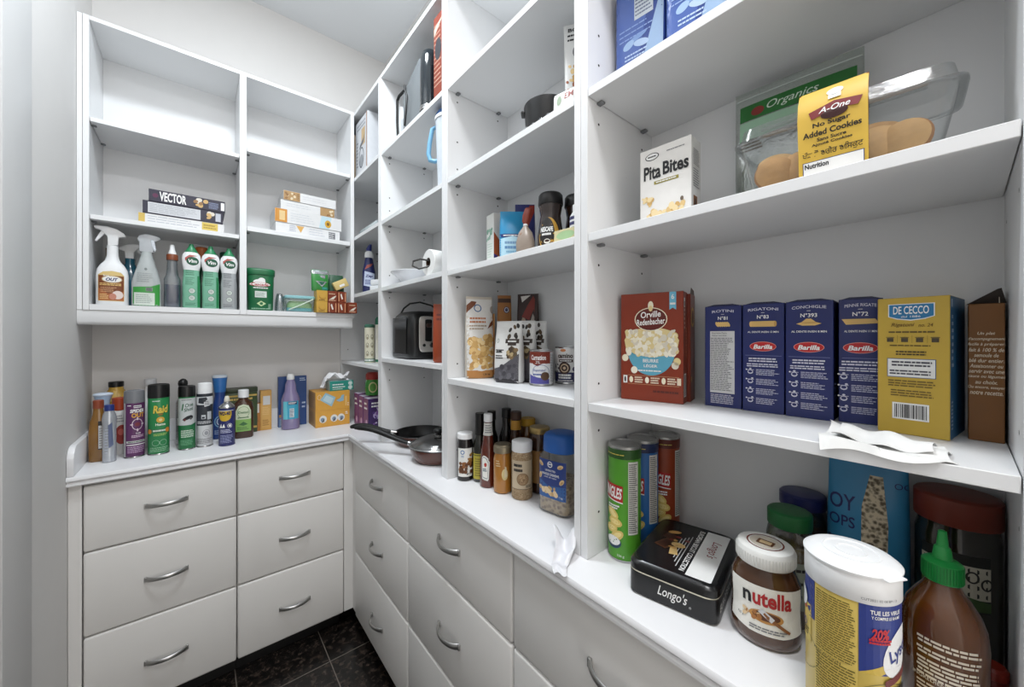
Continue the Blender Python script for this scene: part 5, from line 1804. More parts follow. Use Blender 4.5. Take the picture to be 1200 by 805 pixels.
t = IT('appliance_box', 'orange-red printed box at right end of the top shelf', 'box', .664, 1.0800, ZC4, rz=-90)
w, d_, h = .058, .145, .262
carton(t, w, d_, h, P(138, 60, 42, .45))
d = F(w, d_, h); d.lines(-.026, .026, .03, .24, 14, P(196, 150, 130), 1, .35, .3, 4); d.ell(0, .15, .02, .035, P(60, 60, 66), 1.4); d.poly([(-.026, .2), (.02, .23), (.026, .24), (-.026, .225)], P(222, 190, 170), 1.6); d.done('front_print', t)
d = F(w, d_, h, 'left'); d.lines(-.06, .06, .05, .24, 12, P(200, 120, 96), 1, .35, .3, 6); d.ell(.0, .12, .03, .04, P(60, 70, 90), 1.4); d.done('side_print', t)

# ================================================================== far bay beside the wall cabinet
def purple(label, y0, y1, x0, x1, h, m1):
    t = IT('capsule_box', label, 'box', (x0 + x1) / 2, (y0 + y1) / 2, Z0, rz=0, group='purple boxes in the far corner bay')
    w, d_ = x1 - x0, y1 - y0
    carton(t, w, d_, h, m1, {'top': P(206, 196, 214, .4), 'left': P(116, 66, 110, .4)})
    d = F(w, d_, h); d.ell(-.02, h * .45, .022, .018, P(190, 170, 214), 1); d.pic(-.045, .03, .02, h * .8, 16, .007, (P(206, 190, 226), P(130, 90, 160), P(90, 60, 130)), 1.5, 4); d.lines(-.05, .03, h * .7, h * .9, 2, LW, 2, .5, .3, 3); d.done('front_print', t)
    d = F(w, d_, h, 'left'); d.ell(.01, .03, .012, .016, P(200, 160, 190), 1); d.lines(-.02, .02, h * .6, h * .9, 2, LW, 1.4, .4, .3, 5); d.done('side_print', t)


purple('dark purple box nearest the pans in the far corner bay', 1.785, 1.850, .610, .740, .146, P(66, 44, 96, .4))
purple('plum box in the middle of the three purple boxes', 1.853, 1.915, .608, .740, .150, P(106, 58, 106, .4))
purple('plum box furthest back of the three purple boxes', 1.918, 1.975, .606, .740, .156, P(106, 58, 106, .4))
prof = [(0, .030, .030), (.004, .0345, .0345), (.03, .037, .037), (.062, .036, .036), (.08, .030, .030)]
bottle('sweets_jar', 'round green jar with a red lid on top of the purple boxes', 'jar', .664, 1.8750, Z0 + .1502, prof, P(60, 140, 52, .2, coat=.4, var=.3, scale=40),
       ([(.078, .031, .031), (.080, .034, .034), (.104, .033, .033), (.112, .026, .026), (.114, .02, .02)], P(164, 44, 30, .35)),
       lambda d: (d.ell(0, .042, .02, .026, P(206, 196, 140), 1), d.ell(0, .042, .015, .02, P(90, 150, 60), 1.4)), wrapr=.036)
ZD1 = 1.2137
GP = P(216, 212, 190, .45)


def L_jars(d):
    d.rect(-.05, .05, .006, .020, P(30, 110, 80), 1); d.lines(-.03, .03, .008, .018, 1, LW, 2, .7, .1, 2)
    for k in range(3):
        for a in (-.0105, .0115):
            d.ring(a, .045 + k * .040, .007, .012, .002, P(110, 104, 84), 1); d.ell(a, .041 + k * .040, .003, .005, P(150, 140, 110), 1.3)


bottle('shaker_jar', 'beige patterned jar with a white cap in the far corner bay', 'jar', .638, 1.8450, ZD1, cyl_rings(.0235, 0, .172, .003), GP,
       ([(.170, .0235, .0235), (.172, .0245, .0245), (.182, .024, .024), (.187, .019, .019)], P(60, 110, 90, .4)), L_jars, wrapr=.0235)
bottle('shaker_jar', 'taller beige jar with a green cap beside the patterned jar', 'jar', .676, 1.7950, ZD1, cyl_rings(.027, 0, .186, .003), P(222, 218, 206, .45),
       ([(.184, .0275, .0275), (.187, .0285, .0285), (.212, .0275, .0275), (.222, .020, .020)], P(24, 106, 80, .4)), lambda d: (d.rect(-.06, .06, .006, .018, P(30, 110, 80), 1), d.ell(.006, .10, .012, .022, P(110, 90, 80), 1)), wrapr=.027)
ZD2 = 1.5492
NB = P(26, 34, 84, .3)
prof = [(0, .026, .020, 2.6), (.004, .030, .024, 2.6), (.11, .030, .024, 2.6), (.15, .022, .020, 2.3), (.178, .017, .017), (.18, .017, .017)]
t = bottle('cleaner_bottle', 'navy cleaner bottle with a white collar and blue spout in the far bay', 'bottle', .645, 1.8750, ZD2, prof, NB, ([(.178, .019, .019), (.180, .021, .021), (.205, .019, .019), (.212, .012, .012)], PW),
           lambda d: (d.poly([(-.024, .04), (.024, .03), (.026, .1), (-.02, .11)], P(190, 200, 222), 1), d.text('Zep', 0, .085, .016, P(40, 50, 110), 2, .034, .03, .2), d.lines(-.018, .018, .045, .07, 3, P(60, 70, 130), 2, .5, .3, 2), d.poly([(-.02, .118), (.01, .135), (.018, .15), (-.01, .14)], P(150, 70, 60), 1)))
mb = MB(); mb.loft([(.211, .012, .012), (.222, .013, .010), (.238, .009, .008, 2, .004, -.004), (.245, .005, .004, 2, .008, -.008)], P(30, 44, 120, .35), 20); mb.obj('spout', t)
t = IT('soap_pack', 'white wrapped bar packs before the navy cleaner bottle', 'pack', .655, 1.7450, ZD2, rz=-62)
mb = MB(); mb.box(-.045, .045, -.025, .025, 0, .030, P(226, 228, 230, .4), .006, 2); mb.obj('lower_pack', t)
mb = MB(); mb.box(-.043, .043, -.023, .024, .0305, .058, P(230, 232, 234, .4), .006, 2); mb.obj('upper_pack', t)
t = IT('plastic_roll', 'clear rolled plastic sleeve lying on a far shelf', 'roll', .640, 1.8200, 1.8309 + .0245, rz=0)
mb = MB(); mb.loft([(-.12, .022, .022), (-.115, .024, .024), (.10, .024, .024), (.11, .022, .022)], P(196, 206, 208, .2, var=.3, scale=40, bump=.6), 24, M=Matrix.Rotation(PI / 2, 4, 'X')); mb.obj('rolled_film', t)
mb = MB(); mb.loft([(.1102, .012, .012), (.116, .012, .012)], P(40, 44, 48, .5), 16, M=Matrix.Rotation(PI / 2, 4, 'X')); mb.obj('end_plug', t)
ZD4 = 2.1213
t = IT('appliance_box', 'white appliance box with a printed kettle picture on the highest far shelf', 'box', .690, 1.8600, ZD4, rz=0)
w, d_, h = .172, .172, .276
carton(t, w, d_, h, P(216, 218, 222, .45))
d = F(w, d_, h, 'left')
d.rect(.068, .078, .0, h, P(176, 130, 104), 1); d.rect(-.086, -.08, .02, h * .75, P(190, 180, 176), 1)
d.ring(.0, .085, .034, .05, .006, P(70, 74, 84), 1.4); d.ell(.0, .07, .026, .03, P(150, 154, 160), 1.2); d.poly([(-.03, .13), (.03, .15), (.05, .19), (.03, .17), (-.02, .15)], P(90, 94, 104), 1.4); d.rect(.0, .05, .14, .22, P(206, 176, 130), 1.1)
d.lines(-.06, .06, .225, .26, 2, P(160, 164, 172), 1, .5, .2, 3); d.lines(-.07, -.045, .05, .18, 8, P(90, 94, 104), 1, .3, .4, 4)
d.done('side_print', t)
d = F(w, d_, h); d.lines(-.06, .06, .03, .06, 3, P(190, 194, 200), 1, .5, .3, 2); d.done('front_print', t)
t = IT('wooden_board', 'narrow tan board upright behind the white appliance box', 'board', .690, 1.9700, ZD4, rz=0)
mb = MB(); mb.box(-.09, .09, -.010, .010, 0, .235, P(190, 168, 140, .6, var=.12, scale=12), .003, 2); mb.obj('plank', t)

# ================================================================== wall cabinet, bottom row
ZW = 1.4524


def spray_head(t, zc, mat, tmat, s=1.0, flip=1, dx=0.0):
    """trigger head seen from the side; flip=1: nozzle to the left"""
    o = [(-.046, .076), (-.012, .0775), (.010, .072), (.030, .058), (.035, .046), (.016, .042), (.014, .012), (-.012, .008), (-.013, .042), (-.030, .062), (-.044, .066)]
    mb = MB(); mb.prism([(dx + flip * a * s, zc + b * s) for a, b in (o if flip > 0 else o[::-1])], -.011 * s, .011 * s, mat, .003 * s, 2); mb.obj('trigger_head', t)
    o = [(-.028, .060), (-.034, .048), (-.044, .022), (-.039, .019), (-.030, .034), (-.018, .052), (-.016, .060)]
    mb = MB(); mb.prism([(dx + flip * a * s, zc + b * s) for a, b in (o if flip > 0 else o[::-1])], -.006 * s, .006 * s, tmat, .0015 * s, 1); mb.obj('trigger', t)


# white rust-remover spray
t = IT('spray_bottle', 'white trigger spray bottle with a brown and gold label at cabinet left', 'spray', -.2385, 1.9600, ZW, rz=4)
prof = [(0, .038, .025, 3), (.004, .041, .028, 3), (.105, .041, .028, 3), (.128, .038, .026, 2.8), (.145, .030, .023, 2.4), (.160, .019, .018), (.178, .015, .015), (.200, .0145, .0145), (.214, .0145, .0145)]
mb = MB(); mb.loft(prof, PW, 40); mb.obj('bottle_body', t)
spray_head(t, .205, PW, PW, .98)
d = DEC(proj(prof, 3), .0006)
d.poly([(-.034, .014), (.030, .014), (.030, .106), (.022, .117), (.0, .121), (-.022, .117), (-.034, .106)], P(214, 186, 120, .4), 1)
d.rect(-.033, .029, .016, .104, P(120, 62, 26, .4), 1.4); d.poly([(-.033, .016), (.029, .016), (.029, .05), (-.01, .04), (-.033, .06)], P(170, 96, 50, .4), 1.6)
d.ell(.0, .091, .0255, .013, P(196, 170, 130), 2); d.ell(.0, .091, .023, .0105, LW, 2.3); d.text('OUT', .0, .0905, .0115, P(40, 40, 100), 3, .030, .04, .25); d.text('Iron', -.014, .1035, .006, LW, 3, .014, .02)
d.lines(-.030, .024, .068, .078, 2, P(226, 190, 120), 2, .6, .1, 3); d.lines(-.028, .014, .044, .064, 4, P(200, 150, 110), 2, .5, .3, 4)
d.ell(.014, .036, .014, .015, P(226, 210, 204), 2.2); d.ell(.002, .030, .009, .011, P(196, 130, 110), 2.4); d.lines(-.03, -.008, .02, .04, 4, P(226, 190, 130), 2, .5, .3, 5)
d.done('label', t)
t = IT('spray_bottle', 'white trigger sprayer on a teal bottle half hidden behind the brown-labelled one', 'spray', -.2050, 2.0700, ZW, rz=0)
mb = MB(); mb.loft([(0, .030, .026, 3), (.004, .034, .028, 3), (.11, .034, .028, 3), (.15, .022, .02), (.17, .014, .014), (.19, .014, .014)], P(30, 96, 120, .2, coat=.4), 36); mb.obj('bottle_body', t)
spray_head(t, .178, PW, PW, .9, -1)
bottle('cleaner_bottle', 'dark amber bottle in the shadow behind the white spray, far left', 'bottle', -.2580, 2.0900, ZW, [(0, .020, .020), (.003, .024, .024), (.15, .024, .024), (.18, .014, .014), (.19, .013, .013)], P(70, 46, 18, .12, coat=.5), (cyl_rings(.015, .188, .225), P(120, 90, 40, .4)), None)
# frosted spray with a green label
t = IT('spray_bottle', 'frosted grey spray bottle with a green and white label', 'spray', -.1500, 1.9600, ZW, rz=3)
prof = [(0, .036, .024, 3), (.004, .0405, .027, 3), (.085, .0405, .027, 3), (.12, .034, .026, 2.6), (.155, .025, .022, 2.4), (.190, .0165, .0165), (.205, .0155, .0155)]
mb = MB(); mb.loft(prof, P(176, 182, 182, .25, var=.12, scale=30, coat=.3), 40); mb.obj('bottle_body', t)
d = DEC(proj(prof, 3), .0006)
d.poly([(-.036, .002), (.036, .002), (.036, .086), (.012, .074), (-.036, .07)], P(60, 150, 66, .35), 1); d.rect(-.033, .022, .004, .050, P(206, 216, 206, .4), 1.5); d.rect(-.002, .016, .056, .07, P(140, 150, 146), 1.5); d.lines(-.001, .015, .057, .069, 5, INK, 2, .5, .1, 1)
d.lines(-.028, .018, .01, .045, 5, P(150, 160, 156), 2, .35, .3, 2); d.lines(-.026, .02, .088, .125, 5, P(140, 146, 146), 1, .35, .4, 3); d.ell(-.002, .138, .004, .005, P(120, 126, 126), 1)
d.done('label', t)
mb = MB()
o = [(-.020, .0), (.018, .0), (.020, .04), (.038, .052), (.036, .060), (.018, .066), (-.004, .068), (-.020, .060), (-.026, .045), (-.020, .036)]
mb.prism([(a, .203 + b) for a, b in o], -.012, .012, P(186, 190, 194, .3), .003, 2); mb.obj('trigger_head', t)
mb = MB(); mb.prism([(.010, .250), (.020, .250), (.026, .215), (.022, .205), (.014, .225)], -.0135, -.006, P(206, 212, 220, .15), .0015, 1); mb.obj('trigger', t)
# clear bottle of blue liquid
t = IT('dish_bottle', 'clear bottle half full of dark blue liquid with a white nozzle', 'bottle', -.0790, 1.9620, ZW, rz=2)
prof = [(0, .022, .018, 3), (.003, .0245, .020, 3), (.11, .0245, .020, 3), (.125, .0185, .0165, 2.5), (.15, .0155, .0155), (.178, .0150, .0150), (.184, .0150, .0150)]
mb = MB(); mb.loft(prof, CLEAR(214, 222, 228, .18), 32); mb.obj('bottle_body', t)
mb = MB(); mb.loft([(.002, .021, .017, 3), (.004, .0235, .019, 3), (.088, .0235, .019, 3), (.0885, .022, .018, 3)], P(34, 54, 92, .15, coat=.4), 32); mb.obj('liquid', t)
mb = MB(); mb.loft([(.183, .0162, .0162), (.184, .0172, .0172), (.203, .0172, .0172), (.206, .0155, .0155)], P(124, 62, 30, .4), 28); mb.obj('collar', t)
mb = MB(); mb.loft([(.205, .0125, .0125), (.215, .0115, .0115), (.222, .008, .008), (.238, .0068, .0068), (.243, .0055, .0055)], PW, 24); mb.obj('nozzle', t)


def vim(label, x, body, dark, text, rz):
    t = IT('cream_cleaner', label, 'cleaner', x, 1.9600, ZW, rz=rz, group='cream cleaner bottles in the wall cabinet')
    prof = [(0, .025, .018, 3), (.004, .0275, .020, 3), (.10, .0275, .020, 3), (.135, .0245, .018, 2.8), (.150, .0245, .018, 2.6), (.170, .0285, .020, 2.6), (.195, .0300, .021, 2.6), (.212, .0265, .019, 2.4), (.222, .019, .016)]
    zi = 4
    mb = MB(); mb.loft(prof[:5], body, 36, caps=(True, False)); mb.obj('bottle_body', t)
    mb = MB(); mb.loft(prof[4:], PW, 36, caps=(False, True)); mb.obj('bottle_shoulder', t)
    mb = MB(); mb.loft([(.2205, .0205, .0165), (.224, .0200, .0165), (.236, .0125, .012), (.246, .008, .008), (.2535, .0068, .0068), (.255, .005, .005)], P(48, 138, 92, .35), 28); mb.obj('squeeze_cap', t)
    d = DEC(proj(prof, 2.8), .0005)
    d.rect(.0175, .026, .004, .128, dark, 1)
    d.poly([(-.020, .196), (-.006, .209), (.018, .207), (-.004, .200), (-.019, .184)], P(176, 90, 84), 1.2)
    d.ell(.003, .185, .019, .0165, P(20, 66, 50), 1.5); d.ell(.003, .185, .017, .0145, P(28, 92, 66), 1.8); d.text('Vim', .003, .185, .0135, LW, 3, .027, .035, .15)
    d.lines(-.018, .010, .128, .150, 3, text, 2, .35, .4, 3); d.lines(-.019, .012, .090, .122, 5, text, 2, .3, .4, 4)
    for z in (.068, .040):
        d.ell(.001, z, .0105, .0105, P(206, 216, 208), 1.5); d.ring(.001, z, .0105, .0105, .0012, text, 2); d.lines(-.005, .007, z - .005, z + .005, 3, GREYINK, 2, .4, .2, 6)
    d.lines(-.019, .014, .008, .022, 3, text, 2, .35, .2, 8)
    d.done('label', t)


VG = P(124, 184, 156, .4); VD = P(40, 130, 80, .4)
vim('green cream-cleaner bottle, leftmost of the three with round badges', -.0225, VG, VD, P(60, 120, 96), 2)
vim('green cream-cleaner bottle in the middle of the trio', .0370, VG, VD, P(60, 120, 96), 0)
vim('grey cream-cleaner bottle with a green cap beside the cabinet divider', .0965, P(170, 174, 176, .4), P(150, 154, 156, .4), P(96, 100, 104), -2)
bottle('cleaner_bottle', 'dark green bottle with an orange cap behind the cream cleaners', 'bottle', .0100, 2.0500, ZW, [(0, .030, .024), (.004, .034, .028), (.15, .034, .028), (.19, .02, .02), (.2, .019, .019)], P(24, 70, 50, .15, coat=.4), (cyl_rings(.021, .198, .262, .004), P(190, 100, 40, .4)), None)
bottle('cleaner_bottle', 'black-green bottle behind the grey cream cleaner', 'bottle', .0900, 2.0500, ZW, [(0, .028, .022), (.004, .032, .026), (.16, .032, .026), (.2, .02, .02), (.21, .019, .019)], P(20, 50, 40, .15, coat=.4), (cyl_rings(.021, .208, .252, .004), P(24, 80, 60, .4)), None)

# dishwasher tub
t = IT('detergent_tub', 'green plastic tub with a lid and white cloud emblem beside the divider', 'tub', .2070, 1.9700, ZW, rz=-2)
prof = [(0, .043, .036, 4), (.004, .046, .039, 4), (.155, .0495, .042, 4)]
GT = P(26, 108, 66, .35)
mb = MB(); mb.loft(prof, GT, 48); mb.obj('tub_body', t)
mb = MB(); mb.loft([(.152, .0515, .044, 4), (.154, .053, .0455, 4), (.174, .0535, .046, 4), (.178, .052, .0445, 4), (.181, .048, .04, 4)], GT, 48); mb.obj('lid', t)
d = DEC(proj(prof, 4), .0005)
d.ell(-.006, .122, .022, .012, LW, 1); d.ell(.002, .130, .013, .011, LW, 1.2); d.ell(-.004, .112, .038, .0095, P(186, 60, 60), 1.5); d.ell(-.004, .112, .0365, .0082, LW, 1.8)
d.text('Cascade', -.004, .112, .0125, P(176, 30, 40), 2.4, .062, .025, .1); d.lines(-.028, .026, .094, .100, 1, LW, 2, .7, .05, 1)
d.rect(-.022, .020, .056, .083, P(216, 224, 218), 1.4); d.lines(-.019, .017, .060, .078, 4, P(130, 150, 140), 2, .4, .2, 2); d.poly([(-.016, .030), (.0, .018), (.018, .030), (.0, .042)], P(190, 214, 160), 1.4); d.ell(.001, .030, .006, .006, GT, 1.8)
d.lines(.026, .036, .006, .03, 4, P(170, 206, 180), 1.4, .5, .1, 4); d.lines(-.034, .03, .006, .011, 1, P(170, 206, 180), 1.4, .5, .1, 4)
d.done('label', t)

# clear food container with a teal lid
t = IT('lunch_container', 'clear lunch container with a teal lid on the cabinet floor', 'container', .3560, 1.9620, ZW, rz=-3)
prof = [(.0005, .052, .034, 6), (.004, .055, .037, 6), (.062, .060, .040, 6)]
mb = MB(); mb.loft(prof, CLEAR(232, 240, 238, .10), 44, caps=(True, False)); mb.obj('box', t)
mb = MB(); mb.loft([(.0605, .0615, .0415, 6), (.062, .0625, .0425, 6), (.071, .0625, .0425, 6), (.0735, .0595, .0395, 6)], P(150, 206, 212, .3), 44); mb.obj('lid', t)
mb = MB(); mb.loft([(.003, .050, .032, 6), (.005, .052, .034, 6), (.018, .053, .035, 6)], P(126, 200, 212, .4), 36)
mb.loft([(.0185, .050, .032, 5), (.038, .05, .03, 4), (.050, .04, .024, 3)], P(170, 206, 150, .6, var=.35, scale=30), 32)
mb.obj('contents', t)
mb = MB(); mb.tube([(-.045, -.0385, .008), (.0, -.0405, .030), (.052, -.042, .060)], .0028, P(206, 222, 206, .3), 8); mb.obj('spoon', t)
t = IT('plastic_bag', 'clear limp plastic bag between green tub and lunch container', 'bag', .2800, 1.9750, ZW, rz=0)
mb = MB(); mb.loft([(.0005, .018, .030, 3), (.02, .0185, .034, 3), (.05, .0165, .03, 2.6), (.075, .012, .02, 2.4), (.082, .010, .004, 2.2)], CLEAR(206, 214, 216, .22, .2), 28); mb.obj('bag_film', t)

# small sweet cartons on the edge of the cabinet
GD = P(204, 160, 66, .4); CB = P(124, 48, 20, .4)


def sweet(label, x, z, m, w=.0392, d_=.060, y=1.9225, seed=0, rz=0, h=.0505):
    t = IT('sweet_carton', label, 'sweets', x, y, ZW + z, rz=rz, group='small sweet cartons on the cabinet edge')
    carton(t, w, d_, h, m, None, 'carton', .001)
    d = F(w, d_, h)
    if m is GD:
        d.ell(.001, .022, .015, .013, P(170, 122, 40), 1); d.ell(.003, .026, .015, .012, GD, 1.3); d.lines(-.014, .014, .004, .008, 1, P(90, 66, 24), 1, .7, .1, 2)
    elif seed % 2:
        d.poly([(-.015, .010), (.0, .022), (.014, .030), (.015, .026), (.004, .012)], P(222, 214, 200), 1); d.lines(-.016, .014, .034, .04, 1, P(214, 180, 150), 1, .7, .1, 2); d.lines(-.016, .014, .004, .009, 1, P(214, 180, 150), 1, .7, .1, 3)
    else:
        d.poly([(-.008, .036), (-.003, .042), (.004, .016), (-.002, .014)], P(230, 224, 214), 1); d.rect(-.0165, -.0125, .004, .045, P(206, 150, 110), 1); d.rect(.0125, .0165, .004, .045, P(206, 150, 110), 1)
    d.done('front_print', t)


sweet('gold sweet carton at the bottom left of the small stack', .4370, 0.0, GD, .0465, seed=0)
sweet('gold sweet carton on top of the other gold one', .4380, .0510, GD, .0455, seed=0)
sweet('brown sweet carton with an upright white streak, beside the lower gold carton', .4820, 0, CB, .0400, seed=2)
sweet('brown sweet carton with a white swoosh, upper row next to gold', .4825, .0510, CB, .0410, seed=1)
sweet('brown sweet carton in the lower row, third from the left', .5235, 0, CB, .0395, seed=4)
sweet('brown sweet carton with an upright streak at right of the upper row', .5245, .0510, CB, .0395, seed=2)
sweet('brown sweet carton with a white swoosh overhanging the cabinet corner', .5650, 0, CB, .0400, y=1.8960, seed=1, rz=0)
t = IT('foil_packet', 'crinkled green and silver foil packet standing on the sweet cartons', 'packet', .4360, 1.9300, ZW + .1017, rz=4)
prof = [(0, .034, .010, 3), (.006, .036, .013, 3), (.05, .037, .012, 3), (.085, .037, .006, 2.4), (.098, .037, .0012, 2)]
mb = MB(); mb.loft(prof, P(60, 140, 70, .3, bump=.7, scale=30), 36, 3); mb.obj('packet_body', t)
d = DEC(proj(prof, 3), .0006); SV = P(206, 212, 214, .2, metal=.7, bump=.6, scale=40)
d.rect(-.035, .035, .078, .096, SV, 1); d.poly([(-.022, .045), (.028, .045), (.006, .018)], SV, 1.2); d.poly([(-.010, .042), (.018, .042), (.005, .026)], P(30, 96, 70), 1.5); d.poly([(-.005, .072), (.022, .076), (.02, .058), (.006, .062)], SV, 1.2); d.rect(.006, .035, .0, .018, P(60, 150, 140, .3), 1)
d.done('packet_print', t)
t = IT('snack_packet', 'dark green packet propped behind the cream wafer pack', 'packet', .5120, 1.9480, ZW + .1017, rz=-4)
prof = [(0, .034, .010, 3), (.006, .036, .012, 3), (.06, .034, .008, 3), (.084, .030, .001, 2)]
mb = MB(); mb.loft(prof, P(40, 84, 60, .35, bump=.5, scale=30), 32, 3); mb.obj('packet_body', t)
t = IT('wafer_pack', 'cream wrapped wafer pack lying tilted on the sweet cartons', 'packet', .5220, 1.9080, ZW + .1045, rz=0)
M = Matrix.Translation((0, 0, .030)) @ Matrix.Rotation(math.radians(-27), 4, 'Y')
mb = MB(); mb.box(-.033, .033, -.012, .012, -.017, .023, P(214, 190, 124, .4), .003, 2, M); mb.obj('wrapper', t)
mb = MB(); mb.box(-.010, .014, -.0128, -.0118, -.008, .002, LW, 0, 1, M); mb.obj('wrapper_print', t)

# ================================================================== wall cabinet, middle row: flat cereal boxes
ZM1 = 1.7619
DK = P(40, 38, 58, .4)
PB_ = P(222, 222, 222, .45)


def flatbox(name, label, x0, x1, y0, z0, h, mat, draw, group, dp=.150, fm=None, rz=0, turn=0):
    w = x1 - x0
    t = IT(name, label, 'cereal', (x0 + x1) / 2, y0 + dp / 2, z0, rz=rz, group=group)
    carton(t, w, dp, h, mat, fm)
    d = F(w, dp, h); draw(d, w, h); d.done('edge_print', t)
    return t


G1 = 'cereal boxes lying flat in the left column'
G2 = 'cereal boxes lying flat in the right column'


def v1(d, w, h):
    d.rect(-w * .49, w * .495, h * .06, h * .94, DK, .5)
    d.text('VECTOR', -w * .20, h * .5, h * .78, LW, 2, w * .34, .03); d.ell(-w * .42, h * .5, .008, .008, P(90, 30, 70), 1)
    d.pic(w * .08, w * .24, h * .25, h * .8, 9, .008, (P(206, 170, 110), P(222, 214, 200), P(150, 110, 66)), 1.5, 4)
    d.lines(w * .27, w * .41, h * .15, h * .75, 4, P(130, 140, 170), 1.5, .5, .2, 3); d.rect(w * .44, w * .49, h * .15, h * .85, LW, 1)


def v2(d, w, h):
    d.rect(-w * .44, w * .20, h * .08, h * .92, P(206, 208, 212), 1); d.lines(-w * .42, w * .18, h * .15, h * .85, 5, P(150, 154, 160), 2, .2, .3, 3)
    d.pic(w * .29, w * .36, h * .3, h * .8, 5, .008, (P(206, 170, 110), P(222, 214, 200)), 1.5, 4); d.rect(w * .40, w * .47, h * .15, h * .85, P(190, 194, 204), 1)


def v3(d, w, h):
    d.rect(-w * .5 + .0005, -w * .43, .001, h - .001, P(206, 176, 90), 1); d.lines(-w * .4, w * .2, h * .2, h * .9, 3, P(176, 180, 190), 1, .25, .3, 5); d.rect(w * .22, w * .42, h * .2, h * .95, P(212, 186, 90), 1); d.lines(w * .24, w * .40, h * .3, h * .8, 2, P(160, 130, 50), 2, .4, .2, 5)


flatbox('cereal_box', 'yellow-ended white cereal box at the bottom of the left flat stack', -.1720, .0800, 1.951, ZM1, .0400, PB_, v3, G1)
flatbox('cereal_box', 'navy cereal box with a pale side panel in the middle of the left stack', -.1605, .0760, 1.949, ZM1 + .0405, .0470, DK, v2, G1)
flatbox('cereal_box', 'dark cereal box with big white lettering on top of the left stack', -.1440, .0830, 1.947, ZM1 + .0880, .0450, DK, v1, G1)
ZM2 = 1.8039
TN = P(176, 140, 92, .5)


def r1(d, w, h):
    d.rect(-w * .5 + .0005, -w * .2, .001, h - .001, TN, 1); d.pic(-w * .46, -w * .3, h * .2, h * .8, 9, .006, (P(222, 206, 176), P(140, 100, 60)), 1.5, 3); d.lines(-w * .26, -w * .2, h * .15, h * .85, 4, P(120, 86, 50), 1.5, .4, .2, 2); d.lines(-w * .15, w * .42, h * .3, h * .8, 2, P(206, 206, 208), 1, .25, .3, 2)


def r2(d, w, h):
    d.rect(w * .22, w * .5 - .0005, .001, h - .001, TN, 1); d.pic(w * .36, w * .46, h * .2, h * .8, 7, .006, (P(222, 206, 176), P(140, 100, 60)), 1.5, 5); d.lines(-w * .4, w * .15, h * .3, h * .8, 2, P(200, 202, 206), 1, .25, .3, 2)


def r3(d, w, h):
    d.rect(-w * .5 + .0005, -w * .33, .001, h - .001, P(206, 140, 50), 1); d.rect(-w * .44, -w * .36, h * .15, h * .85, P(226, 196, 140), 1.5); d.lines(-w * .28, w * .1, h * .15, h * .85, 4, P(200, 204, 208), 1, .25, .3, 2)
    d.poly([(w * .14, .001), (w * .3, .001), (w * .34, h - .001), (w * .18, h - .001)], P(190, 216, 226), 1); d.ell(w * .28, h * .42, .014, .018, P(206, 160, 50), 1.5); d.ell(w * .28, h * .42, .006, .008, P(120, 84, 30), 1.8)


def r4(d, w, h):
    d.lines(-w * .3, -w * .2, h * .3, h * .9, 4, P(120, 130, 160), 1, .3, .1, 2); d.poly([(-w * .2, h * .9), (-w * .08, h * .9), (-w * .13, h * .3)], P(214, 166, 90), 1); d.lines(.0, w * .28, h * .2, h * .9, 3, P(186, 190, 200), 1, .25, .3, 6); d.rect(w * .31, w * .42, h * .15, h * .8, P(110, 110, 116), 1); d.lines(w * .31, w * .42, h * .2, h * .75, 4, LW, 1.5, .3, .3, 4)


flatbox('cereal_box', 'white box at the bottom of the right flat stack', .2620, .5310, 1.955, ZM2, .0500, PB_, r4, G2)
flatbox('cereal_box', 'white box with an orange end and yellow flower, second from below', .2590, .5380, 1.952, ZM2 + .0505, .0605, PB_, r3, G2)
flatbox('cereal_box', 'white box with a tan right end, third from below in the right stack', .2815, .5060, 1.954, ZM2 + .1115, .0415, PB_, r2, G2)
flatbox('cereal_box', 'white box with a tan left end on top of the right stack', .2920, .5120, 1.951, ZM2 + .1535, .0430, PB_, r1, G2)

# ================================================================== back worktop: cleaners and cans


def aerosol(name, label, x, y, r, h, body, capm, caph, lab, turn=0, group=None, cat='spray can', capr=1.0):
    t = IT(name, label, cat, x, y, Z0, turn=turn, group=group)
    hb = h - caph
    prof = [(0, r - .0015, r - .0015), (.002, r, r), (hb, r, r)]
    mb = MB(); mb.lathe([(r - .003, .003), (r - .002, 0), (r, .001), (r, .003), (r - .0012, .0045)], STEEL, 32, (True, False))
    mb.lathe([(r - .0012, .0045), (r - .0008, .005), (r - .0008, hb - .002), (r - .002, hb)], body, 36, (False, True)); mb.obj('can_body', t)
    mb = MB(); k = r * capr
    mb.lathe([(k - .001, hb - .001), (k, hb), (k - .0005, h - .006), (k - .002, h - .001), (k - .006, h), (k - .009, h - .002)], capm, 36); mb.obj('cap', t)
    d = DEC(arc([(0, r - .0008, r - .0008), (h, r - .0008, r - .0008)], r)); lab(d); d.done('label', t)
    return t


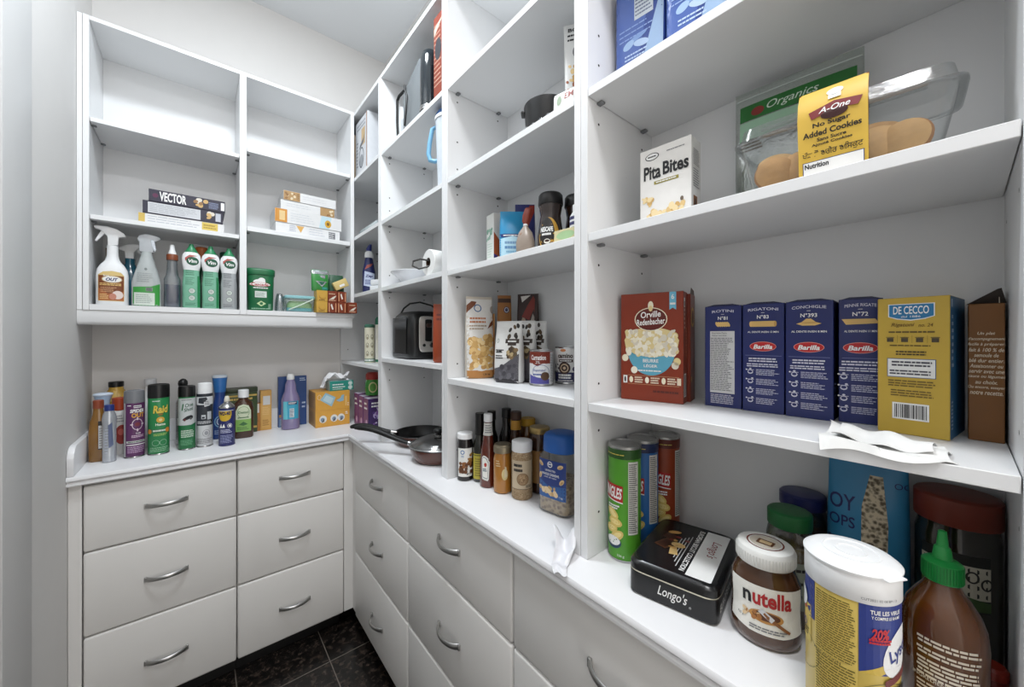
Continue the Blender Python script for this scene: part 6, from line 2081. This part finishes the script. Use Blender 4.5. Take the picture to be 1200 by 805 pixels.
def L_spider(d):
    PU = P(92, 46, 92, .35)
    d.rect(-.028, .085, .012, .199, PU, .6); d.rect(-.085, -.029, .005, .2, P(200, 200, 202), .5)
    d.rect(-.004, .018, .181, .1895, LW, 1); d.lines(-.003, .017, .183, .188, 1, P(70, 40, 80), 2, .7, .1, 1); d.lines(-.022, -.010, .187, .193, 1, LW, 1, .6, .1, 2)
    d.text('SPIDER', .006, .170, .0125, LW, 2, .040, .035, .15); d.text('OUT', .008, .154, .0165, P(214, 160, 60), 2, .036, .04)
    d.ring(.006, .121, .0155, .0205, .0022, P(214, 196, 206), 1); d.ell(.006, .121, .008, .007, P(120, 50, 60), 1.2)
    for a, b in ((0, 1), (0, -1), (1, 0), (-1, 0)):
        d.rect(.006 + a * .0155 - .002 - abs(a) * .002, .006 + a * .0155 + .002 + abs(a) * .002, .121 + b * .0205 - .002 - abs(b) * .003, .121 + b * .0205 + .002 + abs(b) * .003, P(214, 196, 206), 1.4)
    d.text('tue', .008, .089, .006, LW, 2); d.lines(-.010, .026, .073, .083, 2, P(206, 180, 200), 2, .55, .2, 3)
    d.rect(-.026, .034, .054, .062, P(190, 196, 190), 1); d.lines(-.02, .03, .0555, .0605, 1, P(70, 90, 80), 2, .6, .1, 2); d.rect(-.026, .034, .046, .049, LW, 1); d.lines(-.022, .03, .018, .043, 4, P(190, 160, 190), 2, .45, .2, 3)


aerosol('spray_can', 'purple insect spray can with a grey cap', -.1815, 1.9480, .0285, .243, P(92, 46, 92, .35), P(118, 120, 124, .35), .044, L_spider, turn=4)


def L_raid(d):
    d.lines(-.02, .004, .197, .203, 1, P(214, 226, 214), 1, .6, .1, 2)
    d.text('Raid', .006, .168, .030, P(40, 60, 30), 1.6, .046, .05, .1); d.text('Raid', .005, .169, .029, P(222, 196, 80), 2.2, .044, .035, .1)
    d.ell(.004, .150, .007, .005, P(120, 110, 50), 1.5); d.ell(.004, .130, .012, .011, P(206, 160, 60), 1.2); d.ell(.004, .130, .005, .005, P(230, 210, 150), 1.8)
    d.text('Home', .004, .113, .0095, P(226, 234, 214), 2, .029, .03)
    d.rect(-.04, .04, .084, .096, P(60, 110, 80, .4), 1); d.lines(-.018, .022, .086, .094, 1, P(214, 222, 206), 2, .7, .1, 2); d.ell(.026, .090, .008, .009, P(206, 130, 50), 2.3); d.ell(-.030, .088, .008, .009, P(206, 130, 50), 2.3)
    d.lines(-.016, .026, .070, .080, 2, P(170, 200, 110), 2, .5, .2, 4); d.ring(-.010, .045, .011, .011, .0012, P(160, 200, 170), 1.5); d.ring(.012, .045, .011, .011, .0012, P(160, 200, 170), 1.5); d.lines(-.028, .03, .012, .03, 3, P(150, 196, 160), 2, .4, .2, 4)


aerosol('spray_can', 'green insect spray can with a black cap', -.1160, 1.9430, .0312, .261, P(38, 128, 72, .35), BLACK, .049, L_raid, turn=2)


def L_oil(d):
    d.rect(-.04, .04, .096, .200, P(196, 200, 200, .4), .8); d.poly([(-.04, .082), (.04, .104), (.04, .096), (-.04, .070)], P(30, 110, 66, .4), 1.3)
    d.lines(-.018, .014, .191, .197, 1, GREYINK, 2, .5, .1, 1)
    d.text('1', -.014, .166, .026, P(40, 110, 70), 2, .008, .04, .2); d.text('One', .006, .174, .014, P(40, 90, 66), 2, .026, .015, .3, rot=.2); d.text('Shot', .004, .157, .013, P(40, 90, 66), 2, .030, .015, .3, rot=.2)
    d.poly([(-.016, .117), (-.010, .124), (.0, .131), (.012, .134), (.019, .129), (.018, .121), (.006, .119), (-.008, .114)], INK, 1.6); d.ell(-.008, .117, .004, .005, P(90, 40, 40), 2); d.ell(.011, .121, .004, .005, P(90, 90, 90), 2)
    d.lines(-.02, .024, .048, .078, 5, P(206, 222, 206), 2, .5, .25, 5); d.lines(-.022, .024, .018, .04, 5, P(120, 180, 140), 2, .4, .25, 6)


aerosol('spray_can', 'green and silver lubricant can with a black cap and a car picture', -.0360, 1.9525, .0268, .247, P(36, 118, 68, .35), BLACK, .041, L_oil, turn=2)


def L_wcan(d):
    DK2 = P(44, 48, 56, .4)
    d.rect(-.085, .085, .2, .212, DK2, 1); d.poly([(-.022, .196), (.004, .198), (.010, .185), (-.004, .172), (-.024, .176)], DK2, 1); d.poly([(-.004, .178), (.016, .196), (.024, .186), (.016, .164), (-.002, .160)], P(206, 208, 210), 1.5); d.lines(-.001, .016, .166, .184, 3, DK2, 2, .4, .3, 2)
    d.rect(-.035, .034, .086, .168, DK2, .8); d.rect(-.012, .002, .112, .128, P(196, 200, 204), 1.5); d.rect(.007, .022, .108, .140, P(196, 200, 204), 1.5); d.rect(-.010, -.001, .114, .121, DK2, 2); d.lines(-.028, .024, .092, .104, 2, P(206, 208, 210), 2, .55, .1, 2)
    d.ring(.004, .055, .012, .014, .0012, GREYINK, 1.5); d.ell(.004, .055, .006, .008, P(150, 152, 156), 2); d.lines(-.03, .028, .014, .036, 4, GREYINK, 2, .35, .2, 4)


aerosol('spray_can', 'white spray can with dark picture panels and a white cap', .0185, 1.9575, .0265, .2535, P(210, 212, 214, .4), PW, .043, L_wcan, turn=2, capr=.92)

# oil spray with a dome and red-tip nozzle
t = IT('spray_can', 'navy lubricant can with a yellow badge and bare white nozzle', 'spray can', .0880, 1.9190, Z0)
r = .0275
mb = MB(); mb.lathe([(r - .003, .003), (r - .002, 0), (r, .001), (r, .003), (r - .0012, .0045), (r - .0008, .006), (r - .0008, .150), (r - .003, .154)], P(38, 42, 98, .35), 36); mb.obj('can_body', t)
mb = MB(); mb.lathe([(r + .0004, .1515), (r + .0004, .154), (r - .002, .158), (.014, .170), (.011, .172), (.011, .176), (.006, .178)], STEEL, 36); mb.obj('can_dome', t)
mb = MB(); mb.loft([(.174, .0085, .0085), (.176, .0095, .0095), (.186, .0090, .0090), (.196, .0065, .0065), (.198, .005, .005)], P(226, 222, 206, .4), 24); mb.obj('nozzle', t)
d = DEC(arc([(0, r - .0008, r - .0008), (.2, r - .0008, r - .0008)], r))
d.rect(-.034, .016, .120, .140, P(206, 170, 46), 1); d.ell(-.008, .118, .022, .018, P(206, 170, 46), 1.2); d.text('WD-40', -.009, .131, .0155, P(30, 34, 80), 2.4, .040, .045)
d.rect(-.034, .024, .1405, .1430, P(206, 206, 210), 1); d.ring(.010, .081, .0085, .0085, .0014, LW, 1.5); d.ell(.010, .081, .004, .005, LW, 2); d.poly([(-.018, .074), (-.010, .090), (-.006, .074)], LW, 1.5); d.poly([(-.028, .074), (-.020, .09), (-.017, .074)], LW, 1.5)
d.lines(-.024, .022, .052, .068, 3, P(190, 194, 220), 2, .5, .3, 2); d.lines(-.024, .022, .012, .046, 7, P(160, 166, 206), 2, .4, .2, 3)
d.done('label', t)

# antiseptic bottle
t = IT('antiseptic_bottle', 'dark brown antiseptic bottle with a white cap and green round label', 'bottle', .1500, 2.0150, Z0)
prof = [(0, .033, .020, 3), (.004, .0365, .023, 3), (.125, .0365, .023, 3), (.150, .033, .021, 2.6), (.164, .021, .018), (.170, .0165, .0165), (.176, .0165, .0165)]
mb = MB(); mb.loft(prof, P(66, 36, 18, .14, coat=.5), 40); mb.obj('bottle_body', t)
mb = MB(); mb.loft(cyl_rings(.0195, .174, .208, .0015), PW, 28); mb.obj('cap', t)
d = DEC(proj(prof, 3), .0005)
d.poly([(-.027, .030), (.027, .030), (.027, .118), (.018, .140), (.0, .147), (-.018, .140), (-.027, .118)], P(206, 214, 186, .4), 1); d.ring(0, .112, .022, .025, .0015, P(90, 140, 80), 1.5); d.text('Dettol', 0, .112, .010, P(50, 110, 60), 2, .036, .02)
d.rect(-.027, .027, .030, .082, P(130, 176, 90, .4), 1.4); d.poly([(-.016, .06), (.0, .072), (.016, .06), (.0, .054)], P(60, 110, 60), 2); d.lines(-.022, .022, .036, .05, 2, P(60, 100, 60), 2, .4, .2, 2); d.lines(-.02, .02, .085, .094, 1, P(70, 110, 70), 2, .5, .1, 3)
d.done('label', t)

# tall bottles and jugs at the back of the worktop
bottle('soap_bottle', 'amber dish soap bottle with a rust cap at the far left of the worktop', 'bottle', -.2735, 1.9620, Z0,
       [(0, .020, .016, 3), (.003, .0235, .018, 3), (.10, .0245, .019, 2.8), (.14, .022, .017, 2.5), (.165, .014, .013), (.186, .0125, .0125)], P(132, 92, 36, .12, coat=.6, var=.15, scale=20), (cyl_rings(.0138, .184, .215, .002), P(140, 66, 40, .4)),
       lambda d: (d.rect(.001, .0215, .042, .142, P(30, 26, 24), 1), d.rect(.002, .0215, .046, .126, P(206, 208, 210), 1.4), d.lines(.004, .02, .052, .12, 8, GREYINK, 2, .35, .2, 2)), n=2.8, turn=-6)
bottle('polish_can', 'slim silver-white can with a blue cap before the amber soap', 'bottle', -.2420, 1.9240, Z0,
       [(0, .0155, .0155), (.002, .0175, .0175), (.125, .0175, .0175), (.150, .0190, .0190), (.165, .0165, .0165), (.178, .012, .012), (.180, .012, .012)], P(186, 190, 196, .25, metal=.5), (cyl_rings(.0125, .178, .200, .0015), P(34, 52, 120, .35)),
       lambda d: (d.poly([(-.004, .05), (.008, .06), (.004, .14), (-.006, .13)], P(90, 100, 130), 1), d.lines(-.014, -.004, .03, .12, 9, P(150, 156, 170), 1, .3, .4, 3)), wrapr=.0175, turn=8)
t = IT('spray_bottle', 'pale blue bottle with a mushroom cap behind the amber soap', 'bottle', -.2715, 2.0330, Z0)
mb = MB(); mb.loft([(0, .024, .02, 3), (.003, .027, .022, 3), (.13, .026, .021, 3), (.165, .018, .016), (.185, .016, .015), (.205, .019, .017), (.222, .0245, .021)], P(176, 198, 224, .35), 32); mb.obj('bottle_body', t)
mb = MB(); mb.loft([(.2225, .0255, .022), (.226, .0265, .023), (.230, .0245, .021), (.2325, .015, .012)], P(206, 218, 234, .35), 32); mb.obj('cap', t)
t = IT('oil_jug', 'large yellow jug with a black cap at the back of the worktop', 'jug', -.2460, 2.1010, Z0, rz=2)
prof = [(0, .040, .034, 3.5), (.005, .044, .037, 3.5), (.15, .044, .037, 3.5), (.185, .042, .035, 3), (.215, .034, .028, 2.4), (.236, .021, .020), (.246, .0195, .0195)]
mb = MB(); mb.loft(prof, P(196, 156, 60, .25, coat=.3, var=.1, scale=14), 40); mb.obj('jug_body', t)
mb = MB(); mb.loft(cyl_rings(.0215, .245, .266, .002), BLACK, 28); mb.obj('cap', t)
d = DEC(proj(prof, 3)); d.poly([(-.016, .19), (.004, .20), (.004, .23), (-.006, .234)], P(222, 186, 100), 1); d.rect(-.034, .034, .03, .15, P(214, 190, 120), 1); d.done('label', t)
prof = [(0, .020, .017, 3), (.003, .022, .019, 3), (.14, .022, .019, 3), (.160, .020, .018, 2.6), (.166, .018, .017)]
bottle('drain_cleaner', 'white bottle with a red cap and red ball label behind the silver can', 'bottle', -.2290, 2.0250, Z0, prof, P(222, 222, 222, .4), (cyl_rings(.0195, .164, .212, .002), P(160, 62, 32, .4)),
       lambda d: (d.ell(.006, .075, .018, .036, P(150, 36, 30), 1), d.ell(.004, .085, .008, .012, P(196, 90, 80), 1.5), d.lines(-.016, .016, .12, .15, 3, P(150, 150, 156), 1, .4, .3, 2)), n=3)
t = IT('bleach_jug', 'white handled jug at the back between purple and green cans', 'jug', -.1500, 2.0950, Z0, rz=2)
mb = MB(); mb.loft([(0, .034, .030, 3), (.005, .0375, .034, 3), (.15, .0375, .034, 3), (.19, .032, .030, 2.5), (.225, .020, .020), (.245, .016, .016)], P(226, 227, 228, .35), 36); mb.obj('jug_body', t)
mb = MB(); mb.loft(cyl_rings(.0185, .243, .270, .002), P(216, 217, 220, .4), 28); mb.obj('cap', t)
mb = MB(); mb.tube([(.020, -.0, .215), (.036, -.0, .205), (.044, -.0, .17), (.042, -.0, .13), (.034, -.0, .115)], .007, P(226, 227, 228, .35), 10); mb.obj('handle', t)
t = IT('pump_bottle', 'clear slim bottle with a round black knob on top', 'bottle', -.0500, 2.0450, Z0)
prof = [(0, .020, .020), (.003, .022, .022), (.17, .022, .022), (.19, .015, .015), (.2, .013, .013)]
mb = MB(); mb.loft(prof, CLEAR(200, 202, 200, .22), 28); mb.obj('bottle_body', t)
mb = MB(); mb.loft([(.004, .006, .006), (.12, .006, .006)], BLACK, 16, M=Matrix.Translation((-.010, 0, 0))); mb.obj('inner_tube', t)
mb = MB(); mb.loft([(.198, .014, .014), (.222, .0135, .0135), (.226, .009, .009), (.230, .009, .009)], BLACK, 24); mb.ball((0, 0, .248), .0165, .0165, .0205, BLACK, 12); mb.obj('pump_knob', t)
d = DEC(arc(prof, .022)); d.lines(-.016, -.004, .13, .17, 6, INK, 1, .4, .3, 3); d.rect(-.02, .0, .08, .11, P(222, 222, 222), 1); d.done('label', t)
t = IT('cleaner_bottle', 'tall blue bottle with a pale flared cap between the white can and navy can', 'bottle', .0700, 2.0650, Z0)
prof = [(0, .024, .020, 3), (.003, .0285, .023, 3), (.12, .0285, .023, 3), (.16, .022, .020, 2.5), (.185, .018, .018), (.2, .0195, .019)]
mb = MB(); mb.loft(prof, P(36, 66, 130, .3, coat=.3), 36); mb.obj('bottle_body', t)
mb = MB(); mb.loft([(.2, .0205, .020), (.262, .0265, .024)], P(50, 110, 176, .3), 32); mb.loft([(.2625, .0275, .025), (.270, .0275, .025), (.274, .022, .02)], P(206, 216, 226, .35), 32); mb.obj('flared_cap', t)
d = DEC(proj(prof, 3)); d.ring(-.002, .075, .017, .024, .004, P(130, 176, 206), 1); d.ring(-.002, .075, .009, .014, .003, P(206, 220, 230), 1.2); d.lines(-.018, .018, .02, .04, 3, P(170, 190, 220), 1, .4, .2, 2); d.done('label', t)
t = IT('tin_box', 'dark green and gold tin behind the antiseptic bottle', 'tin', .1480, 2.1080, Z0, rz=2)
mb = MB(); mb.box(-.060, .060, -.020, .020, 0, .186, P(58, 74, 44, .35), .003, 2); mb.obj('tin_body', t)
mb = MB(); mb.box(-.0612, .0612, -.0212, .0212, .186, .208, P(50, 60, 40, .35), .003, 2); mb.obj('tin_lid', t)
d = F(.120, .040, .2); d.rect(-.058, .058, .168, .176, P(190, 160, 80), 1); d.rect(-.058, .058, .02, .03, P(190, 160, 80), 1); d.lines(-.05, .05, .15, .164, 1, P(206, 176, 96), 1, .6, .1, 2); d.done('tin_print', t)
t = IT('ointment_carton', 'small orange-brown carton with a white flap beside the antiseptic bottle', 'carton', .2065, 2.1180, Z0, rz=0)
carton(t, .030, .032, .128, P(176, 116, 50, .5)); d = F(.030, .032, .128); d.rect(-.010, .010, .085, .127, P(214, 210, 200), 1); d.lines(-.011, .011, .04, .07, 4, P(120, 76, 30), 1, .4, .3, 2); d.done('front_print', t)
t = IT('ointment_carton', 'taller orange carton with a pale window between brown bottle and blue box', 'carton', .2435, 2.1200, Z0, rz=0)
carton(t, .044, .036, .186, P(206, 158, 84, .5)); d = F(.044, .036, .186); d.rect(-.012, .016, .118, .160, P(206, 206, 204), 1); d.done('window_patch', t); d = F(.044, .036, .186); d.rect(-.016, .016, .012, .114, P(212, 166, 92, .5), .5); d.lines(-.014, .014, .02, .05, 4, P(150, 100, 40), 1, .4, .2, 2); d.lines(-.014, .014, .07, .11, 5, P(226, 190, 130), 1, .35, .3, 5); d.done('front_print', t)
t = IT('storage_box', 'tall dark blue box standing against the back wall behind the purple bottle', 'box', .3560, 2.1290, Z0, rz=0)
w, d_, h = .122, .026, .244
carton(t, w, d_, h, P(36, 72, 132, .4)); d = F(w, d_, h); d.rect(-.058, -.022, .0, .06, P(110, 140, 180), 1); d.rect(-.058, -.022, .047, .06, P(200, 150, 80), 1.3); d.lines(-.055, -.026, .008, .04, 4, P(190, 206, 226), 1.5, .4, .2, 2); d.done('corner_panel', t); d = F(w, d_, h); d.lines(.03, .058, .218, .236, 2, P(190, 206, 226), 1, .5, .2, 2); d.done('top_text', t); d = F(w, d_, h); d.lines(.04, .056, .08, .12, 2, P(190, 206, 226), 1, .4, .2, 4); d.done('front_print', t)
t = IT('cleaner_bottle', 'translucent purple cleaner bottle with a white cap and cyan label', 'bottle', .3385, 2.0650, Z0)
prof = [(0, .034, .030, 2.6), (.004, .0385, .034, 2.6), (.14, .0385, .034, 2.6), (.160, .033, .030, 2.4), (.178, .025, .024), (.215, .0215, .0215), (.228, .0165, .0165), (.236, .0150, .0150)]
mb = MB(); mb.loft(prof, P(130, 119, 156, .15, coat=.5, var=.12, scale=12), 40); mb.obj('bottle_body', t)
mb = MB(); mb.loft([(.234, .0155, .0155), (.236, .0165, .0165), (.252, .0158, .0158), (.256, .0145, .0145), (.262, .0135, .0135), (.263, .012, .012)], PW, 28); mb.obj('cap', t)
d = DEC(proj(prof, 2.6), .0005)
d.rect(-.030, .032, .050, .134, P(60, 160, 190, .4), 1); d.poly([(-.030, .05), (-.012, .05), (-.016, .134), (-.030, .134)], P(110, 196, 210, .4), 1.2); d.rect(-.010, .026, .118, .132, P(30, 50, 90), 1.5); d.lines(-.008, .024, .120, .130, 2, LW, 2, .5, .2, 1); d.rect(-.004, .014, .058, .100, P(214, 224, 226), 1.5)
d.lines(-.003, .013, .060, .098, 7, P(40, 60, 100), 2, .5, .2, 3); d.done('label', t)

# face-mask cartons, glove carton and its tissue
OR = P(216, 160, 66, .45)


def mask_box(label, z, h, seed):
    t = IT('mask_carton', label, 'carton', .5080, 2.0580, Z0 + z, rz=0, group='orange cartons in the corner of the worktop')
    w, d_ = .157, .144
    carton(t, w, d_, h, OR, {'left': P(190, 150, 96, .5), 'top': P(208, 152, 60, .45)})
    d = F(w, d_, h)
    if seed:
        d.poly([(-.058, .052), (-.034, .086), (.012, .060), (-.006, .016)], P(150, 190, 206), 1); d.poly([(-.046, .052), (-.030, .074), (.002, .056), (-.010, .028)], P(190, 214, 222), 1.4)
        d.poly([(.014, .044), (.034, .054), (.040, .068), (.052, .070), (.050, .040), (.030, .036)], P(140, 180, 200), 1); d.ring(-.062, .066, .008, .012, .001, LW, 1); d.rect(.058, .064, .014, .062, P(226, 190, 120), 1); d.lines(.068, .074, .012, .03, 3, LW, 1, .4, .2, 1)
    else:
        for k, x in enumerate((-.045, .005, .038)):
            d.ell(x, .038, .0165, .018, P(226, 226, 222), 1); d.ell(x - .002 + .002 * k, .036, .009, .010, P(130, 150, 170), 1.4); d.poly([(x - .008, .022), (x + .006, .026), (x + .004, .042)], P(90, 90, 96), 1.7)
        d.lines(.058, .07, .05, .066, 2, LW, 1, .5, .2, 2)
    d.done('front_print', t)
    d = F(w, d_, h, 'left'); d.lines(-.06, .06, .01, h - .01, 7, P(150, 116, 80), 1, .4, .3, seed + 2); d.done('side_print', t)


mask_box('lower orange carton with three round pictures in the worktop corner', 0, .0795, 0)
mask_box('upper orange carton printed with a blue face mask', .0800, .0900, 1)
t = IT('glove_carton', 'teal tissue carton on top of the orange cartons', 'carton', .5520, 2.0350, Z0 + .1705, rz=0)
w, d_, h = .112, .080, .0480
TE = P(40, 140, 126, .4)
carton(t, w, d_, h, TE, {'top': P(170, 190, 190, .4), 'left': P(150, 176, 180, .4)})
d = F(w, d_, h); d.ell(.040, .034, .010, .010, P(220, 230, 226), 1); d.ell(.040, .013, .010, .010, P(220, 230, 226), 1); d.ring(.040, .034, .007, .007, .0014, TE, 1.5); d.ring(.040, .013, .007, .007, .0014, TE, 1.5)
d.lines(-.044, .012, .026, .034, 1, LW, 1, .6, .1, 2); d.lines(-.044, .016, .014, .021, 1, LW, 1, .6, .1, 3); d.lines(-.044, .004, .006, .010, 1, LW, 1, .6, .1, 4); d.done('front_print', t)
t = IT('paper_tissue', 'white tissue pulled out over the top of the teal carton', 'tissue', .5370, 2.0300, Z0 + .2187, rz=0)
mb = MB()


def tis(u, v):
    x = -.072 + .125 * u
    y = -.025 + .05 * v + .006 * math.sin(u * 8)
    z = .006 + .030 * math.sin(PI * min(1, u * 1.05 + .05)) * (1 - .35 * abs(2 * v - 1)) + .007 * math.sin(u * 17 + v * 6) + .006 * math.sin(v * 13 + u * 5)
    if u < .45:
        z -= (.45 - u) * .10 * (1 if x < -.055 else .35)
    return (x, y, max(.001 if x > -.060 else -.030, z))


mb.sheet(tis, 30, 14, P(238, 238, 240, .8), .0008)
mb.sheet(lambda u, v: (.030 + .028 * u, -.018 + .03 * v, .016 + .022 * u + .006 * math.sin(u * 9 + v * 8)), 14, 8, P(238, 238, 240, .8), .0008)
mb.obj('tissue_sheet', t)
